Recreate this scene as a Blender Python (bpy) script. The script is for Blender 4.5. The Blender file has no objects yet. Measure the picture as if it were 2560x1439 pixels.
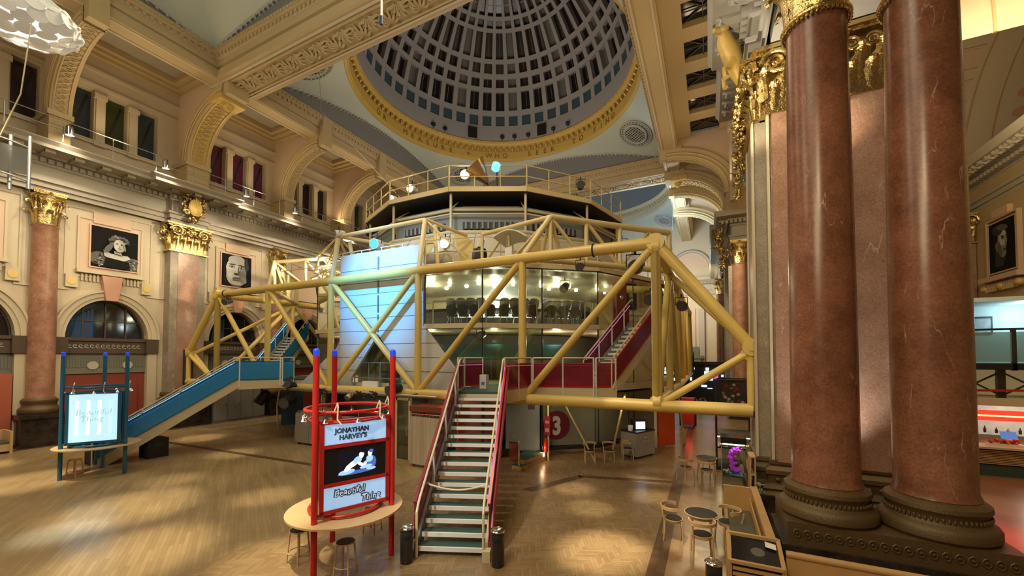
import bpy, math, random
from mathutils import Vector, Matrix
random.seed(7)
PI=math.pi
S=bpy.context.scene
COL=S.collection
def V(*a): return Vector(a[0] if len(a)==1 else a)
# ---------------------------------------------------------------- materials
MATS={}
def mat(n,c,r=.5,m=0.,var=None,bump=None,emit=None,alpha=None,spec=None):
    if n in MATS: return MATS[n]
    k=bpy.data.materials.new(n); k.use_nodes=True; t=k.node_tree; N=t.nodes; L=t.links
    b=N['Principled BSDF']; c=tuple(c)+(1,)
    b.inputs['Base Color'].default_value=c; b.inputs['Roughness'].default_value=r; b.inputs['Metallic'].default_value=m
    if spec is not None: b.inputs['Specular IOR Level'].default_value=spec
    tc=None
    if var or bump:
        tc=N.new('ShaderNodeTexCoord')
    if var:
        z=N.new('ShaderNodeTexNoise'); z.inputs['Scale'].default_value=var[0]; z.inputs['Detail'].default_value=5
        L.new(tc.outputs['Object'],z.inputs['Vector'])
        x=N.new('ShaderNodeMix'); x.data_type='RGBA'; L.new(z.outputs['Fac'],x.inputs[0])
        a=var[1]; x.inputs[6].default_value=tuple(min(1,q*(1-a)) for q in c[:3])+(1,); x.inputs[7].default_value=tuple(min(1,q*(1+a)) for q in c[:3])+(1,)
        L.new(x.outputs[2],b.inputs['Base Color'])
    if bump:
        z=N.new('ShaderNodeTexNoise'); z.inputs['Scale'].default_value=bump[0]; z.inputs['Detail'].default_value=3
        L.new(tc.outputs['Object'],z.inputs['Vector'])
        u=N.new('ShaderNodeBump'); u.inputs['Strength'].default_value=bump[1]; u.inputs['Distance'].default_value=.03
        L.new(z.outputs['Fac'],u.inputs['Height']); L.new(u.outputs[0],b.inputs['Normal'])
    if emit:
        b.inputs['Emission Color'].default_value=tuple(emit[0])+(1,); b.inputs['Emission Strength'].default_value=emit[1]
    if alpha is not None: b.inputs['Alpha'].default_value=alpha
    MATS[n]=k; return k
def glass(n,tint,refl=.12,gl=.03):
    k=bpy.data.materials.new(n); k.use_nodes=True; t=k.node_tree; N=t.nodes; L=t.links
    N.remove(N['Principled BSDF']); o=N['Material Output']
    a=N.new('ShaderNodeBsdfTransparent'); a.inputs[0].default_value=tuple(tint)+(1,)
    g=N.new('ShaderNodeBsdfGlossy'); g.inputs['Roughness'].default_value=gl; g.inputs[0].default_value=(.9,.95,.92,1)
    f=N.new('ShaderNodeFresnel'); f.inputs[0].default_value=1.5
    q=N.new('ShaderNodeMath'); q.operation='MULTIPLY_ADD'; q.inputs[1].default_value=.8; q.inputs[2].default_value=refl
    L.new(f.outputs[0],q.inputs[0])
    x=N.new('ShaderNodeMixShader'); L.new(q.outputs[0],x.inputs[0]); L.new(a.outputs[0],x.inputs[1]); L.new(g.outputs[0],x.inputs[2]); L.new(x.outputs[0],o.inputs[0])
    MATS[n]=k; return k
def tinted(n,c,a,rough=.15,emit=0):
    # coloured translucent plastic or acrylic panel
    k=bpy.data.materials.new(n); k.use_nodes=True; t=k.node_tree; N=t.nodes; L=t.links
    b=N['Principled BSDF']; o=N['Material Output']; b.inputs['Base Color'].default_value=tuple(c)+(1,); b.inputs['Roughness'].default_value=rough
    if emit: b.inputs['Emission Color'].default_value=tuple(c)+(1,); b.inputs['Emission Strength'].default_value=emit
    tr=N.new('ShaderNodeBsdfTransparent'); tr.inputs[0].default_value=tuple(min(1,.25+q) for q in c)+(1,)
    x=N.new('ShaderNodeMixShader'); x.inputs[0].default_value=a; L.new(tr.outputs[0],x.inputs[1]); L.new(b.outputs[0],x.inputs[2]); L.new(x.outputs[0],o.inputs[0])
    MATS[n]=k; return k
def marble(n,c1,c2,vein,r=.22,scale=1.2,vs=.9,vw=.012):
    k=bpy.data.materials.new(n); k.use_nodes=True; t=k.node_tree; N=t.nodes; L=t.links; b=N['Principled BSDF']; b.inputs['Roughness'].default_value=r
    tc=N.new('ShaderNodeTexCoord'); oi=N.new('ShaderNodeObjectInfo'); of=N.new('ShaderNodeVectorMath'); of.operation='MULTIPLY_ADD'; of.inputs[1].default_value=(37,23,51); L.new(oi.outputs['Random'],of.inputs[0]); L.new(tc.outputs['Object'],of.inputs[2])
    mp=N.new('ShaderNodeMapping'); mp.inputs['Rotation'].default_value=(.6,.9,.3); L.new(of.outputs[0],mp.inputs[0])
    z=N.new('ShaderNodeTexNoise'); z.inputs['Scale'].default_value=scale; z.inputs['Detail'].default_value=9; z.inputs['Roughness'].default_value=.68; L.new(mp.outputs[0],z.inputs['Vector'])
    rp=N.new('ShaderNodeValToRGB'); e=rp.color_ramp.elements; e[0].position=.36; e[0].color=c1+(1,); e[1].position=.64; e[1].color=c2+(1,); L.new(z.outputs['Fac'],rp.inputs[0])
    f=N.new('ShaderNodeTexNoise'); f.inputs['Scale'].default_value=26; f.inputs['Detail'].default_value=6; L.new(mp.outputs[0],f.inputs['Vector'])
    m1=N.new('ShaderNodeMix'); m1.data_type='RGBA'; m1.blend_type='OVERLAY'; m1.inputs[0].default_value=.55; L.new(rp.outputs[0],m1.inputs[6]); L.new(f.outputs['Fac'],m1.inputs[7])
    w=N.new('ShaderNodeTexNoise'); w.inputs['Scale'].default_value=vs; w.inputs['Detail'].default_value=5; w.inputs['Distortion'].default_value=.1; mv=N.new('ShaderNodeMapping'); mv.inputs['Rotation'].default_value=(.9,.5,.2); mv.inputs['Scale'].default_value=(2.,2.,.45); L.new(of.outputs[0],mv.inputs[0]); L.new(mv.outputs[0],w.inputs['Vector'])
    s=N.new('ShaderNodeMath'); s.operation='SUBTRACT'; s.inputs[1].default_value=.5; L.new(w.outputs['Fac'],s.inputs[0])
    a=N.new('ShaderNodeMath'); a.operation='ABSOLUTE'; L.new(s.outputs[0],a.inputs[0])
    g=N.new('ShaderNodeMapRange'); g.inputs[1].default_value=0; g.inputs[2].default_value=vw; g.inputs[3].default_value=1; g.inputs[4].default_value=0; L.new(a.outputs[0],g.inputs[0])
    w2=N.new('ShaderNodeTexNoise'); w2.inputs['Scale'].default_value=1.7; L.new(of.outputs[0],w2.inputs['Vector'])
    g2=N.new('ShaderNodeMapRange'); g2.inputs[1].default_value=.48; g2.inputs[2].default_value=.66; L.new(w2.outputs['Fac'],g2.inputs[0])
    p=N.new('ShaderNodeMath'); p.operation='MULTIPLY'; L.new(g.outputs[0],p.inputs[0]); L.new(g2.outputs[0],p.inputs[1])
    m2=N.new('ShaderNodeMix'); m2.data_type='RGBA'; m2.inputs[7].default_value=vein+(1,); L.new(p.outputs[0],m2.inputs[0]); L.new(m1.outputs[2],m2.inputs[6]); L.new(m2.outputs[2],b.inputs['Base Color'])
    MATS[n]=k; return k
def parquet(n,c1,c2,kind,bw,bh,r=.3,rot=0.):
    k=bpy.data.materials.new(n); k.use_nodes=True; t=k.node_tree; N=t.nodes; L=t.links; b=N['Principled BSDF']; b.inputs['Roughness'].default_value=r
    tc=N.new('ShaderNodeTexCoord')
    def brick(ang):
        mp=N.new('ShaderNodeMapping'); mp.inputs['Rotation'].default_value=(0,0,ang); L.new(tc.outputs['Object'],mp.inputs[0])
        q=N.new('ShaderNodeTexBrick'); q.inputs['Scale'].default_value=1; q.inputs['Brick Width'].default_value=bw; q.inputs['Row Height'].default_value=bh
        q.inputs['Mortar Size'].default_value=.0025; q.inputs['Color1'].default_value=c1+(1,); q.inputs['Color2'].default_value=c2+(1,); q.inputs['Mortar'].default_value=tuple(x*.45 for x in c1)+(1,); q.inputs['Bias'].default_value=0
        L.new(mp.outputs[0],q.inputs[0]); return q
    if kind=='plank': out=brick(rot).outputs[0]
    else:
        a=brick(rot+PI/4); c=brick(rot-PI/4)
        mp=N.new('ShaderNodeMapping'); mp.inputs['Rotation'].default_value=(0,0,rot); L.new(tc.outputs['Object'],mp.inputs[0])
        sx=N.new('ShaderNodeSeparateXYZ'); L.new(mp.outputs[0],sx.inputs[0])
        d=N.new('ShaderNodeMath'); d.operation='PINGPONG'; d.inputs[1].default_value=bw*.72; L.new(sx.outputs[0],d.inputs[0])
        w=N.new('ShaderNodeMath'); w.operation='MODULO'; w.inputs[1].default_value=bw*1.44; L.new(sx.outputs[0],w.inputs[0])
        ab=N.new('ShaderNodeMath'); ab.operation='ABSOLUTE'; L.new(w.outputs[0],ab.inputs[0])
        gt=N.new('ShaderNodeMath'); gt.operation='GREATER_THAN'; gt.inputs[1].default_value=bw*.72; L.new(ab.outputs[0],gt.inputs[0])
        x=N.new('ShaderNodeMix'); x.data_type='RGBA'; L.new(gt.outputs[0],x.inputs[0]); L.new(a.outputs[0],x.inputs[6]); L.new(c.outputs[0],x.inputs[7]); out=x.outputs[2]
    z=N.new('ShaderNodeTexNoise'); z.inputs['Scale'].default_value=.55; z.inputs['Detail'].default_value=4; L.new(tc.outputs['Object'],z.inputs['Vector'])
    mr=N.new('ShaderNodeMapRange'); mr.inputs[1].default_value=.3; mr.inputs[2].default_value=.7; mr.inputs[3].default_value=.78; mr.inputs[4].default_value=1.12; L.new(z.outputs['Fac'],mr.inputs[0])
    m=N.new('ShaderNodeMix'); m.data_type='RGBA'; m.blend_type='MULTIPLY'; m.inputs[0].default_value=1; L.new(out,m.inputs[6]); L.new(mr.outputs[0],m.inputs[7]); L.new(m.outputs[2],b.inputs['Base Color'])
    MATS[n]=k; return k
cream=mat('cream_plaster',(.56,.465,.32),.6,var=(1.5,.06))
ochre=mat('ochre_plaster',(.50,.37,.19),.6,var=(1.2,.06))
grey=mat('grey_plaster',(.46,.44,.40),.6,var=(1.5,.05))
stone=mat('grey_stone_plaster',(.42,.37,.29),.65,var=(1.5,.07),bump=(30,.1))
pink=mat('pink_plaster',(.56,.30,.20),.6,var=(1.5,.05))
palepink=mat('pale_pink_plaster',(.60,.43,.30),.6)
bluegrey=mat('blue_grey_plaster',(.20,.20,.19),.65)
palegreen=mat('pale_green_plaster',(.50,.53,.44),.6)
white=mat('white_paint',(.75,.74,.70),.45)
domegrey=mat('dome_rib_plaster',(.36,.345,.34),.7)
gold=mat('gilt',(.64,.48,.20),.25,1.,bump=(22,.6))
goldpaint=mat('gold_paint',(.62,.42,.11),.45,.1,var=(9,.2))
goldband=mat('dome_gold_paint',(.58,.38,.09),.5,0,var=(2,.06))
redm=marble('red_marble',(.155,.058,.030),(.265,.110,.060),(.50,.33,.22),.27,1.5,.8,.005)
redm_lit=marble('red_marble_lit',(.25,.118,.072),(.40,.205,.13),(.6,.45,.34),.3,2.2,1.3,.006)  # red marble lightened: light on the wall columns put into its colour
pinkm=marble('pink_marble',(.30,.165,.11),(.39,.235,.165),(.60,.47,.36),.24,1.4,.8,.007)
greym=marble('grey_marble',(.25,.20,.145),(.33,.275,.205),(.5,.44,.33),.5,2.)
darkm=marble('dark_marble',(.018,.014,.011),(.05,.037,.028),(.14,.11,.08),.2,3.,2.,.006)
bronze=mat('dark_bronze_stone',(.125,.078,.032),.45,.3,bump=(60,.35))
yellow=mat('yellow_paint',(.70,.50,.14),.35,var=(.8,.05))
yellowp=mat('pale_yellow_paint',(.70,.56,.27),.38,var=(1,.05))
creamp=mat('cream_enamel',(.66,.56,.36),.4)
beige=mat('beige_cladding',(.62,.56,.44),.5,var=(.7,.04))
cladwhite=mat('white_cladding',(.60,.61,.60),.45,var=(.7,.03))
redp=mat('red_gloss_paint',(.50,.022,.018),.22)
redmaroon=mat('maroon_paint',(.22,.02,.028),.3)
bluep=mat('blue_gloss_paint',(.025,.13,.25),.25)
orange=mat('orange_paint',(.62,.075,.012),.35)
black=mat('matte_black',(.012,.012,.013),.5)
blackg=mat('gloss_black',(.012,.012,.013),.12)
rubber=mat('dark_rubber',(.03,.03,.032),.8)
chrome=mat('chrome',(.72,.72,.72),.12,1)
steel=mat('brushed_steel',(.42,.40,.36),.35,.5,bump=(90,.05))
alu=mat('aluminium',(.36,.37,.37),.32,.6)
gunm=mat('gunmetal_enamel',(.06,.057,.052),.28,.6)
greencarpet=mat('green_tread_rubber',(.035,.085,.072),.6,bump=(120,.3))
nosing=mat('white_nosing',(.78,.76,.70),.4)
beech=mat('beech_wood',(.60,.40,.20),.4,var=(4,.1))
oak=mat('oak_veneer',(.50,.30,.12),.42,var=(3,.12))
lino=mat('black_lino',(.022,.02,.019),.6,spec=.25)
darkwood=mat('dark_brown_panel',(.075,.045,.027),.45)
greygreen=mat('grey_green_panel',(.16,.16,.12),.5)
redboard=mat('red_board',(.22,.045,.022),.55)
redboard2=mat('salmon_board',(.40,.10,.05),.55)
greydoor=mat('grey_laminate',(.22,.22,.20),.4)
curtainm=mat('cream_curtain_cloth',(.66,.57,.43),.85,bump=(200,.1))
cloth=mat('dark_seat_cloth',(.035,.028,.022),.85)
brownfab=mat('olive_bench_cloth',(.10,.085,.05),.8)
darkwin=mat('night_glass',(.012,.012,.014),.08,spec=.6)
clear=glass('clear_glass',(.86,.9,.86),.03)
module=glass('foyer_glass',(.80,.86,.80),.07)
screen=tinted('frosted_screen_glass',(.30,.285,.20),.72,.12)
redpanel=tinted('red_acrylic',(.26,.012,.022),.8)
purple=tinted('crimson_acrylic',(.30,.03,.06),.66)
bluepanel=tinted('blue_acrylic',(.06,.36,.68),.60)
bluelamp=mat('blue_beacon_glass',(.02,.06,.6),.15,emit=((.02,.08,1.),.3))
bulb=mat('lit_lamp_face',(1,.95,.85),.3,emit=((1,.86,.62),30))
bulbw=mat('lit_white_lamp_face',(1,1,1),.3,emit=((.9,.95,1),12))
downl=mat('lit_downlight_face',(1,1,1),.3,emit=((1,.88,.65),14))
lampface=mat('lamp_reflector',(.16,.16,.16),.12,.6)
fl_plank=parquet('plank_floor',(.42,.30,.15),(.33,.225,.105),'plank',1.3,.085,.30,.52)
fl_chev=parquet('block_floor',(.36,.245,.125),(.28,.18,.085),'chev',.46,.075,.27,.35)
fl_dark=parquet('dark_strip_floor',(.11,.06,.03),(.15,.085,.045),'plank',.5,.09,.28,0)
fl_lane=parquet('lane_floor',(.42,.27,.14),(.36,.22,.11),'chev',.46,.075,.27,1.57)
fl_red=parquet('red_aisle_floor',(.33,.17,.09),(.28,.14,.07),'plank',.9,.085,.28,0)
# ---------------------------------------------------------------- mesh builder
OFF={}
class MB:
    def __init__(s): s.v=[]; s.f=[]; s.m=[]; s.cur=0
    def add(s,v,f):
        b=len(s.v); s.v+=[tuple(p) for p in v]; s.f+=[tuple(b+i for i in q) for q in f]; s.m+=[s.cur]*len(f); return s
    def mi(s,i): s.cur=i; return s
    def box(s,x0,y0,z0,x1,y1,z1):
        v=[(x,y,z) for x in (x0,x1) for y in (y0,y1) for z in (z0,z1)]
        return s.add(v,[(0,1,3,2),(4,6,7,5),(0,4,5,1),(2,3,7,6),(0,2,6,4),(1,5,7,3)])
    def ob(s,c,ux,uy,uz,a,b,h):   # oriented box: centre, three axes, half sizes
        c=V(c); ux,uy,uz=V(ux).normalized()*a,V(uy).normalized()*b,V(uz).normalized()*h
        v=[c+ux*i+uy*j+uz*k for i in (-1,1) for j in (-1,1) for k in (-1,1)]
        return s.add(v,[(0,1,3,2),(4,6,7,5),(0,4,5,1),(2,3,7,6),(0,2,6,4),(1,5,7,3)])
    def bar(s,p,q,w,h,up=(0,0,1)):  # rectangular bar between two points
        p,q=V(p),V(q); d=q-p; u=V(up); sd=d.cross(u)
        if sd.length<1e-6: sd=d.cross(V(1,0,0))
        sd.normalize(); n=sd.cross(d).normalized()
        return s.ob((p+q)/2,d,sd,n,d.length/2,w/2,h/2)
    def tube(s,p,q,r,r2=None,n=12,caps=True):
        p,q=V(p),V(q); d=(q-p); r2=r if r2 is None else r2
        if d.length<1e-7: return s
        a=d.orthogonal().normalized(); b=d.normalized().cross(a)
        vs=[]
        for P,R in ((p,r),(q,r2)):
            vs+=[P+(a*math.cos(2*PI*i/n)+b*math.sin(2*PI*i/n))*R for i in range(n)]
        f=[(i,(i+1)%n,n+(i+1)%n,n+i) for i in range(n)]
        if caps: f+=[tuple(range(n-1,-1,-1)),tuple(range(n,2*n))]
        return s.add(vs,f)
    def path(s,pts,r,n=8,closed=False,caps=True):
        P=[V(p) for p in pts]; m=len(P); vs=[]; a=None
        rs=r if isinstance(r,(list,tuple)) else [r]*m
        for i in range(m):
            t=(P[(i+1)%m]-P[i-1]) if (closed or 0<i<m-1) else (P[1]-P[0] if i==0 else P[-1]-P[-2])
            t.normalize()
            if a is None: a=t.orthogonal().normalized()
            a=(a-t*a.dot(t)); a.normalize(); b=t.cross(a)
            vs+=[P[i]+(a*math.cos(2*PI*k/n)+b*math.sin(2*PI*k/n))*rs[i] for k in range(n)]
        f=[]
        for i in range(m if closed else m-1):
            j=(i+1)%m
            f+=[(i*n+k,i*n+(k+1)%n,j*n+(k+1)%n,j*n+k) for k in range(n)]
        if caps and not closed: f+=[tuple(range(n-1,-1,-1)),tuple(range((m-1)*n,m*n))]
        return s.add(vs,f)
    def ring(s,c,R,r,n=40,k=8,a0=0,a1=2*PI):
        full=abs(a1-a0-2*PI)<1e-6; c=V(c)
        pts=[c+V(R*math.cos(a0+(a1-a0)*i/n),R*math.sin(a0+(a1-a0)*i/n),0) for i in range(n if full else n+1)]
        return s.path(pts,r,k,closed=full)
    def lathe(s,c,prof,n=24,a0=0.,a1=2*PI,sx=1.,sy=1.,cap=True):
        full=abs(a1-a0-2*PI)<1e-6; m=n if full else n+1; c=V(c); vs=[]
        for r,z in prof:
            vs+=[c+V(sx*r*math.cos(a0+(a1-a0)*i/n),sy*r*math.sin(a0+(a1-a0)*i/n),z) for i in range(m)]
        f=[]
        for j in range(len(prof)-1):
            for i in range(n):
                i2=(i+1)%m; f.append((j*m+i,j*m+i2,(j+1)*m+i2,(j+1)*m+i))
        if cap and full:
            if prof[0][0]>1e-5: f.append(tuple(range(m-1,-1,-1)))
            if prof[-1][0]>1e-5: f.append(tuple(range((len(prof)-1)*m,len(prof)*m)))
        return s.add(vs,f)
    def prism(s,poly,z0,z1):
        n=len(poly); v=[(x,y,z0) for x,y in poly]+[(x,y,z1) for x,y in poly]
        return s.add(v,[tuple(range(n-1,-1,-1)),tuple(range(n,2*n))]+[(i,(i+1)%n,n+(i+1)%n,n+i) for i in range(n)])
    def plate(s,pts,th):            # polygon in space with thickness along its normal
        P=[V(p) for p in pts]; nr=(P[1]-P[0]).cross(P[2]-P[0])
        if nr.length<1e-9: nr=(P[2]-P[0]).cross(P[3]-P[0])
        nr=nr.normalized()*th; n=len(P)
        return s.add([p-nr/2 for p in P]+[p+nr/2 for p in P],[tuple(range(n-1,-1,-1)),tuple(range(n,2*n))]+[(i,(i+1)%n,n+(i+1)%n,n+i) for i in range(n)])
    def quad(s,*p): return s.add(p,[tuple(range(len(p)))])
    def sweep(s,prof,path,closed=False):  # prof: list of functions point->3d given path element
        m=len(path); n=len(prof); vs=[V(pt(q)) if callable(pt) else None for q in path for pt in prof]
        f=[]
        for i in range(m if closed else m-1):
            j=(i+1)%m
            for k in range(n-1): f.append((i*n+k,i*n+k+1,j*n+k+1,j*n+k))
        return s.add(vs,f)
    def sphere(s,c,r,n=12,m=8,sz=1.):
        return s.lathe(c,[(max(1e-4,r*math.sin(PI*j/m)),-sz*r*math.cos(PI*j/m)) for j in range(m+1)],n,cap=False)
    def build(s,name,mats,parent=None,ang=35,sm=True):
        me=bpy.data.meshes.new(name); off=OFF.get(parent.name,V(0,0,0)) if parent else V(0,0,0)
        me.from_pydata([tuple(V(p)-off) for p in s.v],[],s.f)
        mats=mats if isinstance(mats,(list,tuple)) else [mats]
        for k in mats: me.materials.append(k)
        if len(mats)>1: me.polygons.foreach_set('material_index',[min(i,len(mats)-1) for i in s.m])
        if sm:
            me.polygons.foreach_set('use_smooth',[True]*len(me.polygons)); me.set_sharp_from_angle(angle=math.radians(ang))
        me.update(); o=bpy.data.objects.new(name,me); COL.objects.link(o)
        if parent: o.parent=parent; OFF[o.name]=off
        return o
def thing(name,label,cat,loc=(0,0,0),group=None):
    o=bpy.data.objects.new(name,None); COL.objects.link(o); o.location=loc; OFF[o.name]=V(loc); o.empty_display_size=.1
    return tag(o,label,cat,group)
def tag(o,label,cat,group=None,kind=None):
    if label: o['label']=label
    if cat: o['category']=cat
    if group: o['group']=group
    if kind: o['kind']=kind
    return o
def struct(o): o['kind']='structure'; return o
def dup(root,loc,rz=0.,label=None,group=None):
    r=root.copy(); COL.objects.link(r); r.location=loc; r.rotation_euler=(0,0,rz)
    if label: r['label']=label
    if group: r['group']=group
    for ch in list(root.children):
        c=ch.copy(); COL.objects.link(c); c.parent=r
        for g in ch.children:
            d=g.copy(); COL.objects.link(d); d.parent=c
    return r
def textmesh(txt,size=1.,depth=.01,bold=0.):
    cu=bpy.data.curves.new('tmp','FONT'); cu.body=txt; cu.size=size; cu.extrude=depth/2; cu.align_x='CENTER'; cu.resolution_u=3; cu.offset=bold
    ob=bpy.data.objects.new('tmp',cu); COL.objects.link(ob); bpy.context.view_layer.update()
    me=ob.evaluated_get(bpy.context.evaluated_depsgraph_get()).to_mesh()
    v=[tuple(q.co) for q in me.vertices]; f=[tuple(p.vertices) for p in me.polygons]
    bpy.data.objects.remove(ob); bpy.data.curves.remove(cu); return v,f
def lettering(mb,txt,org,ux,uy,size,depth=.01,shear=0.,wob=0.,bold=0.):
    v,f=textmesh(txt,size,depth,bold); ux,uy=V(ux).normalized(),V(uy).normalized(); n=ux.cross(uy); o=V(org)
    mb.add([o+ux*(p[0]+shear*p[1])+uy*(p[1]+wob*math.sin(p[0]*9/size))+n*p[2] for p in v],f)
CX,CY=-13.3,24.5
# ================================================================ HALL SHELL
def mitre(mb,pts,prof,closed=False):   # offset a moulding profile [(out,z)] along a plan polyline (outside on the right-hand side)
    n=len(pts); P=[V(p[0],p[1],0) for p in pts]; rows=[]
    for i in range(n):
        d0=(P[i]-P[i-1]).normalized() if (closed or i>0) else None
        d1=(P[(i+1)%n]-P[i]).normalized() if (closed or i<n-1) else None
        d0=d0 or d1; d1=d1 or d0
        n0,n1=V(d0.y,-d0.x,0),V(d1.y,-d1.x,0); m=(n0+n1); m=m/max(.3,m.dot(n0)) if m.length>1e-6 else n0
        rows.append([P[i]+m*o+V(0,0,z) for o,z in prof])
    k=len(prof); vs=[q for r in rows for q in r]; f=[]
    for i in range(n if closed else n-1):
        j=(i+1)%n
        f+=[(i*k+a,j*k+a,j*k+a+1,i*k+a+1) for a in range(k-1)]
    mb.add(vs,f)
# --- floor
m=MB(); m.quad((-60,-6,0),(-9.2,-6,0),(-9.2,62,0),(-60,62,0)); m.mi(1).quad((-9.2,-6,0),(4.0,-6,0),(4.0,62,0),(-9.2,62,0)); m.mi(2).quad((4.0,-6,0),(24,-6,0),(24,62,0),(4.0,62,0))
struct(m.build('floor',[fl_plank,fl_chev,fl_red],sm=False))
def strip(n,pts,mt,z=.004):
    q=MB(); q.prism(pts,.0,z); struct(q.build('trim_%d'%n,mt,sm=False))
strip(1,[(-1.15,4),(-.82,4),(-.82,55),(-1.15,55)],fl_dark)
strip(2,[(-.82,4),(-.02,4),(-.02,14.2),(-.82,14.2)],fl_lane); strip(3,[(-.62,16.8),(.1,16.8),(.1,22),(-.62,22)],fl_lane)
strip(4,[(-4.1,13.6),(-1.15,14.35),(-1.15,14.6),(-4.2,13.85)],fl_dark); strip(5,[(-4.2,13.85),(-3.95,13.62),(-5.0,11.5),(-5.35,11.6)],fl_dark)
strip(6,[(-27.9,4),(-27.6,4),(-27.6,55),(-27.9,55)],fl_dark); strip(7,[(-26.5,10.0),(-10.5,10.6),(-10.5,10.85),(-26.5,10.25)],fl_dark)
# --- left wall with arched openings
XW=-28.95
BAYS=[4.8,9.7,16.1,21.4,26.6,31.8,38.7,44,49.3,54.5]; HW=1.65; ZS=5.15; ZC=7.2
EDGE=[1.5,7.25,12.95,18.75,24.,29.2,35.3,41.4,46.6,51.9,57]
wl=MB()
for i,c in enumerate(BAYS):
    a,b=EDGE[i],EDGE[i+1]
    wl.quad((XW,a,0),(XW,c-HW,0),(XW,c-HW,12.4),(XW,a,12.4)); wl.quad((XW,c+HW,0),(XW,b,0),(XW,b,12.4),(XW,c+HW,12.4))
    N=20; ar=[(c+HW*math.cos(PI-PI*k/N),ZS+(ZC-ZS)*math.sin(PI*k/N)) for k in range(N+1)]
    for k in range(N):
        (y0,z0),(y1,z1)=ar[k],ar[k+1]
        wl.mi(0).quad((XW,y0,z0),(XW,y1,z1),(XW,y1,12.4),(XW,y0,12.4)); wl.quad((XW,y0,z0),(XW-.45,y0,z0),(XW-.45,y1,z1),(XW,y1,z1))
    for y in (c-HW,c+HW): wl.quad((XW,y,0),(XW-.45,y,0),(XW-.45,y,ZS),(XW,y,ZS))
wl.quad((XW,-6,0),(XW,1.5,0),(XW,1.5,12.4),(XW,-6,12.4))
struct(wl.build('wall_left',cream))
# archivolts, keystones, impost bands, recess panels, lunette windows
def fret(mb,x,y0,y1,z,h):
    y=y0
    while y+h<y1:
        t=h*.16
        mb.box(x,y,z,x+.012,y+h*.86,z+t).box(x,y,z,x+.012,y+t,z+h).box(x,y,z+h-t,x+.012,y+h*.7,z+h).box(x,y+h*.56,z+h*.42,x+.012,y+h*.7,z+h).box(x,y+h*.3,z+h*.42,x+.012,y+h*.7,z+h*.42+t)
        y+=h*1.05
for i,c in enumerate(BAYS[:7]):
    t=MB(); N=28
    for r0,r1,o in ((0,.16,.10),(.16,.40,.16),(.40,.50,.24)):
        vs=[];
        for k in range(N+1):
            a=PI-PI*k/N; 
            for rr,x in ((r0,XW),(r0,XW+o),(r1,XW+o),(r1,XW)):
                vs.append((x,c+(HW+rr)*math.cos(a),ZS+(ZC-ZS+rr)*math.sin(a)))
        t.add(vs,[(k*4+j,(k+1)*4+j,(k+1)*4+j+1,k*4+j+1) for k in range(N) for j in range(3)])
    for sg in (-1,1):
        for o0,o1 in ((0,.5),):
            ys=sorted((c+sg*HW,c+sg*(HW+.42))); t.box(XW,ys[0],4.35,XW+.14,ys[1],ZS)
            t.box(XW,ys[0],0,XW+.1,ys[1],4.35)
    struct(t.build('trim_%d'%(20+i),cream))
    k=MB(); k.add([(XW,c-.24,7.15),(XW+.34,c-.24,7.15),(XW+.34,c+.24,7.15),(XW,c+.24,7.15),(XW,c-.42,8.45),(XW+.34,c-.42,8.45),(XW+.34,c+.42,8.45),(XW,c+.42,8.45)],[(0,1,2,3),(4,7,6,5),(0,4,5,1),(1,5,6,2),(2,6,7,3)])
    struct(k.build('trim_%d'%(30+i),pink))
    d=MB(); d.box(XW-.4,c-HW,4.35,XW+.02,c+HW,5.15)
    for sg in (-1,1):
        ys=sorted((c+sg*(HW-.1),c+sg*(HW+.46))); d.box(XW,ys[0],4.35,XW+.2,ys[1],5.16)
    d.box(XW-.1,c-HW-.02,5.0,XW+.12,c+HW+.02,5.16)
    d.mi(1); fret(d,XW+.021,c-HW+.1,c+HW-.1,4.62,.2); 
    d.mi(2).box(XW-.45,c-HW,3.3,XW-.12,c+HW,4.35)
    y=c-HW+.06
    while y<c+HW-.06: d.box(XW-.12,y,3.62,XW-.09,y+.05,4.15); y+=.1
    d.mi(1)
    for yy in (c-.55,c+.85): d.add([(XW-.07,yy,3.72)]+[(XW-.07,yy+.22*math.cos(q*PI/8),3.72+.22*math.sin(q*PI/8)) for q in range(16)],[(0,1+q,1+(q+1)%16) for q in range(16)])
    d.mi(3).box(XW-.45,c-HW,0,XW-.2,c+HW,3.3); d.mi(4).box(XW-.2,c-HW+.0,0,XW-.1,c+HW-.35,2.75)
    struct(d.build('door_%d'%(1+i),[darkwood,stone,greygreen,redboard,redboard2 if i==0 else redboard],sm=False))
    w=MB(); N=20
    w.add([(XW-.42,c,ZS)]+[(XW-.42,c+HW*math.cos(PI-PI*k/N),ZS+(ZC-ZS)*math.sin(PI*k/N)) for k in range(N+1)],[(0,k+1,k+2) for k in range(N)])
    w.mi(1)
    for y in (-.9,-.02,.82): w.box(XW-.42,c+y-.03,ZS,XW-.36,c+y+.03,ZS+(ZC-ZS)*math.sqrt(max(0,1-(y/HW)**2)))
    w.box(XW-.42,c-1.5,6.05,XW-.37,c+1.5,6.1); w.path([(XW-.38,c+(HW-.05)*math.cos(PI-PI*k/N),ZS+(ZC-ZS-.05)*math.sin(PI*k/N)) for k in range(N+1)],.05,6)
    if i<3:
        w.mi(2); w.path([(XW-.5+.1,c-1.25+.12*k,5.2) for k in range(2)],.01,4)
        for k in range(5): w.plate([(XW-.40,c-1.3+.16*k,5.2),(XW-.40,c-1.12+.16*k,5.2),(XW-.405,c-1.0+.13*k,6.3+.1*k),(XW-.405,c-1.1+.13*k,6.3+.1*k)],.01)
    struct(w.build('window_%d'%(1+i),[darkwin,darkwood,mat('blue_drape',(.01,.05,.14),.5)]))
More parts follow.
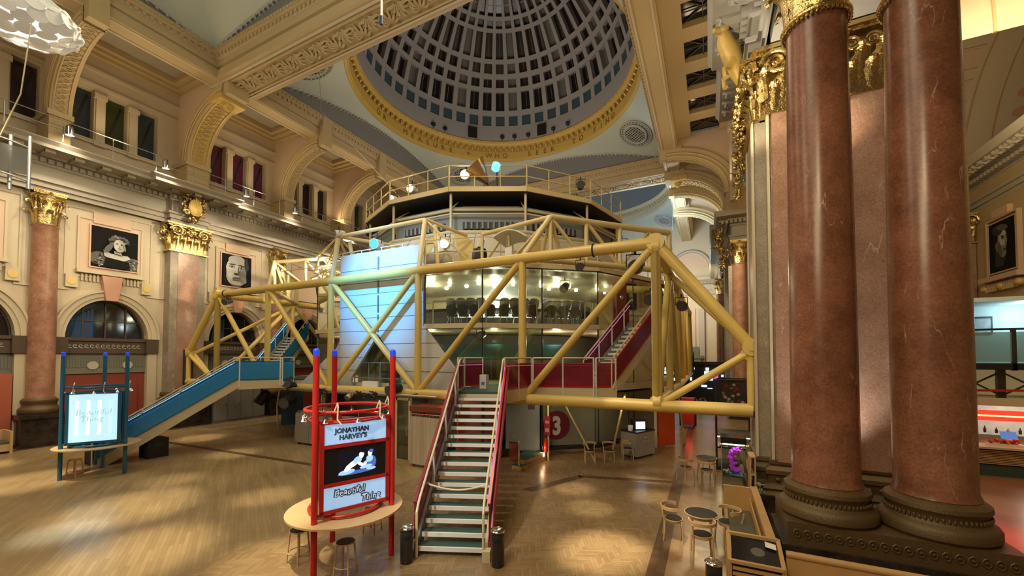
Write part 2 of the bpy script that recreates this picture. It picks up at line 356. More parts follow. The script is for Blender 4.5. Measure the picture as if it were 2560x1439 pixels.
# wall panels (raised mouldings) around the portraits, sill brackets and roundels
def rectmould(mb,y0,z0,y1,z1,x,w=.07,d=.06):
    for a in ((y0,z0,y1,z0+w),(y0,z1-w,y1,z1),(y0,z0+w,y0+w,z1-w),(y1-w,z0+w,y1,z1-w)): mb.box(x,a[0],a[1],x+d,a[2],a[3])
for i,c in enumerate(BAYS[:6]):
    t=MB(); t.box(XW,c-1.25,8.62,XW+.06,c+1.25,11.35); t.box(XW,c-.75,11.2,XW+.14,c+.75,11.75)
    t.mi(1); rectmould(t,c-1.32,8.6,c+1.32,11.42,XW,.09,.1); rectmould(t,c-1.75,8.3,c+1.75,11.85,XW,.07,.05)
    t.box(XW,c-1.35,8.5,XW+.3,c+1.35,8.68)
    for k in range(16): t.box(XW,c-1.15+k*.15,8.1,XW+.12,c-1.07+k*.15,8.46)
    for s in (-1,1):
        t.box(XW,c+s*1.5-.22,7.7,XW+.2,c+s*1.5+.22,8.35); t.box(XW,c+s*1.95-.4,7.55,XW+.07,c+s*1.95+.4,7.7)
        t.mi(2)
        for k in range(12):
            a0,a1=2*PI*k/12,2*PI*(k+1)/12
            t.add([(XW+.22,c+s*1.5,8.02),(XW+.22,c+s*1.5+.17*math.cos(a0),8.02+.2*math.sin(a0)),(XW+.22,c+s*1.5+.17*math.cos(a1),8.02+.2*math.sin(a1))],[(0,1,2)])
        t.mi(1)
    struct(t.build('trim_%d'%(40+i),[palepink,cream,goldpaint],sm=False))
# entablature along the left wall (breaks forward over the piers)
ENT=[(0,12.1),(.36,12.1),(.36,12.32),(.44,12.34),(.44,12.56),(.54,12.6),(.54,12.72),(.3,12.76),(.3,13.36),(.4,13.42),(.4,13.5),(.4,13.74),(.62,13.77),(.66,13.86),(1.6,13.9),(1.64,14.04),(1.78,14.2),(1.78,14.25),(0,14.25)]
ENT=[(o-.35 if o>0 else o,z) for o,z in ENT]
xb=XW+.3; yb=[(12.05,13.9),(34.4,36.2)]
pl=[(xb+.0,57.5)]
for a,b in reversed(yb): pl+=[(xb,b),(xb+.38,b),(xb+.38,a),(xb,a)]
pl+=[(xb,-4)]
e=MB(); mitre(e,[(x,y) for x,y in reversed(pl)],ENT)
def inbreak(y): return any(a-.02<y<b+.02 for a,b in yb)
y=1.
while y<57:
    x=xb+.05+(.38 if inbreak(y) else 0); e.box(x-.1,y,13.51,x+.13,y+.16,13.72); y+=.27
y=1.
while y<57:
    x=xb+(.38 if inbreak(y) else 0); e.box(x+.25,y,13.76,x+1.05,y+.34,13.9); e.tube((x+.95,y,13.8),(x+.95,y+.34,13.8),.07,n=8); y+=.98
struct(e.build('trim_60',stone,ang=25))
# attic: wall with three arched windows per bay
at=MB(); gl=[]
COLS=[(.012,.006,.006),(.05,.01,.012),(.02,.025,.006),(.09,.10,.008),(.012,.02,.02),(.06,.008,.02),(.02,.02,.05),(.16,.2,.01),(.01,.015,.045)]
wn=20
AY=[5.15,9.78,16.2,21.4,26.6,31.8,38.7,44.,49.3]; AE=[2.,7.25,12.95,18.75,24.,29.2,35.3,41.4,46.6,52]
for i,c in enumerate(AY):
    a,b=AE[i],AE[i+1]; xs=[a]+[q for k in (-1,0,1) for q in (c+k*1.36-.45,c+k*1.36+.45)]+[b]
    for k in range(0,8,2): at.quad((XW,xs[k],14.2),(XW,xs[k+1],14.2),(XW,xs[k+1],20.2),(XW,xs[k],20.2))
    for k in (1,3,5):
        y0,y1=xs[k],xs[k+1]; at.quad((XW,y0,14.2),(XW,y1,14.2),(XW,y1,15.6),(XW,y0,15.6)); at.quad((XW,y0,18.25),(XW,y1,18.25),(XW,y1,20.2),(XW,y0,20.2))
        for q in ((XW,y0,15.6),(XW,y1,15.6)): at.quad(q,(XW-.5,q[1],15.6),(XW-.5,q[1],18.25),(XW,q[1],18.25))
        at.quad((XW,y0,15.6),(XW,y1,15.6),(XW-.5,y1,15.6),(XW-.5,y0,15.6)); at.quad((XW,y0,18.25),(XW-.5,y0,18.25),(XW-.5,y1,18.25),(XW,y1,18.25))
        if k<5: at.box(XW-.1,xs[k+1]+.06,15.55,XW+.1,xs[k+2]-.06,17.85).box(XW-.1,xs[k+1]-.02,17.85,XW+.16,xs[k+2]+.02,18.1).box(XW-.1,xs[k+1]-.02,15.3,XW+.16,xs[k+2]+.02,15.55)
    at.box(XW-.05,a,18.4,XW+.12,b,18.55).box(XW-.05,a,15.35,XW+.1,b,15.5).box(XW-.05,a,19.2,XW+.16,b,19.35)
struct(at.build('wall_left',cream,sm=False))
for i,c in enumerate(AY[:6]):
    for k in (-1,0,1):
        j=(i*3+k+1); cc=COLS[[8,0,0,4,2,4,1,5,5,7,4,6,4,7,8,6,2,8][min(j,17)]]
        w=MB(); y0,y1=c+k*1.36-.45,c+k*1.36+.45
        w.box(XW-.5,y0,15.6,XW-.46,y1,18.25); w.mi(1)
        for z in (16.25,16.9,17.55): w.box(XW-.46,y0,z,XW-.45,y1,z+.02)
        for s in (0,1):
            yy=y0 if s==0 else y1; sg=1 if s==0 else -1
            w.add([(XW-.44,yy,18.25),(XW-.44,yy+sg*.3,18.25),(XW-.44,yy+sg*.12,18.15),(XW-.44,yy,17.9)],[(0,1,2,3)])
        w.mi(2).plate([(XW-.45,y0+.1,15.6),(XW-.45,y0+.2,15.6),(XW-.45,y1-.1,18.0),(XW-.45,y1-.2,18.05)],.01)
        struct(w.build('window_%d'%wn,[mat('stained_glass_%d'%(j%9),cc,.15,emit=(cc,.25)),darkwood,mat('stained_lead',(.01,.01,.01),.4)],sm=False)); wn+=1
# transverse quarter arches between the attic piers and the long beams
def qarch(n,yc,w,xs,xc,sg,deco=False,zs=15.7,zc=18.55,wall=XW,pk=palepink):
    t=MB(); N=18; y0,y1=yc-w/2,yc+w/2; cr=[]
    for k in range(N+1):
        a=PI/2*k/N; x=xc+(xs-xc)*math.cos(a); z=zs+(zc-zs)*math.sin(a); xo=xc+(xs-sg*.75-xc)*math.cos(a); zo=zs+(zc+.75-zs)*math.sin(a); cr.append((x,z,xo,zo))
    for k in range(N):
        x,z,xo,zo=cr[k]; X,Z,XO,ZO=cr[k+1]
        t.mi(0).quad((x,y0,z),(X,y0,Z),(X,y1,Z),(x,y1,z))
        for y in (y0,y1): 
            t.quad((x,y,z),(X,y,Z),(XO,y,ZO),(xo,y,zo))
        t.quad((xo,y0,zo),(XO,y0,ZO),(XO,y1,ZO),(xo,y1,zo))
        for y in (y0+.18,y1-.18): t.mi(1).quad((xo,y,zo-.02),(XO,y,ZO-.02),(XO,y,20.2),(xo,y,20.2))
        for f in (.25,.55): t.mi(0)
    for o in (.22,.52): 
        for y in (y0-.03,y1+.03): t.path([(c[0]*(1-o)+c[2]*o,y,c[1]*(1-o)+c[3]*o) for c in cr],.05,5)
    t.mi(1)
    for y in (y0+.18,y1-.18): t.quad((cr[0][2],y,14.2),(wall,y,14.2),(wall,y,20.2),(cr[0][2],y,20.2))
    t.mi(0).box(min(xc+sg*.5,xc-sg*1.0),y0+.03,18.62,max(xc+sg*.5,xc-sg*1.0),y1-.03,20.6)
    t.mi(0).box(min(xs,xs-sg*2.),y0,14.2,max(xs,xs-sg*2.),y1,15.5).box(min(xs+sg*.08,xs-sg*2.),y0-.08,15.45,max(xs+sg*.08,xs-sg*2.),y1+.08,15.7)
    # soffit ornament: framed lattice band
    t.mi(2 if deco else 0)
    for e in (.14,.86): t.path([(c[0]+sg*.01,y0+w*e,c[1]-.02) for c in cr],.035,5)
    for k in range(0,N):
        x,z=cr[k][:2]; X,Z=cr[k+1][:2]; q0,q1=y0+w*.2,y1-w*.2
        t.tube((x+sg*.02,q0,z-.02),(X+sg*.02,q1,Z-.02),.03,n=5,caps=False).tube((x+sg*.02,q1,z-.02),(X+sg*.02,q0,Z-.02),.03,n=5,caps=False).tube((x+sg*.02,q0,z-.02),(x+sg*.02,q1,z-.02),.025,n=5,caps=False)
    if deco: t.box(min(xc,xc-sg*1.2),y0-.1,18.45,max(xc,xc-sg*1.2),y1+.1,18.75); t.sphere((xc-sg*.5,yc,18.5),.3,10,6,1.3)
    struct(t.build('trim_%d'%n,[ochre,pk,goldpaint if deco else ochre]))
for j,(yc,w,dc) in enumerate(((7.25,.72,False),(12.95,1.15,True),(18.75,.75,False),(24,.75,False),(29.2,.75,False),(35.3,1.15,True),(41.4,.75,False))): qarch(70+j,yc,w,-27.35,-23.9,1,dc)
for j,(yc,w,dc) in enumerate(((31.2,.6,False),(35.3,1.2,True),(38.6,.6,False),(44.,.6,False))): qarch(80+j,yc,w,1.2,-2.6,-1,dc,wall=1.7)
# bay ceilings beside the long beams: stepped coffers
def coffer(n,x0,x1,y0,y1,z=20.,mt=None):
    t=MB(); 
    for k,(w,h) in enumerate(((0,0),(.28,.16),(.55,.3))):
        a,b,c,d=x0+w,x1-w,y0+w,y1-w; q=.28
        t.mi(k%2); zz=z+h
        for B in ((a,c,b,c+q),(a,d-q,b,d),(a,c+q,a+q,d-q),(b-q,c+q,b,d-q)): t.box(B[0],B[1],zz,B[2],B[3],zz+.3)
    t.mi(2).box(x0+.8,y0+.8,z+.62,x1-.8,y1-.8,z+.7); struct(t.build('ceiling',mt or [ochre,ochre,stone],sm=False))
ay=[1.,7.25,12.95,18.75,24,29.2,35.3,41.4]
for i in range(7): coffer(0,XW,-24.8,ay[i]+.12,ay[i+1]-.12)
# skylight coffers on the other side, with dark lattice panes
sk=MB(); sk.box(-1.9,8,20,-.95,31,20.3); sk.box(.85,8,20,1.8,31,20.3)
yy=[8.+2.52*k for k in range(9)]
for y in yy: sk.box(-.95,y,20,.85,y+.95,20.3); sk.box(-.95,y+.95,20.1,.85,y+1.1,20.3)
sk.mi(1).box(-.95,8,20.3,.85,31,20.35); sk.mi(2)
for y in yy:
    a,b=y+1.1,y+2.52; sk.bar((-.95,a,20.26),(.85,b,20.26),.05,.05).bar((-.95,b,20.25),(.85,a,20.25),.05,.05).bar((-.05,a,20.24),(-.05,b,20.24),.04,.04).bar((-.95,(a+b)/2,20.23),(.85,(a+b)/2,20.23),.04,.04)
struct(sk.build('ceiling',[ochre,darkwin,darkwood],sm=False))
coffer(0,-1.9,1.7,31.4,35),coffer(0,-1.9,1.7,36,38.4); coffer(0,-1.9,1.7,38.8,43.8)
# long beams and cross beams
BZ=19.3
def beam(n,p,q,w,orn=False,BZ=19.3):
    p,q=V(p),V(q); d=(q-p).normalized(); s=V(d.y,-d.x,0); L=(q-p).length; t=MB()
    for h,z0,z1,mi in ((w/2,BZ,BZ+.42,0),(w/2-.1,BZ+.42,BZ+.55,1),(w/2+.05,BZ+.55,BZ+.85,0),(w/2+.16,BZ+.85,BZ+1.0,1),(w/2+.3,BZ+1.0,BZ+1.35,0)):
        t.mi(mi); t.ob((p+q)/2+V(0,0,(z0+z1)/2),d,s,V(0,0,1),L/2,h,(z1-z0)/2)
    t.mi(1)
    for e in (-.36,.36): t.ob((p+q)/2+s*w*e+V(0,0,BZ-.02),d,s,V(0,0,1),L/2,.05,.03)
    t.mi(0); k=.2
    while k<L:
        for e in (-1,1): t.ob(p+d*k+s*e*(w/2+.2)+V(0,0,BZ+.93),d,s,V(0,0,1),.08,.05,.07)
        k+=.3
    k=.15
    while k<L:
        for e in (-1,1): t.ob(p+d*k+s*e*(w/2+.31)+V(0,0,BZ+1.2),d+V(0,0,.5),s,V(0,0,1),.09,.03,.05)
        k+=.24
    if orn:
        # palmettes and scrolls running along the soffit
        k=.6; j=0
        while k<L-.3:
            c=p+d*k+V(0,0,BZ-.03); 
            for a in range(-3,4):
                an=a*.42; dr=s*math.cos(an)+d*math.sin(an); ln=.52-.06*abs(a)
                sg=1 if j%2==0 else -1; st=c-s*sg*.38
                t.path([st+dr*sg*.1,st+dr*sg*ln*.9-V(0,0,.09),st+dr*sg*ln*1.45-V(0,0,.02)],[.03,.075,.035],6)
            cc=c+d*.42
            for sg in (-1,1):
                t.path([cc+d*(.02+.02*u)*math.cos(u*.75)*sg*1.2+s*(.03+.024*u)*math.sin(u*.75) for u in range(1,13)],.05,5)
            k+=.84; j+=1
        for e in (-.44,.44): t.ob((p+q)/2+s*w*e*.62+V(0,0,BZ-.03),d,s,V(0,0,1),L/2,.04,.04)
    struct(t.build('ceiling',[ochre,cream],ang=30))
beam(0,(-24.35,-4,0),(-24.35,57,0),1.17,False,19.33); beam(0,(-2.45,-4,0),(-2.45,57,0),1.17,False,19.33)
beam(0,(-25,13.08,0),(1.6,13.08,0),2.1,True); beam(0,(-25,35.9,0),(1.6,35.9,0),2.1,True)
# ---------------------------------------------------------------- domed bays: lunettes, pendentives, gilt ring
def pend(cx,cy,hx,hy,R,ZR,z0,rise,mats,roundels=True,sq=None):
    N=128; bot=[];top=[]
    for k in range(N):
        a=2*PI*k/N+PI/4; c,s=math.cos(a),math.sin(a); q=min(hx/max(1e-6,abs(c)),hy/max(1e-6,abs(s))); x,y=q*c,q*s; R_=R if not sq else q*sq
        e=(y/hy) if abs(abs(x)-hx)<1e-3 else (x/hx); bot.append(V(cx+x,cy+y,z0+rise*(1-e*e))); top.append(V(cx+R_*c,cy+R_*s,ZR))
    t=MB(); M=4
    vs=[]
    for u in range(M+1):
        w=u/M
        for k in range(N):
            p=bot[k].lerp(top[k],w); l=(bot[k]-top[k]).length; p.z+=.03*l*math.sin(PI*w); vs.append(p)
    t.add(vs,[(u*N+k,u*N+(k+1)%N,(u+1)*N+(k+1)%N,(u+1)*N+k) for u in range(M) for k in range(N)])
    t.mi(1)
    for k in range(N):
        b,c=bot[k],bot[(k+1)%N]; t.quad((b.x,b.y,z0-.2),(c.x,c.y,z0-.2),c,b)
    t.mi(2)
    ins=[p+(V(cx,cy,p.z)-p).normalized()*.08 for p in bot]
    for k in range(0,N): t.tube(ins[k],ins[(k+1)%N],.07,n=5,caps=False)
    for k in range(0,N):
        for f in (.25,.75): p=ins[k].lerp(ins[(k+1)%N],f); t.ob(p+V(0,0,-.1),V(0,0,1),p-V(cx,cy,p.z),(p-V(cx,cy,p.z)).cross(V(0,0,1)),.07,.08,.05)
    if sq:
        t.mi(3).add([V(cx,cy,ZR)]+top,[(0,1+k,1+(k+1)%N) for k in range(N)])
        for q in (.7,.76): t.mi(2).path([V(cx+(p.x-cx)*q/sq,cy+(p.y-cy)*q/sq,ZR-.02) for p in top],.05,5,True)
    struct(t.build('ceiling',mats,ang=40))
    if roundels:
        for sx in (-1,1):
            for sy in (-1,1):
                d=V(sx,sy,0).normalized(); A=V(cx,cy,0)+d*R; corner=V(cx+sx*hx,cy+sy*hy,z0)
                p=V(A.x,A.y,ZR).lerp(corner,.40); p.z+=.03*(corner-V(A.x,A.y,ZR)).length; nrm=(V(A.x,A.y,ZR)-corner); u=nrm.normalized(); w=V(-d.y,d.x,0); n=u.cross(w)
                if n.z>0: n=-n
                g=MB(); c0=p+n*.12; RR=.85
                g.add([c0]+[c0+(u*math.cos(2*PI*k/24)+w*math.sin(2*PI*k/24))*RR for k in range(24)],[(0,1+k,1+(k+1)%24) for k in range(24)])
                g.mi(1)
                for k in range(-4,5):
                    h=math.sqrt(max(.01,RR*RR-(k*.19)**2)); g.bar(c0+u*(k*.19)-w*h+n*.05,c0+u*(k*.19)+w*h+n*.05,.05,.05,n); g.bar(c0+w*(k*.19)-u*h+n*.05,c0+w*(k*.19)+u*h+n*.05,.05,.05,n)
                g.path([c0+(u*math.cos(2*PI*k/28)+w*math.sin(2*PI*k/28))*(RR+.05)+n*.05 for k in range(28)],.09,6,True)
                for k in range(28): g.sphere(c0+(u*math.cos(2*PI*k/28)+w*math.sin(2*PI*k/28))*(RR+.28)+n*.03,.075,6,4)
                g.path([c0+(u*math.cos(2*PI*k/28)+w*math.sin(2*PI*k/28))*(RR+.45)+n*.03,c0+(u*math.cos(2*PI*(k+1)/28)+w*math.sin(2*PI*(k+1)/28))*(RR+.45)+n*.03] if False else [c0+(u*math.cos(2*PI*q/28)+w*math.sin(2*PI*q/28))*(RR+.45)+n*.02 for q in range(28)],.05,5,True)
                struct(g.build('window_%d'%(60+(sx+1)+(sy+1)//2+(10 if cy>40 else 0)),[black,mats[2]]))
def gring(cx,cy,R,Z,mats,letters=False):
    t=MB(); t.lathe((cx,cy,Z),[(R+.18,-.12),(R+.02,-.08),(R,0),(R,.05),(R-.06,.08),(R-.08,.72),(R-.02,.76),(R-.02,.9),(R+.05,1.),(R+.05,1.2),(R-.22,1.28),(R-.3,1.36),(R-.34,1.6),(R-.25,1.72)],128,cap=False)
    t.mi(1)
    for k in range(112):
        a=2*PI*k/112; c,s=math.cos(a),math.sin(a); d=V(c,s,0); w=V(-s,c,0)
        P=V(cx,cy,Z)
        t.path([P+d*(R+.04)+V(0,0,1.22),P+d*(R-.12)+V(0,0,1.1),P+d*(R-.14)+V(0,0,.92),P+d*(R-.04)+V(0,0,.8)],[.06,.1,.12,.04],6)
        a+=PI/112; t.sphere(P+V((R-.32)*math.cos(a),(R-.32)*math.sin(a),1.47),.05,6,4)
    if letters:
        t.mi(2)
        for wd,th in (('OR',187),('MEASURE',157.5),('+',134),('WHO',118),('SEEK',93),('TO',71),('FIND',53)):
            for i,ch in enumerate(wd):
                a=math.radians(th-(i-(len(wd)-1)/2)*4.5); c,s=math.cos(a),math.sin(a)
                lettering(t,ch,(cx+(R-.085)*c,cy+(R-.085)*s,Z+.16),(s,-c,0),(0,0,1),.62,.03)
    struct(t.build('trim_%d'%(90 if cy<40 else 91),mats,ang=40))
HB=10.35
pend(CX-.05,CY-.05,HB,HB+.02,9.85,22.85,20.65,1.85,[palegreen,bluegrey,grey])
pend(CX-.05,1.5,HB,HB,9,21.9,20.65,.95,[palegreen,bluegrey,grey,palegreen],False,.86)
gring(CX,CY,9.8,22.9,[goldband,goldpaint,mat('inscription_brown',(.20,.115,.02),.6)],True)
pend(CX,47.3,HB,HB,9.85,22.85,20.65,1.85,[palegreen,palegreen,grey])
gring(CX,47.3,9.8,22.9,[cream,goldpaint,ochre])
def dome(cx,cy,R,z0,pal):
    t=MB(); NC=48; rows=[(-7,3.9,0),(3.9,9.3,1),(9.3,12,0),(12,21.3,2),(21.3,23.4,0),(23.4,27.5,3),(27.5,29.9,0),(29.9,34.4,3),(34.4,36.5,0),(36.5,47.7,2),(47.7,49.5,0),(49.5,52.8,3),(52.8,54.5,0),(54.5,63,2),(63,65,0),(65,68,3),(68,70,0),(70,78,3),(78,80,0)]
    def pt(a,e,r): return (cx+r*math.cos(e)*math.cos(a),cy+r*math.cos(e)*math.sin(a),z0+r*math.sin(e))
    rd=math.radians
    for c in range(NC):
        a0,a1=2*PI*c/NC,2*PI*(c+1)/NC; w=(a1-a0)*.165; b0,b1=a0+w,a1-w
        for e0,e1,k in rows:
            e0,e1=rd(e0),rd(e1)
            if k==0: t.mi(0).quad(pt(a0,e0,R),pt(a1,e0,R),pt(a1,e1,R),pt(a0,e1,R)); continue
            t.mi(0).quad(pt(a0,e0,R),pt(b0,e0,R),pt(b0,e1,R),pt(a0,e1,R)); t.quad(pt(b1,e0,R),pt(a1,e0,R),pt(a1,e1,R),pt(b1,e1,R))
            D=R+(.12 if k==1 else .42)
            t.quad(pt(b0,e0,R),pt(b0,e0,D),pt(b0,e1,D),pt(b0,e1,R)); t.quad(pt(b1,e0,R),pt(b1,e0,D),pt(b1,e1,D),pt(b1,e1,R)); t.quad(pt(b0,e0,R),pt(b1,e0,R),pt(b1,e0,D),pt(b0,e0,D)); t.quad(pt(b0,e1,R),pt(b1,e1,R),pt(b1,e1,D),pt(b0,e1,D))
            t.mi(1 if k==1 else (3 if (c+2)%4==0 else 2)).quad(pt(b0,e0,D),pt(b1,e0,D),pt(b1,e1,D),pt(b0,e1,D))
            if k==2:
                em=e0+(e1-e0)*.42; t.mi(4).quad(pt(b0,em,D-.03),pt(b1,em,D-.03),pt(b1,em+.008,D-.03),pt(b0,em+.008,D-.03))
            am=(b0+b1)/2
            t.mi(4).quad(pt(am-.0012,e0,D-.02),pt(am+.0012,e0,D-.02),pt(am+.0012,e1,D-.02),pt(am-.0012,e1,D-.02)) if k!=1 else 0
    t.mi(0).lathe((cx,cy,z0),[(R*math.cos(rd(80)),R*math.sin(rd(80))),(R*.05,R)],48)
    struct(t.build('ceiling',pal,ang=20))
dome(CX,CY,9.62,25.4,[domegrey,mat('dome_blue_panel',(.045,.085,.11),.5),mat('dome_night_pane',(.012,.010,.010),.25),mat('dome_grey_blind',(.15,.14,.125),.7),mat('dome_glazing_bar',(.28,.28,.28),.5)])
c2=MB(); c2.lathe((CX,47.3,24.3),[(9.6*math.cos(math.radians(q)),9.6*math.sin(math.radians(q))) for q in range(0,91,9)],64,cap=False); struct(c2.build('ceiling',bluegrey))
# little floodlights sitting on the dome ring
for k,a in enumerate((155,148,115,108,85,76,100)):
    a=math.radians(a); t=MB(); p=V(CX+9.45*math.cos(a),CY+9.45*math.sin(a),24.62); t.tube(p+V(0,0,-.02),p+V(0,0,.3),.03,n=6); t.tube(p+V(-.14,0,.38),p+V(.14,0,.30),.16,n=10)
    tag(t.build('floodlight',black),'small black floodlight clamped on the gilt rim below the dome','floodlight','floodlights on the dome rim')
for a in (132,92):
    a=math.radians(a); d=V(math.cos(a),math.sin(a),0); w=V(-d.y,d.x,0); t=MB(); c=V(CX,CY,25.2)+d*9.42; t.ob(c,w,d,V(0,0,1),.42,.05,.5); 
    tag(t.build('hatch',black),'black square access hatch in the plain band under the dome '+('beside the pale cable end' if a<1.9 else 'below the blue panes'),'hatch')
# ---------------------------------------------------------------- far end and aisle shells
fw=MB(); fw.box(-32,57,0,16,57.4,26); fw.mi(1).box(-3.6,56.6,0,1.4,57,3.2)
struct(fw.build('wall_far',[cream,greygreen],sm=False))
t=MB()   # blind arch, entablature and doorcase on the far wall
for x in (-9.,-2.0,4.5):
    N=24; t.mi(0)
    t.path([(x+2.3*math.cos(PI*k/N),56.9,15.6+2.3*math.sin(PI*k/N)) for k in range(N+1)],.22,6); t.mi(1).add([(x,56.95,15.6)]+[(x+2.1*math.cos(PI*k/N),56.95,15.6+2.1*math.sin(PI*k/N)) for k in range(N+1)],[(0,k+1,k+2) for k in range(N)])
    t.mi(0).box(x-2.7,56.8,14.2,x-2.2,57,18.6).box(x+2.2,56.8,14.2,x+2.7,57,18.6)
t.mi(0); mitre(t,[(16,57),(-32,57)],[(0,12.1),(.3,12.1),(.35,12.6),(.2,12.8),(.2,13.4),(.5,13.5),(1.2,13.9),(1.3,14.2),(0,14.25)][::1]); mitre(t,[(-32,57),(16,57)],[(0,12.1),(.3,12.1),(.35,12.6),(.2,12.8),(.2,13.4),(.5,13.5),(1.2,13.9),(1.3,14.2),(0,14.25)])
k=-30
while k<15: t.box(k,56.3,13.5,k+.2,56.9,13.75); k+=.4
for x in (-4.6,-.8): t.box(x-.35,56.5,0,x+.35,57,10.3)
t.mi(1).box(-3.9,56.8,4.6,-1.5,56.95,10.4)
t.mi(2).box(-4.6,56.2,0,-.9,56.7,3.9).box(-4.9,56.1,3.9,-.6,56.7,4.3).box(-4.4,56.3,4.3,-1.1,56.7,5.4)
t.mi(1).box(-2.95,56.0,3.0,-2.45,56.3,3.7); t.mi(0).box(-3.9,56.05,1.2,-1.6,56.3,2.9)
struct(t.build('trim_95',[stone,palepink,greygreen],sm=False))
w=MB(); w.quad((1.62,8,14.2),(1.62,57,14.2),(1.62,57,21),(1.62,8,21))
w.mi(1)
for y in range(18,56,3):
    for (a,b,c,d) in ((y,14.9,y+1.6,17.2),(y,17.6,y+1.6,18.4)):
        w.box(1.5,a,b,1.62,c,b+.1).box(1.5,a,d-.1,1.62,c,d).box(1.5,a,b,1.62,a+.1,d).box(1.5,c-.1,b,1.62,c,d)
    w.box(1.36,y+1.9,14.2,1.62,y+2.6,20).box(1.28,y+1.85,18.9,1.62,y+2.65,19.2)
struct(w.build('wall_right',[cream,cream],sm=False))
# aisle vault, outer wall with cornice
v=MB(); N=40; YC,RV,ZV=24.7,7.2,14.25
v.sweep([(lambda q,x=x:V(x,YC+RV*math.cos(q),ZV+RV*math.sin(q))) for x in (4.5,9.,13.,17.4)],[PI*k/N for k in range(N+1)])
v.mi(1)
for r,x0,x1 in ((RV-.02,5,12.6),):
    for x in (8.1,10.4,11.0,13.2,14.3,16.2,16.8): v.path([(x,YC+(r)*math.cos(PI*k/N),ZV+r*math.sin(PI*k/N)) for k in range(N+1)],.06,5)
    for k in range(1,14):
        a=PI*k/14
        for x0,x1 in ((8.3,10.2),(11.2,13.)):
            for da in (-.075,.075): v.tube((x0,YC+(RV-.03)*math.cos(a+da),ZV+(RV-.03)*math.sin(a+da)),(x1,YC+(RV-.03)*math.cos(a+da),ZV+(RV-.03)*math.sin(a+da)),.04,n=5)
v.mi(2)
for k in range(1,14):
    a=PI*k/14; 
    for x0,x1 in ((8.5,10.1),(11.4,12.9)):
        d=V(0,math.cos(a),math.sin(a)); tg=V(0,-d.z,d.y); c=V((x0+x1)/2,YC,ZV)+d*(RV-.03); v.ob(c,(1,0,0),tg,d,.72,.42,.02)
v.mi(3)
for k in range(24):
    a=PI*(k+.5)/24; d=V(0,math.cos(a),math.sin(a)); tg=V(0,-d.z,d.y); c=V(15.2,YC,ZV)+d*(RV-.04); v.add([c]+[c+V(.3,0,0)*math.cos(2*PI*q/12)+tg*.24*math.sin(2*PI*q/12)-d*.03 for q in range(12)],[(0,1+q,1+(q+1)%12) for q in range(12)])
struct(v.build('ceiling',[cream,ochre,palepink,pink],ang=30))
t=MB(); t.add([(17.2,YC,ZV+.1)]+[(17.2,YC+5.6*math.cos(PI*k/N),ZV+.1+5.6*math.sin(PI*k/N)) for k in range(N+1)],[(0,k+1,k+2) for k in range(N)]); t.mi(1)
for k in range(-2,3): t.box(17.1,YC+k*1.9-.05,ZV,17.18,YC+k*1.9+.05,ZV+math.sqrt(31.-(k*1.9)**2))
t.path([(17.1,YC+5.65*math.cos(PI*k/N),ZV+.1+5.65*math.sin(PI*k/N)) for k in range(N+1)],.15,6)
struct(t.build('window_80',[darkwin,cream]))
o=MB(); o.box(13.3,-6,0,13.7,34,14.25)
wm=mat('warm_aisle_plaster',(.48,.36,.19),.6,var=(1.2,.05))
struct(o.build('wall_right',wm,sm=False)); o=MB(); o.box(4.2,31.5,0,13.3,31.9,14.25); o.box(13.3,-6,14.2,17.5,17.5,22); o.box(17.4,17,14,17.6,33,22)
struct(o.build('wall_right',wm,sm=False))
e=MB(); mitre(e,[(13.3,31.5),(13.3,-4)],[(q,z) for q,z in ENT]); mitre(e,[(4.2,31.5),(13.3,31.5)],ENT)
y=8.
while y<31: e.box(12.85,y,13.51,13.3,y+.16,13.72); e.box(12.2,y,13.76,13.0,y+.1,13.9); y+=.3
y=10.
while y<31:
    e.path([(12.6,y,13.82),(12.35,y+.12,13.7),(12.2,y+.3,13.86),(12.4,y+.42,13.72)],.08,6); y+=.55
struct(e.build('trim_96',stone,ang=25))
# ================================================================ COLUMNS AND PIERS
def leaf(mb,base,out,up,h,w,curl=.5):   # acanthus leaf: curved tapering blade with a rolled tip
    b=V(base); o=V(out).normalized(); u=V(up); s=o.cross(u).normalized(); vs=[]
    for k,(t,fo,wd) in enumerate(((0,0,.7),(.16,.03,1.),(.26,.04,.72),(.42,.07,1.),(.52,.1,.7),(.68,.16,.92),(.78,.24,.6),(.92,.42,.7),(1.,.66,.42),(.92,.9,.2),(.8,.84,.1))):
        c=b+u*(h*t)+o*(h*curl*fo)
        for j in (-1,-.5,0,.5,1): vs.append(c+s*(w*.5*wd*j)-o*(abs(j)**2*w*.14)+o*(.05*w if j==0 else 0))
    mb.add(vs,[(a*5+j,a*5+j+1,a*5+j+6,a*5+j+5) for a in range(10) for j in range(4)])
def volute(mb,c,ax,up,r,th):       # spiral in the plane of ax and up
    c=V(c); ax=V(ax).normalized(); up=V(up).normalized(); pts=[]; rs=[]
    for k in range(22):
        a=k*.62; R=r*(1-k/25); pts.append(c+ax*R*math.cos(a)+up*R*math.sin(a)); rs.append(th*(1-k/34))
    mb.path(pts,rs,6)
UP=V(0,0,1)
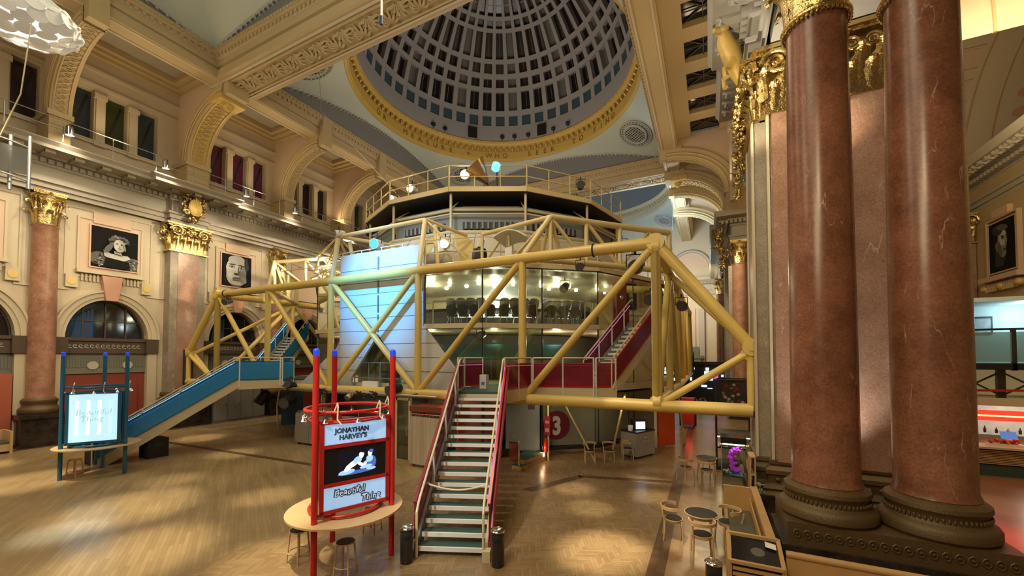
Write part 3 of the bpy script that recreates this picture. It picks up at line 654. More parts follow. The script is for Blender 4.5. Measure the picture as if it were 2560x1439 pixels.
def capital_mesh(r,h):
    t=MB(); t.lathe((0,0,0),[(r*1.02,-.06),(r*1.12,-.03),(r*1.02,.0),(r,.02),(r*1.02,h*.5),(r*1.15,h*.8),(r*1.3,h*.9)],24)
    for row,(z,n,hh,off) in enumerate(((.03,8,h*.42,0),(h*.2,8,h*.5,.5))):
        for k in range(n):
            a=2*PI*(k+off)/n; d=V(math.cos(a),math.sin(a),0); leaf(t,d*r*1.03+UP*z,d,UP,hh,r*.8,.5)
    for k in range(4):
        a=PI/4+k*PI/2; d=V(math.cos(a),math.sin(a),0); volute(t,d*r*1.28+UP*h*.74,d,UP,r*.34,r*.12)
        for s in (-.22,.22): d2=V(math.cos(a+s),math.sin(a+s),0); volute(t,d2*r*1.22+UP*h*.74,d,UP,r*.3,r*.1); t.path([d2*r*1.05+UP*h*.45,d2*r*1.15+UP*h*.62,d2*r*1.3+UP*h*.76],.04,5)
        a=k*PI/2; d=V(math.cos(a),math.sin(a),0); w=V(-d.y,d.x,0)
        for s in (-1,1): volute(t,d*r*1.12+w*s*r*.2+UP*h*.72,w*s,UP,r*.2,r*.05)
        c=d*r*1.3+UP*h*.93
        for q in range(7): t.sphere(c+(w*math.cos(q*2*PI/7)+UP*math.sin(q*2*PI/7))*r*.14,r*.08,6,4)
        t.sphere(c+d*.04,r*.08,6,4)
    pl=[]; n=6
    for k in range(4):
        a=PI/4+k*PI/2; p=V(math.cos(a),math.sin(a),0)*r*1.85; q=V(math.cos(a+PI/2),math.sin(a+PI/2),0)*r*1.85
        for j in range(n): f=j/n; m=p.lerp(q,f); m=m*(1-.22*math.sin(PI*f)) ; pl.append((m.x,m.y))
    t.prism([(x*.96,y*.96) for x,y in pl],h*.9,h*.95); t.prism(pl,h*.95,h*1.02)
    return t
def pil_capital(x0,x1,y0,y1,z,h):   # rectangular gilded capital wrapped round a pier
    t=MB(); t.box(x0,y0,z-.06,x1,y1,z+h*.92); t.box(x0-.12,y0-.12,z-.1,x1+.12,y1+.12,z-.03); t.box(x0-.3,y0-.3,z+h*.93,x1+.3,y1+.3,z+h)
    t.box(x0-.2,y0-.2,z+h*.88,x1+.2,y1+.2,z+h*.94)
    for (p,q,o) in (((x0,y0),(x1,y0),(0,-1)),((x1,y1),(x0,y1),(0,1)),((x0,y1),(x0,y0),(-1,0)),((x1,y0),(x1,y1),(1,0))):
        p,q,o=V(*p,0),V(*q,0),V(*o,0); L=(q-p).length; d=(q-p)/L; n=max(2,round(L/.38))
        for k in range(n): c=p+d*L*(k+.5)/n; leaf(t,c+UP*(z+.02),o,UP,h*.42,L/n*1.05,.55)
        for k in range(n+1): c=p+d*L*k/n; leaf(t,c+UP*(z+h*.2),o,UP,h*.48,L/n*1.0,.55)
        for k in range(n): c=p+d*L*(k+.5)/n; volute(t,c+o*.15+UP*(z+h*.70),d if k%2 else -d,UP,.17,.05)
        c=(p+q)/2+o*.2+UP*(z+h*.9)
        for j in range(8): t.sphere(c+(d*math.cos(j*PI/4)+UP*math.sin(j*PI/4))*.13,.07,6,4)
        t.sphere(c+o*.04,.07,6,4)
        for e,s in ((p,1),(q,-1)): volute(t,e+o*.22+d*s*.22+UP*(z+h*.72),(-d*s),UP,.33,.075)
    return t
def base_prof(r): return [(r*1.38,0),(r*1.45,.06),(r*1.45,.2),(r*1.38,.27),(r*1.28,.3),(r*1.2,.36),(r*1.18,.44),(r*1.22,.5),(r*1.28,.56),(r*1.26,.64),(r*1.14,.7),(r*1.04,.74)]
SH_T=10.5
shaftm=MB(); shaftm.lathe((0,0,0),[(.5,2.2),(.47,2.3),(.468,5),(.455,7.5),(.43,SH_T-.1),(.45,SH_T-.05),(.45,SH_T+.02)],40)
capm=capital_mesh(.43,1.58)
def column(x,y,label,shaft=redm_lit,group=None,ped=True,pedx=0.):
    c=thing('column',label,'column',(0,0,0),group)
    c.location=(x,y,0); OFF[c.name]=V(0,0,0)
    global _cs
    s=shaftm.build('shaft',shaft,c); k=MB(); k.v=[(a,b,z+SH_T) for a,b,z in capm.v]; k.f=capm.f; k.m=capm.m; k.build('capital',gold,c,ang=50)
    b=MB(); b.lathe((0,0,1.5),base_prof(.475),40); b.build('base',bronze if ped!='dark' else bronze,c)
    if ped:
        p=MB(); p.box(-.82,-.82,0,.82,.82,.12); p.box(-.74,-.74,.12,.74,.74,1.3); p.box(-.82,-.82,1.3,.82,.82,1.5); p.build('pedestal',darkm,c,sm=False)
    return c
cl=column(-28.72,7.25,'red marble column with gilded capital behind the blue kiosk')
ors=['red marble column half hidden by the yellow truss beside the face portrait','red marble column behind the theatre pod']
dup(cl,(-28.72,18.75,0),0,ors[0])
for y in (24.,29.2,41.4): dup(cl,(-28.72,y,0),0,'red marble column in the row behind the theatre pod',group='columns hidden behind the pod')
def pier(lbl,x0,x1,y0,y1,face,z1=SH_T):
    t=thing('pier',lbl,'pier',((x0+x1)/2,(y0+y1)/2,0))
    b=MB(); b.box(x0,y0,2.1,x1,y1,z1-.02); b.build('core',greym,t,sm=False)
    p=MB(); fx=x1 if face>0 else x0; e=.03*face
    if face in (1,-1): p.box(min(fx,fx+e),y0+.38,2.12,max(fx,fx+e),y1-.38,z1-.1)
    p.build('panel',pinkm,t,sm=False)
    k=pil_capital(x0,x1,y0,y1,z1,1.58); k.build('capital',gold,t,ang=50)
    s=MB(); mitre(s,[(x0,y0),(x1,y0),(x1,y1),(x0,y1)],[(.0,2.12),(.05,2.1),(.1,2.0),(.1,1.94),(.05,1.88),(.12,1.8),(.2,1.72),(.2,1.58),(.26,1.5)],True); s.build('base',bronze,t)
    d=MB(); d.box(x0-.28,y0-.28,0,x1+.28,y1+.28,1.5); d.box(x0-.34,y0-.34,1.36,x1+.34,y1+.34,1.5); d.box(x0-.34,y0-.34,0,x1+.34,y1+.34,.16); d.build('pedestal',darkm,t,sm=False)
    return t
pier('broad grey and pink marble pier where the yellow truss meets the wall',XW,-28.3,12.08,13.9,1)
pier('far grey and pink marble pier behind the theatre pod',XW,-28.3,34.4,36.2,1)
# the great pier with its pair of columns
t=thing('pier','huge pink and grey marble pier behind the pair of red columns','pier',(2.9,13,0))
b=MB(); b.box(1.4,12.05,1.5,4.5,14.2,SH_T); b.build('core',greym,t,sm=False)
b=MB(); b.box(1.12,12.3,1.5,1.4,14.1,SH_T); b.build('side_pilaster',greym,t,sm=False)
for q in ((1.4,12.0,1.46,12.05),(1.09,12.26,1.14,12.3),(1.09,12.34,1.12,12.55),(1.09,13.85,1.12,14.06)): b=MB(); b.box(q[0],q[1],1.6,q[2],q[3],SH_T-.1); b.build('edge_strip',cream,t,sm=False)
b=MB(); b.box(1.42,14.2,0,4.3,17.6,12.1); struct(b.build('wall_right',stone,sm=False))
p=MB(); p.box(1.52,11.98,1.56,4.3,12.05,SH_T-.05); p.build('panel',pinkm,t,sm=False)
pil_capital(1.4,4.5,12.05,14.2,SH_T,1.58).build('capital',gold,t,ang=50); pil_capital(1.14,1.38,12.32,14.08,SH_T,1.56).build('side_capital',gold,t,ang=50)
for nm,q in (('base',[(1.4,12.05),(4.5,12.05),(4.5,14.2),(1.4,14.2)]),('side_base',[(1.12,12.3),(1.4,12.3),(1.4,14.1),(1.12,14.1)])):
    s=MB(); mitre(s,q,[(.0,1.6),(.06,1.58),(.06,1.5),(.03,1.46),(.1,1.42),(.16,1.36),(.16,1.26),(.1,1.22),(.1,1.06),(.2,1.02),(.24,.92),(.2,.88),(.3,.84),(.34,.78)],True)
    if nm=='base':
        for k in range(14): s.sphere((1.5+.22*k,11.92,1.14),.055,8,5,.9)
    s.build(nm,bronze,t)
d=MB(); d.box(1.0,11.6,0,4.8,14.4,.8); d.build('pedestal',darkm,t,sm=False)
def foliage(mb,c,rad,n,seed,sz=.1):
    R=random.Random(seed); c=V(c)
    for k in range(n):
        d=V(R.gauss(0,1),R.gauss(0,1),R.gauss(0,1)).normalized(); p=c+V(d.x*rad[0],d.y*rad[1],d.z*rad[2])*R.uniform(.5,1)
        if k%3==0: leaf(mb,p,d,V(R.gauss(0,.5),R.gauss(0,.5),1).normalized(),sz*2.4,sz*1.8,.8)
        else: mb.sphere(p,sz*R.uniform(.5,1),7,5,R.uniform(.7,1.3))
g=MB(); foliage(g,(.95,13.9,11.3),(.22,.3,.75),80,3,.085); foliage(g,(1.0,14.4,10.6),(.16,.3,.6),50,5,.065); g.path([(1.0,13.8,11.8),(1.0,14.3,10.8),(1.0,14.6,10.0)],.05,6)
for k in range(4): volute(g,(.85,13.7+.22*k,11.9-.3*k),(0,1,0),UP,.19,.05)
tag(g.build('gilded_garland',gold,ang=50),'gilded garland of leaves and scrolls on the far corner of the huge marble pier','ornament')
g=MB(); foliage(g,(1.1,16.6,11.0),(.2,.22,.7),60,13,.09); foliage(g,(1.05,17.0,10.3),(.14,.2,.5),30,14,.07); g.path([(1.1,16.6,11.5),(1.08,17.0,10.0)],.05,6); tag(g.build('gilded_garland',gold,ang=50),'small gilded leaf drop under the cornice beyond the huge marble pier','ornament')
# crouching beast bracket, painted gold
g=MB(); O=V(.2,2.75,-.35); P_=lambda *a:[V(q)+O for q in a]
g.path(P_((.75,10.35,12.5),(.62,10.5,13.0),(.5,10.55,13.5),(.35,10.5,13.9),(.3,10.35,14.1)),[.16,.24,.27,.24,.16],10); g.sphere(V(.28,10.25,14.2)+O,.2,10,7); g.path(P_((.2,10.2,14.1),(.05,10.1,14.05)),[.1,.06],7)
for k in range(4): g.path(P_((.4,10.3+.12*k,14.1),(.2,10.2+.12*k,14.4),(.1,10.1+.16*k,14.3)),[.06,.05,.02],5)
for s in (-1,1): g.path(P_((.55,10.5+s*.2,13.1),(.3,10.45+s*.25,12.9),(.35,10.4+s*.25,12.6)),[.1,.07,.09],6)
g.plate(P_((.7,10.6,12.9),(.7,11.1,12.9),(.75,11.2,13.9),(.7,10.7,14.0)),.12)
tag(g.build('beast_bracket',goldpaint,ang=60),'yellow gilded crouching beast bracket on the cornice above the huge pier','ornament')
L=thing('plinth','black marble plinth with a bronze rosette band under the pair of red columns','plinth',(2.6,9.2,0))
p=MB(); p.box(1.05,8.35,0,4.25,10.05,.675); p.box(1.11,8.44,.675,4.19,9.99,.93); p.build('block',darkm,L,sm=False)
p=MB(); p.box(1.196,8.5,.93,4.1,9.93,1.316)
for k in range(20): p.path([(1.335+.145*k+.048*math.cos(q*PI/5),8.49,1.135+.064*math.sin(q*PI/5)) for q in range(10)],.013,5,True).sphere((1.335+.145*k,8.495,1.135),.027,6,4)
p.build('rosette_band',bronze,L)
for x,lb in ((1.89,'giant polished red marble column nearer the yellow truss'),(3.353,'giant polished red marble column standing next to the bar aisle')):
    Yc=9.185; c=thing('column',lb,'column',(x,Yc,0)); OFF[c.name]=V(x,Yc,0)
    q=MB(); q.lathe((x,Yc,0),[(.545,1.915),(.507,2.02),(.504,5),(.49,7.5),(.464,10.34),(.48,10.4),(.48,10.45)],64); q.build('shaft',redm,c)
    cm=capital_mesh(.464,1.7); k=MB(); k.v=[(a+x,b+Yc,z+10.5) for a,b,z in cm.v]; k.f=cm.f; k.m=cm.m; k.build('capital',gold,c,ang=50)
    b=MB(); b.lathe((x,Yc,1.316),[(a,z*.81) for a,z in base_prof(.507)],56)
    for j in range(60): a=2*PI*j/60; b.sphere((x+.625*math.cos(a),Yc+.625*math.sin(a),1.65),.024,5,4,1.6)
    b.build('base',bronze,c)
    a=MB(); a.ring((x,Yc,10.46),.507,.048,40,8)
    for j in range(44): w=2*PI*j/44; a.sphere((x+.523*math.cos(w),Yc+.523*math.sin(w),10.38),.032,6,4)
    a.build('astragal',gold,c)
e=MB(); e.box(1.5,8.7,12.12,4.4,17.5,14.2); EP=[(1.4,8.6),(4.5,8.6),(4.5,17.6),(1.4,17.6),(1.4,14.1),(1.12,14.1),(1.12,12.3),(1.4,12.3)]
mitre(e,EP,[(o*.72 if o>0 else o,z) for o,z in ENT],True)
y=8.8
while y<17.5:
    x=1.12 if 12.2<y<14.1 else 1.4; e.box(x-.2,y,13.51,x,y+.16,13.72); y+=.27
y=8.9
while y<17.6:
    x=1.1 if 12.2<y<14.1 else 1.38; e.box(x-.8,y,13.76,x,y+.3,13.9); e.path([(x-.65,y,13.8),(x-.7,y+.1,13.72),(x-.6,y+.22,13.74)],.05,5); y+=.62
struct(e.build('trim_97',[grey],ang=25))
# far pier on the opposite side with its column
pb=MB(); pb.box(1.5,32.0,0,4.6,35,12.1); pb.box(1.2,35,0,4.6,38.6,12.1); pb.box(1.5,44,0,4.6,47,12.1); pb.box(1.5,50,0,4.6,57,12.1); struct(pb.build('wall_right',greym,sm=False))
e=MB(); mitre(e,[(1.5,31.95),(4.6,31.95),(4.6,57),(1.2,57),(1.2,35),(1.5,35)],[(o*.72 if o>0 else o,z) for o,z in ENT],True)
x=.9
while x<4.6: e.box(x,31.55,13.51,x+.16,31.75,13.72); x+=.27
y=32.
while y<56: e.box(.75,y,13.76,1.3,y+.3,13.9); e.box(1.15,y,13.5,1.3,y+.16,13.72); y+=.5
struct(e.build('trim_98',stone,ang=25))
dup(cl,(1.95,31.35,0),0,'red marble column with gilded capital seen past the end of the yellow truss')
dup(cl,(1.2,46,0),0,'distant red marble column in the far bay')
q=MB(); q.box(1.3,31.6,2.1,1.75,32.0,SH_T); struct(q.build('wall_right',greym,sm=False))
g=MB(); foliage(g,(.75,32.,12.2),(.3,.3,.9),50,21,.14); foliage(g,(1.0,31.9,10.9),(.25,.2,.9),40,22,.12); tag(g.build('gilded_garland',gold,ang=50),'gilded leaf bracket at the corner of the far pier','ornament')
# aisle column capital seen beyond the giant columns
t=thing('pier','gold capped pink pilaster beside the portrait in the bar aisle','pier',(12.5,31.1,0)); k=MB(); k.box(11.9,30.85,0,13.25,31.45,SH_T); k.build('core',pinkm,t,sm=False); pil_capital(11.95,13.2,30.85,31.4,SH_T,1.58).build('capital',gold,t,ang=50)
# gold cartouche over the broad pier
g=thing('cartouche','gilded oval cartouche with leaf sprays on the cornice above the broad pier','ornament',(-27.8,12.98,13.2))
q=MB(); q.lathe((0,0,0),[(0.001,.1),(.3,.06),(.36,0)],24,cap=False); q.v=[(-27.6+z,12.98+a,13.1+b*1.45) for a,b,z in q.v]; q.build('oval_shield',goldpaint,g)
q=MB(); foliage(q,(-27.75,12.98,13.75),(.25,.55,.25),40,31,.12); foliage(q,(-27.7,12.98,12.4),(.2,.3,.3),30,32,.1)
for s in (-1,1): foliage(q,(-27.75,12.98+s*.5,13.2),(.15,.14,.5),26,33+s,.09); volute(q,(-27.65,12.98+s*.42,12.75),(0,s,0),UP,.16,.05)
q.build('leaf_spray',gold,g,ang=50)
# portraits (flat printed pictures in the wall panels)
def portrait(label,org,ux,uz,w,h,kind):
    o=V(org); ux=V(ux); uz=V(uz); n=ux.cross(uz); 
    t=thing('portrait',label,'picture',org)
    f=MB(); f.ob(o,ux,n,uz,w/2,.04,h/2); f.build('backing',mat('print_black',(.008,.0075,.007),.8,spec=.15),t,sm=False)
    fr=MB(); fr.mi(0)
    for a,b,c,d in ((-w/2-.03,0,.03,h/2+.06),(w/2+.03,0,.03,h/2+.06),(0,h/2+.03,w/2,.03),(0,-h/2-.03,w/2,.03)): fr.ob(o+ux*a+uz*b,ux,n,uz,c,.06,d)
    fr.build('frame',palepink,t,sm=False)
    G=[mat('print_grey_%d'%k,(v,v*.96,v*.88),.8,var=(5,.25),spec=.15) for k,v in enumerate((.010,.045,.12,.24,.38,.52))]
    m=MB(); lay=[0]
    def el(x,y,rx,ry,g,rot=0,a0=0,a1=2*PI,clip=True):
        lay[0]+=1; z=.042+.0022*lay[0]; c,s=math.cos(rot),math.sin(rot); pts=[]
        for k in range(28):
            a=a0+(a1-a0)*k/27; px,py=rx*math.cos(a),ry*math.sin(a); X=x+px*c-py*s; Y=y+px*s+py*c
            X=max(-w/2+.01,min(w/2-.01,X)); Y=max(-h/2+.01,min(h/2-.01,Y)); pts.append(o+ux*X+uz*Y+n*z)
        m.mi(g).add(pts,[tuple(range(28))])
    def pg(P,g):
        lay[0]+=1; z=.042+.0022*lay[0]; m.mi(g).add([o+ux*max(-w/2+.01,min(w/2-.01,X))+uz*max(-h/2+.01,min(h/2-.01,Y))+n*z for X,Y in P],[tuple(range(len(P)))])
    if kind=='woman':
        el(.05,-.95,.95,.6,0); el(-.62,-.6,.4,.35,2); el(.72,-.75,.4,.4,2); 
        R=random.Random(4)
        for k in range(40): s=R.choice((-1,1)); el(s*R.uniform(.55,.9)+.05,R.uniform(-1.05,-.35),.05,.03,R.choice((0,3,4)),R.uniform(0,3))
        pg([(-.5,-.12),(-.2,-.28),(.2,-.3),(.5,-.28),(.62,-.42),(.3,-.62),(-.1,-.64),(-.45,-.45)],5); pg([(-.38,-.5),(.55,-.62),(.6,-1.05),(-.5,-1.05)],0)
        pg([(-.08,-.1),(.22,-.14),(.28,-.38),(-.05,-.36)],4); pg([(-.1,-.24),(.26,-.3),(.26,-.34),(-.1,-.28)],0)
        for k in range(46): a=R.uniform(0,PI*1.15)-.1; r=R.uniform(.24,.42); el(.12+r*math.cos(a),.32+r*.95*math.sin(a),.07,.06,R.choice((1,2,2,3)),R.uniform(0,3))
        el(-.33,-.02,.12,.28,2,-.5); el(.1,.18,.24,.34,4,.1); el(.02,.2,.12,.26,5,.1); el(0,.26,.055,.018,0); el(.2,.24,.055,.018,0); el(.0,.31,.07,.012,1,.1); el(.21,.29,.07,.012,1,-.1); el(.1,.12,.03,.05,3); el(.1,.02,.085,.018,1); el(.3,.12,.05,.2,3,.2)
    elif kind=='face':
        pg([(-.92,-1),(.92,-1),(.92,.4),(-.92,.4)],0); el(-.02,-.08,.70,.98,4); el(-.25,.1,.42,.7,5); el(.45,-.2,.3,.6,3); el(0,.72,.55,.35,4); el(.62,.5,.14,.5,1,.1)
        for x in (-.32,.28): el(x,.27,.2,.085,2); el(x,.26,.15,.05,4); el(x,.26,.055,.05,0); el(x,.42,.24,.04,1,.08 if x<0 else -.1)
        pg([(-.1,.3),(.06,.3),(.12,-.14),(-.16,-.14)],5); pg([(.04,.3),(.1,.28),(.17,-.12),(.06,-.16)],2); el(-.04,-.2,.17,.05,1); el(-.03,-.5,.27,.05,1); el(-.03,-.56,.24,.06,3); el(-.02,-.45,.22,.03,2); el(-.05,-.82,.3,.14,5); el(.72,-.3,.12,.5,0); el(-.78,-.2,.1,.6,0)
    else:
        pg([(-.55,-1),(.1,-1),(.3,-.45),(-.5,-.1)],1); el(-.1,.32,.46,.62,3,-.15); el(.05,.2,.36,.6,4,-.12); el(.12,.34,.24,.38,5,-.1); el(.08,-.28,.28,.3,3); el(-.48,.35,.2,.5,0,-.1); el(-.3,.82,.4,.25,1,-.2); el(.1,.9,.42,.15,2,-.2); el(-.36,.05,.09,.2,3); 
        el(.12,.36,.12,.04,1); el(.42,.34,.07,.04,1); el(.12,.45,.15,.03,0,-.15); el(.42,.45,.1,.03,0,-.1); pg([(.3,.4),(.44,.02),(.28,-.04)],3); el(.28,-.2,.14,.035,1); el(.26,-.27,.12,.03,2); el(-.15,-.1,.14,.4,2,.3)
    m.build('print',G,t,sm=False)
portrait('large black and white portrait print of a person in a lace collar and dark bodice',(XW+.1,9.82,9.98),(0,1,0),(0,0,1),1.9,2.15,'woman')
portrait('large black and white close-up print of a pale face filling the frame',(XW+.1,16.05,9.98),(0,1,0),(0,0,1),1.9,2.15,'face')
portrait('large black and white portrait print of a dark haired person above the bar balcony',(13.2,28.5,9.7),(0,-1,0),(0,0,1),2.0,2.5,'man')
t=MB(); rectmould(t,27.3,8.2,29.7,11.2,13.12,.08,.18); t.box(12.9,27.0,8.0,13.3,30.0,8.25); t.box(13.1,27.9,11.2,13.3,29.1,11.6)
for k in range(14): t.box(13.05,27.3+k*.18,7.5,13.3,27.39+k*.18,7.9)
for y in (27.2,28.5,29.8): t.mi(1).sphere((13.1,y,7.7),.18,12,8)
struct(t.build('trim_99',[palepink,goldpaint]))
# cornice rail and its floodlights
r=thing('rail','thin metal safety rail along the cornice ledge under the stained windows','rail',(-27.0,20,14.25))
q=MB()
y=2.
while y<34: q.tube((-26.95,y,14.2),(-26.95,y,15.2),.022,n=6); y+=1.75
q.build('post',steel,r)
for z,n in ((15.2,'top_rail'),(14.75,'mid_rail')):
    k=MB(); k.tube((-26.95,1,z),(-26.95,34,z),.022,n=6); k.build(n,steel,r)
# ================================================================ STEEL TRUSSES
PN=[-25.2,-20.6,-15.88,-10.73,-6.0,-1.44]; TY=13.05; ZB,ZT=2.68,7.72
def gusset(mb,p,ax,r=.2,th=.16): p=V(p); ax=V(ax).normalized(); mb.tube(p-ax*th,p+ax*th,r,n=18); mb.tube(p-ax*(th+.02),p+ax*(th+.02),r*.45,n=14)
def tpart(root,name,p,q,r,mt=yellow,pin=None,n=16):
    m=MB(); m.tube(p,q,r,n=n)
    if pin:
        for e in (p,q): gusset(m,V(e)+(V(q)-V(p)).normalized()*.12*(1 if e is p else -1),pin,r*1.5,r*.75)
    return m.build(name,mt,root)
def truss(label,P,ends,diag,pin,dz=0.):
    # P: list of plan nodes; ends: plan points at the piers; diag: list of (node a top?, node b top?)
    t=thing('truss',label,'steel truss',(P[0][0],P[0][1],ZB))
    T=[V(x,y,ZT) for x,y in P]; B=[V(x,y,ZB) for x,y in P]
    m=MB(); m.tube(T[0],T[-1],.19,n=20); m.build('top_chord',yellow,t)
    e0=V(*ends[0],ZB) if ends[0] else B[0]; e1=V(*ends[1],ZB) if ends[1] else B[-1]; m=MB(); m.tube(e0,e1,.19,n=20); m.build('bottom_chord',yellow,t)
    for k,(a,b) in enumerate(zip(T,B)): tpart(t,'vertical',a,b,.15 if k in (0,len(T)-1) else .14,pin=pin if k in (0,len(T)-1) else None)
    for i,j,u in diag: tpart(t,'diagonal',(T[i] if u else B[i]),(B[j] if u else T[j]),.125,pin=pin)
    for e,k in ((e0,0),(e1,-1)):
        if (e-B[k]).length<.1: continue
        s=V(e.x,e.y,4.45); o=(s-T[k]).normalized()
        m=MB(); m.tube(T[k],s,.17,n=18); gusset(m,s,pin,.24,.17); gusset(m,T[k],pin,.27,.18); m.build('end_strut',yellow,t)
        tpart(t,'end_post',s,e,.13); tpart(t,'end_brace',B[k],s+V(0,0,-.12),.11,pin=pin)
        m=MB(); d=(e-V(P[k][0],P[k][1],ZB)).normalized(); m.ob(V(e.x,e.y,3.55)+d*.08,d,d.cross(UP),UP,.05,.24,1.05); m.build('bearing_pad',rubber,t)
    return t
FP=[(x,TY) for x in PN]
DG=[(0,1,True),(1,2,True),(2,3,True),(3,2,True),(4,3,True),(5,4,True)]
truss('great yellow tubular truss spanning the hall in front of the pod',FP,((-28.15,TY),(1.08,TY)),DG,(0,1,0))
SY=[TY+k*4.62 for k in range(6)]
truss('yellow tubular truss running back past the blue stair side of the pod',[(PN[0],y) for y in SY],(None,(PN[0],SY[-1]+2.9)),[(1,0,True),(1,2,True),(2,3,True),(3,4,True),(5,4,True)],(1,0,0))
truss('yellow tubular truss running back past the red stair side of the pod',[(PN[5],y) for y in SY],(None,(PN[5],SY[-1]+2.9)),[(1,0,True),(1,2,True),(2,3,True),(3,4,True),(5,4,True)],(1,0,0))
def brace(label,segs,r,mt=yellow,cat='brace',name='brace',joints=True):
    t=thing(name,label,cat,segs[0][0])
    for p,q,rr in segs: tpart(t,'tube',p,q,rr,mt,n=12)
    return t
brace('yellow tubular strut from the hall pier up to the side truss near the blue stair',[((-28.1,13.3,4.35),(-25.2,17.67,7.6),.11),((-28.1,13.3,4.35),(-25.2,13.05,2.7),.1)],.11)
brace('yellow tubular strut from the marble pier up to the side truss near the red stair',[((1.15,13.35,4.4),(-1.44,17.67,7.6),.11)],.11)
# raised corner trusses and roof frames over the pod
def rooftruss(label,pts,mt=yellowp):
    t=thing('roof_truss',label,'steel truss',pts[0][1])
    for n,p,q,r in pts: tpart(t,n,p,q,r,mt,n=12)
    return t
def corner(sg,label):
    fx=lambda x: x if sg>0 else 2*CX-x
    A=V(fx(-6.0),TY,ZT+.05); B=V(fx(-1.44),17.9,ZT+.05); n=5; top=lambda f:V(A.x+(B.x-A.x)*f,A.y+(B.y-A.y)*f,9.38)
    bot=lambda f:A.lerp(B,f); L=[('bottom_chord',A,B,.12),('top_chord',top(.17),top(1.0),.12),('end_strut',A,top(.17),.11),('end_strut',B,top(1.),.1)]
    F=[.17,.4,.63,.85]
    for f in F: L.append(('vertical',bot(f),top(f),.085))
    for a,b in ((.17,.4),(.4,.63),(.85,.63),(.85,1.)): L.append(('diagonal',top(a),bot(b),.07))
    for s in (-.35,.35): L.append(('fan_strut',top(.17),A+V(fx(-6)*0+s*sg+.6*sg,1.4+s,0),.07))
    L.append(('side_tube',top(.17),V(fx(-8.6),14.6,9.38),.09)); L.append(('side_post',V(fx(-8.6),14.6,9.38),V(fx(-8.6),14.6,7.9),.07)); L.append(('side_post',V(fx(-7.2),14.3,9.36),V(fx(-7.2),14.3,7.9),.07)); L.append(('side_brace',V(fx(-7.2),14.3,9.36),V(fx(-8.6),14.6,7.95),.05)); L.append(('side_brace',top(.17),V(fx(-7.2),14.3,7.95),.06))
    return rooftruss(label,L)
corner(1,'pale yellow corner truss rising over the pod roof above the red stair'); corner(-1,'pale yellow corner truss rising over the pod roof above the blue stair')
N1,N2=V(-15.75,13.3,9.88),V(-10.95,13.75,10.12)
rooftruss('pale yellow roof frame standing over the white clad panel',[('ridge_tube',N1,N2,.09),('front_leg',N1,V(-15.88,TY,ZT),.11),('front_leg',N2,V(-10.73,TY,ZT),.11),('rear_leg',N1,V(-16.6,15.2,8.1),.06),('rear_leg',N2,V(-10.3,15.5,8.1),.06),('rear_leg',N1,V(-15.2,15.4,8.1),.06),('back_tube',N1,V(-14.4,16.4,10.0),.08),('back_tube',N2,V(-10.4,16.2,10.0),.08),('side_stay',N1,V(-18.6,14.6,8.2),.04),('side_stay',N1,V(-19.2,14.6,9.4),.05),('side_stay',N2,V(-8.8,14.6,7.9),.04),('post',N2+V(.3,.3,-.2),V(-10.6,14.2,7.9),.1),('post',N1+V(.4,.3,-.2),V(-15.3,14.,7.9),.09)])
# ================================================================ THE POD (round theatre module)
def ngon(n,R,z,a0): return [V(CX+R*math.cos(a0+2*PI*k/n),CY+R*math.sin(a0+2*PI*k/n),z) for k in range(n)]
A14=-PI/2-PI/14
v14=lambda R,z: ngon(14,R,z,A14)
pod=thing('theatre_pod','round many-sided theatre pod of glass and pale cladding hung inside the yellow trusses','theatre',(CX,CY,0))
RP=11.18
def frust(mb,R0,z0,R1,z1,ks=range(14)):
    a,b=v14(R0,z0),v14(R1,z1)
    for k in ks: mb.quad(a[k],a[(k+1)%14],b[(k+1)%14],b[k])
def wallpts():   # plan of the glazed wall with a slight kink in the middle of each side
    P=v14(RP,0); out=[]
    for k in range(14):
        a,b=P[k],P[(k+1)%14]; m=(a+b)/2; d=(m-V(CX,CY,0)).normalized(); out+=[a,m+d*(.0 if k==0 else .55)]
    return out
WP=wallpts()
# decks
for z0,z1,R,nm in ((2.62,2.98,11.0,'stage_deck'),(5.36,5.58,11.1,'gallery_deck'),(7.92,8.1,11.3,'roof_deck')):
    m=MB(); m.prism([(p.x,p.y) for p in [V(CX,CY,0)+(q-V(CX,CY,0))*(R/RP) for q in WP]],z0,z1); m.build(nm,[creamp],pod,sm=False)
m=MB(); m.prism([(p.x,p.y) for p in v14(11.05,0)],0,.28); m.build('plinth',oak,pod,sm=False)
# glazing: each pane a part
def pane(i,z0,z1,mt=module,nm='glass_pane',ins=0.):
    a,b=WP[i%28],WP[(i+1)%28]; d=(b-a).normalized(); n=V(d.y,-d.x,0); a=a+d*.03-n*ins; b=b-d*.03-n*ins; m=MB()
    m.ob(V((a.x+b.x)/2,(a.y+b.y)/2,(z0+z1)/2),d,n,UP,(b-a).length/2,.012,(z1-z0)/2); return m.build(nm,mt,pod,sm=False)
for i in (2,3,4,5,6,7,25,26,24,27,23): pane(i,5.58,7.9); 
for i in (2,3,5,6,7,24,26,25): pane(i,3.0,5.36)
for i in (2,4,5,6,7,26,25): pane(i,.36,2.5,screen,'screen_pane',.3)
m=MB()
for i in range(2,28):
    p=WP[i]; m.tube((p.x,p.y,.3),(p.x,p.y,7.9),.035,n=6)
m.build('mullion',mat('dark_mullion',(.05,.05,.045),.4,.4),pod)
for zz,ww in ((7.93,.08),(.32,.14)):
    m=MB()
    for i in range(2,28): a,b=WP[i],WP[(i+1)%28]; m.bar((a.x,a.y,zz),(b.x,b.y,zz),ww,ww)
    m.build('glazing_rail',black,pod,sm=False)
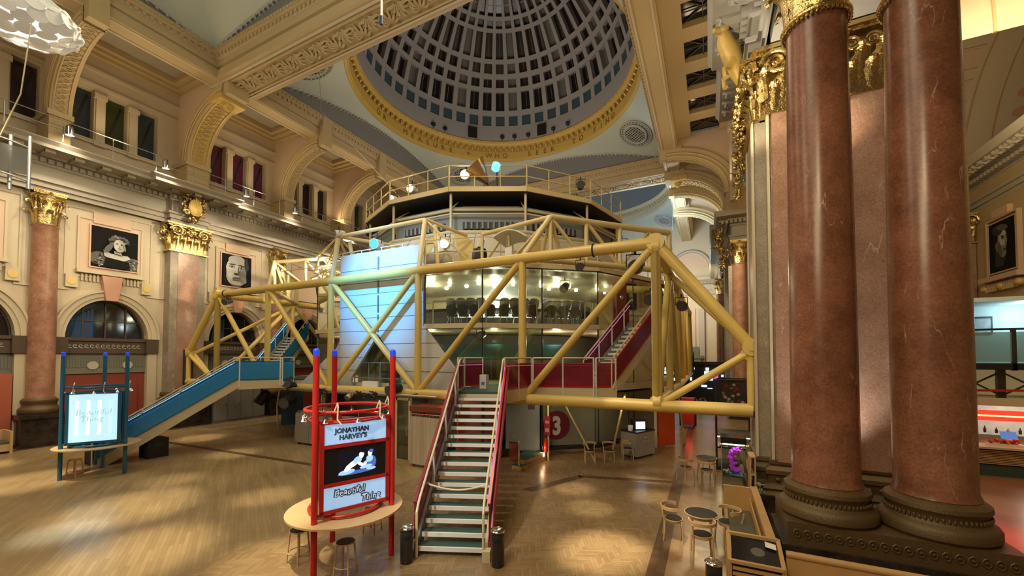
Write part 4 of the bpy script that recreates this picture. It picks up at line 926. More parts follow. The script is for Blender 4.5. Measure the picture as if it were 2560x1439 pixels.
for z,h in ((5.47,.2),(2.8,.3)):
    m=MB()
    for i in range(2,28):
        a,b=WP[i],WP[(i+1)%28]; o=((a+b)/2-V(CX,CY,0)).normalized()*.06; m.bar(V(a.x,a.y,z)+o,V(b.x,b.y,z)+o,.1,h)
    m.build('deck_edge',creamp,pod,sm=False)
# cream louvred soffit ring and balcony fronts inside
m=MB(); m.lathe((CX,CY,0),[(10.6,7.75),(9.6,7.5),(9.0,7.52),(8.2,7.25),(7.6,7.3)],56,cap=False); m.mi(1).lathe((CX,CY,0),[(7.6,7.3),(7.3,7.0),(7.3,6.7)],56,cap=False); m.build('foyer_soffit',[mat('foyer_ceiling',(.40,.36,.26),.35),creamp],pod)
m=MB(); m.lathe((CX,CY,0),[(6.9,5.6),(6.9,6.6),(7.05,6.7)],56,cap=False); m.mi(1).lathe((CX,CY,0),[(7.0,2.98),(6.9,5.3)],56,cap=False); m.mi(2).lathe((CX,CY,0),[(7.08,5.85),(7.08,6.4)],20,a0=math.radians(-78),a1=math.radians(-46),cap=False); m.build('auditorium_wall',[mat('auditorium_dark_wall',(.07,.06,.05),.7),mat('auditorium_green_wall',(.10,.10,.08),.7),mat('auditorium_opening_glow',(.7,.75,.8),.5,emit=((.75,.85,1),.9))],pod)  # last band glows by itself, standing for light through the auditorium opening
m=MB(); m.lathe((CX,CY,0),[(9.3,4.75),(9.0,4.45),(8.6,4.2),(8.2,4.05),(7.6,4.0)],40,a0=math.radians(-92),a1=math.radians(-40),cap=False); m.build('hanging_cloth',mat('blue_green_cloth',(.05,.20,.26),.7,var=(.9,.9)),pod)
m=MB(); m.lathe((CX,CY,0),[(10.2,.3),(10.2,2.6)],56,cap=False); m.build('core_wall',mat('core_grey',(.12,.125,.11),.6),pod)
# clad front panel with a triangular opening low down
Y0=13.58
pan=[(-18.65,2.75),(-18.3,3.05),(-16.1,4.55),(-15.85,4.9),(-15.85,9.0),(-10.85,9.0),(-10.85,5.5),(-9.15,3.6),(-8.6,3.05),(-8.3,2.75),(-11.75,2.75),(-11.75,3.2),(-13.4,5.2),(-15.05,3.2),(-15.05,2.75)]
m=MB(); m.plate([(x,Y0,z) for x,z in pan],.12); cp=m.build('clad_panel',cladwhite,pod,sm=False)
m=MB()
for z in (3.55,4.15,4.75,5.35,5.95,6.5,7.05,7.6,8.2):
    x0,x1=(-15.85,-10.85) if z>5.4 else ((-17.2,-9.1) if z<4 else (-15.95,-10.0))
    if z>5.2: m.box(x0,Y0-.075,z,x1,Y0-.06,z+.014)
    else:
        w=(5.2-z)/2.*1.65; m.box(x0,Y0-.075,z,-13.4-w-.05,Y0-.06,z+.014); m.box(-13.4+w+.05,Y0-.075,z,x1,Y0-.06,z+.014)
z=5.3
while z<8.2: m.box(-13.44,Y0-.09,z,-13.36,Y0-.06,z+.78); z+=.88
m.build('panel_joint',mat('joint_grey',(.14,.16,.17),.6),pod,sm=False)
m=MB()
for k in range(9):
    x=-15.85+k*.56; m.plate([(x,Y0-.02,8.98),(x+.55,Y0-.02,9.0+.03*(k%2)),(x+.6,Y0+1.3,9.45),(x+.05,Y0+1.3,9.42)],.03)
m.build('panel_cap',cladwhite,pod,sm=False)
m=MB(); m.box(-15.0,Y0+.3,2.75,-11.8,Y0+.33,5.1); m.build('opening_pane',module,pod,sm=False)
m=MB()
for x in (-15,-14.1,-13.4,-12.7,-11.8): m.tube((x,Y0+.1,2.75),(x,Y0+.1,3.95),.025,n=6)
for z in (3.2,3.9): m.tube((-15,Y0+.1,z),(-11.8,Y0+.1,z),.02,n=6)
m.build('opening_rail',mat('blue_grey_rail',(.20,.26,.26),.4,.3),pod)
# sloping upper wall of beige panels, slots with drums, and ring tubes
m=MB(); frust(m,9.75,8.1,8.35,10.35); m.mi(1)
a,b=v14(9.77,8.1),v14(8.37,10.35)
for k,(p0,p1,q0,q1) in {1:(.25,.6,.05,.2),0:(.5,.75,.62,.8),13:(.1,.3,.35,.5),2:(.0,.3,.1,.2)}.items():
    lo=lambda f,r:(a[k].lerp(a[(k+1)%14],f)).lerp(b[k].lerp(b[(k+1)%14],f),r); m.quad(lo(p0,.05),lo(p1,.05),lo(q1,.95),lo(q0,.95))
k=0; m.quad(lo(.2,.35),lo(.32,.33),lo(.3,.7),lo(.2,.68))
m.build('beige_upper_wall',[beige,mat('mustard_stripe',(.58,.42,.14),.5)],pod,sm=False)
m=MB()
for f in (0,.33,.66):
    for k in range(14):
        p,q=a[k].lerp(a[(k+1)%14],f),b[k].lerp(b[(k+1)%14],f); m.bar(p,q,.02,.03)
for f in (.5,.97):
    for k in range(14): m.bar(a[k].lerp(b[k],f),a[(k+1)%14].lerp(b[(k+1)%14],f),.025,.03)
m.build('upper_wall_joint',mat('beige_joint',(.38,.34,.26),.6),pod,sm=False)
m=MB(); frust(m,8.0,10.35,8.0,11.75); m.build('clerestory_wall',mat('clerestory_blue_grey',(.22,.25,.27),.5),pod,sm=False)
m=MB(); P=v14(8.03,10.55)
for k in range(14):
    p,q=P[k],P[(k+1)%14]; d=(q-p).normalized(); n=V(d.y,-d.x,0); c=(p+q)/2; m.ob(c+V(0,0,.22)+n*.02,d,n,UP,1.3,.03,.2)
m.build('slot',black,pod,sm=False)
for k in (12,13,0,1,2,3,4):
    p,q=P[k],P[(k+1)%14]; d=(q-p).normalized(); n=V(d.y,-d.x,0); c=(p+q)/2
    for j in range(-4,5): m=MB(); m.tube(c+d*j*.28+n*.05+V(0,0,.05),c+d*j*.28+n*.05+V(0,0,.4),.1,n=8); m.build('drum',mat('grey_drum',(.17,.18,.18),.5,.3),pod)
m=MB()
for R,z,r in ((8.35,10.36,.1),(8.15,11.55,.075),(8.3,11.3,.05)): m.path(v14(R,z),r,8,True)
m.build('ring_tube',creamp,pod)
for p in v14(8.35,0): m=MB(); m.tube((p.x,p.y,10.3),(p.x,p.y,12.3),.07,n=8); m.tube((p.x,p.y,11.5),V(CX,CY,12.25)+(V(p.x,p.y,12.25)-V(CX,CY,12.25))*.88,.04,n=6); m.build('ring_post',creamp,pod)
# upper gallery deck with railing
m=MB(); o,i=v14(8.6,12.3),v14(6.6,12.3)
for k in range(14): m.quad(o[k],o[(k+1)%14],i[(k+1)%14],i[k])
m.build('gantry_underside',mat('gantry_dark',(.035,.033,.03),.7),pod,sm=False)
m=MB(); o2=v14(8.62,12.42)
for k in range(14): m.bar(o2[k],o2[(k+1)%14],.1,.24)
for k in range(14): m.bar(v14(7.9,12.45)[k],v14(7.9,12.45)[(k+1)%14],.06,.1)
m.build('gantry_edge',yellowp,pod,sm=False)
P=v14(8.6,0)
for k in (9,10,11,12,13,0,1,2,3,4,5):
    for f in (0,.33,.66): m=MB(); p=P[k].lerp(P[(k+1)%14],f); m.tube((p.x,p.y,12.4),(p.x,p.y,13.6),.03 if f else .04,n=6); m.build('gantry_post',yellowp,pod)
for z,n in ((13.6,'gantry_top_rail'),(13.05,'gantry_mid_rail')):
    m=MB(); m.path(v14(8.6,z),.032,6,True); m.build(n,yellowp,pod)
m=MB(); m.lathe((CX,CY,0),[(6.6,11.6),(6.4,12.2),(3,12.6),(.01,12.7)],28,cap=False); m.build('pod_roof',mat('roof_dark',(.05,.05,.05),.8),pod)
# roof walkway rail
m=MB()
for i in range(26,36):
    a,b=WP[i%28],WP[(i+1)%28]
    for z in (8.55,9.15): m.tube((a.x,a.y,z),(b.x,b.y,z),.025,n=6)
    for f in (0,.5): p=a.lerp(b,f); m.tube((p.x,p.y,8.1),(p.x,p.y,9.15),.028,n=6)
m.build('roof_rail',creamp,pod)
# ---- things on and in the pod
def seat(label,grp):
    t=thing('auditorium_chair',label,'seat',(0,0,0),grp)
    m=MB(); m.lathe((0,0,.42),[(.01,.0),(.22,.0),(.24,.05),(.22,.1),(.01,.12)],14,sy=.95); m.build('cushion',cloth,t)
    m=MB(); vs=[]
    for z,w,d in ((.5,.17,.2),(.56,.21,.21),(.7,.235,.24),(.84,.225,.27),(.92,.17,.285),(.94,.08,.285)):
        for j in (-1,-.5,0,.5,1): vs.append((w*j,d-.05*j*j,z))
    m.add(vs,[(a*5+j,a*5+j+1,a*5+j+6,a*5+j+5) for a in range(5) for j in range(4)]); m.add([(x,y+.05,z) for x,y,z in vs],[(a*5+j,a*5+j+5,a*5+j+6,a*5+j+1) for a in range(5) for j in range(4)]); m.build('backrest',cloth,t)
    for sx in (-1,1):
        for sy in (-1,1): m=MB(); m.tube((.13*sx,.13*sy,.43),(.19*sx,.2*sy,0),.012,n=6); m.build('leg',chrome,t)
    return t
st0=None
def rowseats(R,z,degs,grp,lab):
    global st0
    for a in degs:
        r=math.radians(a); loc=(CX+R*math.cos(r),CY+R*math.sin(r),z); rz=r-PI/2
        if st0 is None: st0=seat(lab,grp); st0.location=loc; st0.rotation_euler=(0,0,rz)
        else: dup(st0,loc,rz,lab,grp)
for z,R in ((6.0,8.8),):
    m=MB(); m.lathe((CX,CY,0),[(8.1,z-.42),(9.35,z-.42),(9.35,z),(8.1,z)],40,a0=math.radians(-100),a1=math.radians(-15),cap=False); m.build('seat_tier',mat('tier_dark',(.05,.045,.04),.7),pod,sm=False)
rowseats(8.9,6.0,[-75,-72,-69,-66,-59,-56,-53,-50,-46,-42.6,-39.2,-35.8,-32.4],'dark round-backed seats on the upper tier inside the pod','dark round-backed theatre seat on the raised tier behind the upper glass')
rowseats(9.85,5.58,[-73,-70,-67,-63,-59.5,-56,-52,-47,-43.5,-40,-36.5],'dark round-backed seats along the gallery glass','dark round-backed theatre seat on the gallery floor just inside the glass')
def hoop(label,p,q,z,h=.95):
    t=thing('hoop_rail',label,'rail',p); m=MB(); p,q=V(p[0],p[1],z),V(q[0],q[1],z); d=(q-p).normalized()*.12
    m.path([p,p+V(0,0,h-.12),p+V(0,0,h-.03)+d*.3,p+V(0,0,h)+d,q+V(0,0,h)-d,q+V(0,0,h-.03)-d*.3,q+V(0,0,h-.12),q],.028,8); m.build('tube',creamp,t); return t
def on(i,f,ins): 
    a,b=WP[i%28],WP[(i+1)%28]; p=a.lerp(b,f); return p+(V(CX,CY,0)-p).normalized()*ins
for (i,f0,f1,lb) in ((2,.08,.92,'cream tube hoop rail inside the gallery glass next to the white panel'),(3,.05,.95,'cream tube hoop rail inside the gallery glass beside the hanging cloth'),(4,.05,.85,'cream tube hoop rail inside the gallery glass before the dark seat row'),(5,.0,.6,'cream tube hoop rail inside the gallery glass beside the red door')):
    p,q=on(i,f0,.35),on(i,f1,.35); hoop(lb,p,q,5.58,1.0)
R=random.Random(2)
for k,(a,r) in enumerate([(-82,9.6),(-77,8.9),(-74,9.8),(-70,9.3),(-66,10.),(-62,9.2),(-57,9.8),(-53,9.1),(-49,9.7),(-45,9.0),(-41,9.8),(-36,9.2),(-31,9.8),(-25,9.4),(-105,9.6),(-112,9.3)]):
    a=math.radians(a); t=MB(); c=V(CX+r*math.cos(a),CY+r*math.sin(a),7.40+.0*(r-9)); t.lathe(c,[(.001,-.0),(.055,-.0),(.07,.0),(.08,.04),(.08,.22)],12,cap=False)
    tag(t.build('downlight',downl),'small bright recessed downlight in the foyer ceiling behind the upper glass','light','downlights in the pod foyer ceiling')
def lantern(label,loc,aim,s=.16,mt=black,lit=None,grp=None,yoke=True):
    t=thing('stage_lantern',label,'stage light',loc,grp); d=V(aim).normalized(); c=V(loc); m=MB()
    m.tube(c-d*s*1.2,c+d*s*1.0,s*.78,s*.95,n=16); m.tube(c-d*s*1.7,c-d*s*1.2,s*.5,s*.78,n=14); m.build('housing',mt,t)
    m=MB(); m.tube(c+d*s*1.0,c+d*s*1.05,s*.86,n=16); m.build('lens',lit or lampface,t)
    if yoke:
        w=d.cross(UP).normalized() if abs(d.z)<.95 else V(1,0,0); m=MB(); m.path([c+w*s*1.05,c+w*s*1.05+V(0,0,s*1.5),c-w*s*1.05+V(0,0,s*1.5),c-w*s*1.05],s*.09,6); m.tube(c+V(0,0,s*1.5),c+V(0,0,s*2.1),s*.14,n=8); m.build('yoke',black,t)
    return t
lantern('black stage lantern hanging inside the upper glass above the dark seat row',(-5.6,16.6,7.2),(0,-1,-.5),.2)
lantern('black stage lantern hanging in the lower foyer above the blue cloth',(-8.9,15.,5.1),(0,-1,-.4),.2)
# bright lamps on the pod roof
def onp(R,z,a): a=math.radians(a); return (CX+R*math.cos(a),CY+R*math.sin(a),z)
lantern('lit floodlight on the pod gantry nearest the green window',(-15.6,16.9,12.9),(-.2,-1,-.1),.22,white,bulb)
lantern('lit floodlight on the pod gantry one bay along from the corner',(-14.1,16.6,13.1),(.1,-1,-.1),.22,white,bulb)
lantern('brightest lit floodlight on the pod gantry in front of the roundel grille',(-10.9,16.9,13.3),(.3,-1,-.12),.25,white,bulb)
lantern('white floodlight with a blue face over the white clad panel',(-13.6,13.6,9.35),(.2,-1,-.2),.24,white,mat('blue_lamp_face',(.04,.2,.5),.2,emit=((.1,.35,.9),1.)))
lantern('lit lamp beside the roof frame over the beige wall',(-10.5,14.6,9.2),(.4,-1,-.1),.22,white,bulb)
lantern('dark lantern on the yellow roof truss chord',(-3.2,16.9,8.8),(.2,-1,-.2),.2)
lantern('black lantern standing on the pod gantry rail',(-5.9,20.1,13.1),(.3,-1,-.1),.22)
lantern('small chrome lantern hanging under the truss end by the broad pier',(-24.0,12.9,7.25),(.3,-1,-.3),.2,chrome)
lantern('mirrored chrome lantern hung under the truss node by the marble pier',(-2.1,13.3,7.1),(.2,-1,-.3),.26,chrome)
lantern('black lantern clamped on the bottom of the side truss post',(-.9,16.2,6.1),(.2,-1,-.3),.2)
lantern('black lantern hung beside the upper red flight',(-1.9,15.4,6.3),(-.2,-1,-.3),.2)
lantern('dark lantern under the great truss near its cable tie',(-3.9,13.2,7.25),(.1,-1,-.3),.15)
c=thing('follow_spot_hood','polished copper cone hood with a blue lens on the gantry','stage light',(-9.9,17.3,12.6)); m=MB(); d=V(-.35,-.5,.62).normalized(); m.tube(V(-9.9,17.3,12.9),V(-9.9,17.3,12.9)+d*1.1,.12,.62,n=24,caps=False); m.build('cone',mat('copper',(.62,.40,.22),.25,.9),c)
m=MB(); m.tube((-9.4,17.2,13.45),(-9.2,17.0,13.6),.2,n=16); m.build('lens',mat('blue_lens',(.1,.35,.7),.15,emit=((.15,.45,.9),1.5)),c); m=MB(); m.tube((-9.9,17.4,12.4),(-9.9,17.3,13.),.05,n=8); m.tube((-9.3,17.2,12.4),(-9.3,17.2,13.4),.04,n=8); m.build('stand',black,c)
c=thing('reflector_panel','curved white reflector panel on the pod roof','reflector',(-7.1,14.2,8.6)); m=MB(); vs=[]
for k in range(9):
    f=k/8; vs+=[(-7.7+1.35*f,13.9+.3*f,8.95+.28*math.sin(PI*f)-.05*f),(-7.6+1.35*f,14.9+.3*f,8.75+.2*math.sin(PI*f))]
m.add(vs,[(2*k,2*k+2,2*k+3,2*k+1) for k in range(8)]); m.path(vs[::2],.03,6); m.build('sheet',white,c); m=MB(); m.tube((-7.2,14.2,8.1),(-7.2,14.2,8.95),.03,n=6); m.build('stem',steel,c); m=MB(); m.box(-7.2,14.0,8.1,-6.9,14.2,8.5); m.build('box',white,c)
c=thing('waste_drum','black drum with a white bucket on top standing on the pod roof','drum',(-8.9,14.9,8.1)); m=MB(); m.lathe((-8.9,14.9,8.1),[(.3,0),(.33,.1),(.33,.55),(.28,.75),(.1,.8)],18); m.build('drum',black,c); m=MB(); m.lathe((-8.8,14.8,8.9),[(.14,0),(.18,.3)],14); m.build('bucket',white,c)
for s,lb in ((1,'black cable tie looped over the great truss near the marble pier'),(-1,'black cable tie looped over the great truss near the broad pier')):
    m=MB(); x=-3.4 if s>0 else -24.4; m.path([(x,TY+.21*math.cos(2*PI*k/16),ZT+.21*math.sin(2*PI*k/16)) for k in range(16)],.025,6,True); tag(m.build('cable_tie',black),lb,'tie')
m=MB(); m.path([(-15.3,17,13.),(-18.,14.,17.),(-20.2,15.5,22.)],.012,4); tag(m.build('hanging_cable',steel),'thin dark cable slung from the pod gantry up to the ceiling roundel','cable')
m=MB(); m.tube((-3.2,44,17.2),(-3.2,44,21.5),.02,n=5); tag(m.build('hanging_cable',steel),'thin cable hanging below the far blue lit dome','cable')
# ================================================================ STAIRS AND LANDINGS (red side and its blue twin)
MX=-26.64
def stairs(sg):
    M=(lambda x,y,z=0.: V(x,y,z)) if sg>0 else (lambda x,y,z=0.: V(MX-x,y,z))
    col='red' if sg>0 else 'blue'
    pan=purple if sg>0 else bluepanel; edge=redp if sg>0 else bluep; outer=redpanel if sg>0 else bluepanel; tube=redmaroon if sg>0 else bluep
    glow=mat('violet_strip',(.5,.2,.4),.4,emit=((.7,.25,.6),.5)) if sg>0 else mat('cyan_strip',(.6,.85,1),.4,emit=((.25,.6,1.),1.2))
    inner=alu if sg>0 else creamp
    def flight(label,L0,p,r,w,going,rise,z0,n,name='staircase',bigrail=True):
        p=V(*p,0);r=V(*r,0);L0=V(*L0,0)
        P=lambda u,v,z: M(*(L0+p*u+r*v).xy,z)
        t=thing(name,label,'stairs',P(w/2,0,z0)); X=(P(1,0,0)-P(0,0,0)).normalized(); Yv=(P(0,1,0)-P(0,0,0)).normalized()
        for k in range(1,n):
            z=z0+rise*k; v=going*(k-1); m=MB(); m.ob(P(w/2,v+going*.56,z-.025),X,Yv,UP,w/2-.05,going*.55,.02); o=m.build('tread',greencarpet,t,sm=False)
            m=MB(); m.ob(P(w/2,v+.0,z-.035),X,Yv,UP,w/2-.05,.02,.045); m.build('nosing',nosing,o,sm=False)
        H=rise*n; Ln=going*(n-1); top=z0+H
        for u,nm in ((0,'stringer'),(w,'stringer')):
            m=MB(); q=[(-.12,z0-.0),(.0,z0+.30),(Ln+.05,top+.10),(Ln+.05,top-.28),(.32,z0)]
            m.plate([P(u,v,z) for v,z in q],.06); m.build(nm,inner if u==0 or sg<0 else creamp,t,sm=False)
            m=MB(); sgn=-1 if u==0 else 1; q=[(.05,z0+.33),(Ln,top+.12),(Ln,top+.86),(.05,z0+1.06)]; m.plate([P(u+sgn*.05,v,z) for v,z in q],.02); pp=m.build('side_panel',pan if u==0 else outer,t,sm=False)
            m=MB(); m.bar(P(u+sgn*.05,.05,z0+1.08),P(u+sgn*.05,Ln,top+.88),.05,.05); m.bar(P(u+sgn*.05,.05,z0+.33),P(u+sgn*.05,Ln,top+.12),.04,.04); m.build('panel_edge',tube if u==0 else edge,pp,sm=False)
            m=MB(); m.bar(P(u-sgn*.0,.1,z0+1.0),P(u-sgn*.0,Ln,top+.8),.02,.02); m.build('light_strip',glow,t,sm=False)
            m=MB(); ins=u-sgn*.05
            m.path([P(ins,-.12,z0+.02),P(ins,-.12,z0+.95),P(ins,.02,z0+1.12),P(ins,Ln-.02,top+1.02),P(ins,Ln+.15,top+1.05)],.028,8); m.build('handrail',creamp,t)
            for k in range(1,4):
                f=k/3.6; z=z0+.3+(H-.2)*f; m=MB(); m.bar(P(ins,Ln*f,z),P(ins,Ln*f,z0+1.1+(H-.1)*f),.035,.05); m.build('post',nosing,t,sm=False)
            if bigrail and u>0: m=MB(); m.path([P(u+sgn*.12,.05,z0+.12),P(u+sgn*.12,.02,z0+.62),P(u+sgn*.12,.3,z0+1.02),P(u+sgn*.12,Ln,top+.78)],.05,10); m.build('outer_rail',tube if u>0 else edge,t)
        if bigrail:
            m=MB(); m.tube(P(-.12,-.02,.1),P(-.12,.02,.62),.05,n=10); m.build('post',edge,t)
            m=MB(); m.ob(P(w+.02,-.12,z0+.11),X,Yv,UP,.08,.1,.11); m.build('foot_block',creamp,t,sm=False)
        return P,top
    P,top=flight('main %s staircase with white nosed green treads rising to the %s landing'%(col,col),(-5.61,6.8),(.925,.381),(-.381,.925),1.5,.278,.18,0.,17)
    if sg>0:
        c=thing('rope_barrier','pale rope strung across the lower steps of the red staircase','rope',P(.75,.8,1.2)); m=MB()
        m.path([P(-.02+1.54*k/14,.55,1.36-.16*math.sin(PI*k/14)) for k in range(15)],.022,6); m.build('rope',creamp,c); m=MB(); m.tube(P(-.05,.55,1.36),P(.12,.55,1.33),.035,n=8); m.build('hook',chrome,c)
    t=thing('landing','%s edged landing with a green floor at the head of the %s staircase'%(col,col),'landing',M(-5.5,13.5,3.06))
    pl=[(-7.31,10.92),(-5.92,11.49),(-5.75,13.3),(-3.6,13.85),(-2.95,14.4),(-4.15,14.85),(-6.2,15.6),(-8.2,14.0),(-7.8,13.3),(-8.1,12.5)]
    q=[tuple(M(x,y).xy) for x,y in pl]; q=q if sg>0 else q[::-1]
    m=MB(); m.prism(q,2.98,3.06); m.build('floor_sheet',greencarpet,t,sm=False); m=MB(); m.prism(q,2.8,2.975); m.build('frame',creamp,t,sm=False)
    for a,b in (((-5.75,13.3),(-3.6,13.85)),((-3.6,13.85),(-2.95,14.4)),((-5.92,11.49),(-5.75,13.3)),((-7.31,10.92),(-8.1,12.5))): m=MB(); m.bar(M(*a,2.88),M(*b,2.88),.05,.4); m.build('fascia',creamp,t,sm=False)
    for a,b,n in (((-5.92,11.49),(-5.75,13.25),2),((-5.7,13.3),(-3.62,13.83),2),((-3.55,13.88),(-2.98,14.38),1),((-7.35,10.95),(-8.08,12.4),1),((-8.1,12.5),(-7.8,13.3),1)):
        A,B=M(*a),M(*b)
        for k in range(n):
            p0,p1=A.lerp(B,k/n),A.lerp(B,(k+1)/n); d=(p1-p0).normalized(); p0=p0+d*.03; p1=p1-d*.03; m=MB(); m.plate([(p0.x,p0.y,3.14),(p1.x,p1.y,3.14),(p1.x,p1.y,3.92),(p0.x,p0.y,3.92)],.02); pp=m.build('panel',pan,t,sm=False)
            m=MB(); m.bar((p0.x,p0.y,3.94),(p1.x,p1.y,3.94),.04,.05); m.bar((p0.x,p0.y,3.12),(p1.x,p1.y,3.12),.04,.06); m.build('panel_edge',edge,pp,sm=False)
        m=MB(); m.tube((A.x,A.y,4.14),(B.x,B.y,4.14),.03,n=8); m.build('top_rail',creamp,t)
        for p in [A.lerp(B,k/n) for k in range(n+1)]: m=MB(); m.tube((p.x,p.y,2.8),(p.x,p.y,4.14),.03,n=8); m.build('post',nosing,t)
        m=MB(); o=(M(-5.5,13.5)-(A+B)/2).normalized()*.03; m.bar(V(A.x,A.y,3.88)+o,V(B.x,B.y,3.88)+o,.015,.015); m.build('light_strip',glow,t,sm=False)
    for a in ((-5.0,13.7),(-3.3,14.2)): m=MB(); p=M(*a); m.tube((p.x,p.y,0 if False else 2.4),(p.x,p.y,2.8),.06,n=8); m.build('bracket',creamp,t)
    flight('upper %s flight climbing from the %s landing to the gallery door'%(col,col),(-4.27,14.95),(.907,-.42),(.42,.907),1.4,.228,.18,3.06,14,'stair_flight',False)
    m=thing('upper_door','%s door leaf with a small round window at the head of the upper %s flight'%(col,col),'door',M(-3.6,18.6,5.58))
    k=MB(); k.plate([M(-3.75,18.35,5.6),M(-3.45,19.15,5.6),M(-3.45,19.15,7.55),M(-3.75,18.35,7.55)],.06); k.build('leaf',redboard if sg>0 else bluep,m,sm=False)
    k=MB(); c=M(-3.62,18.72,6.9); k.sphere(c,.12,12,8); k.build('porthole',chrome,m)
stairs(1); stairs(-1)
c=thing('notice_stand','white leaflet box standing at the head of the red staircase','box',(-7.15,12.3,3.06)); m=MB(); m.box(-7.28,12.2,3.06,-7.02,12.4,3.55); m.build('box',white,c,sm=False); m=MB(); m.box(-7.2,12.19,3.2,-7.08,12.2,3.3); m.build('label_patch',mat('blue_patch',(.1,.2,.5),.5),c,sm=False)
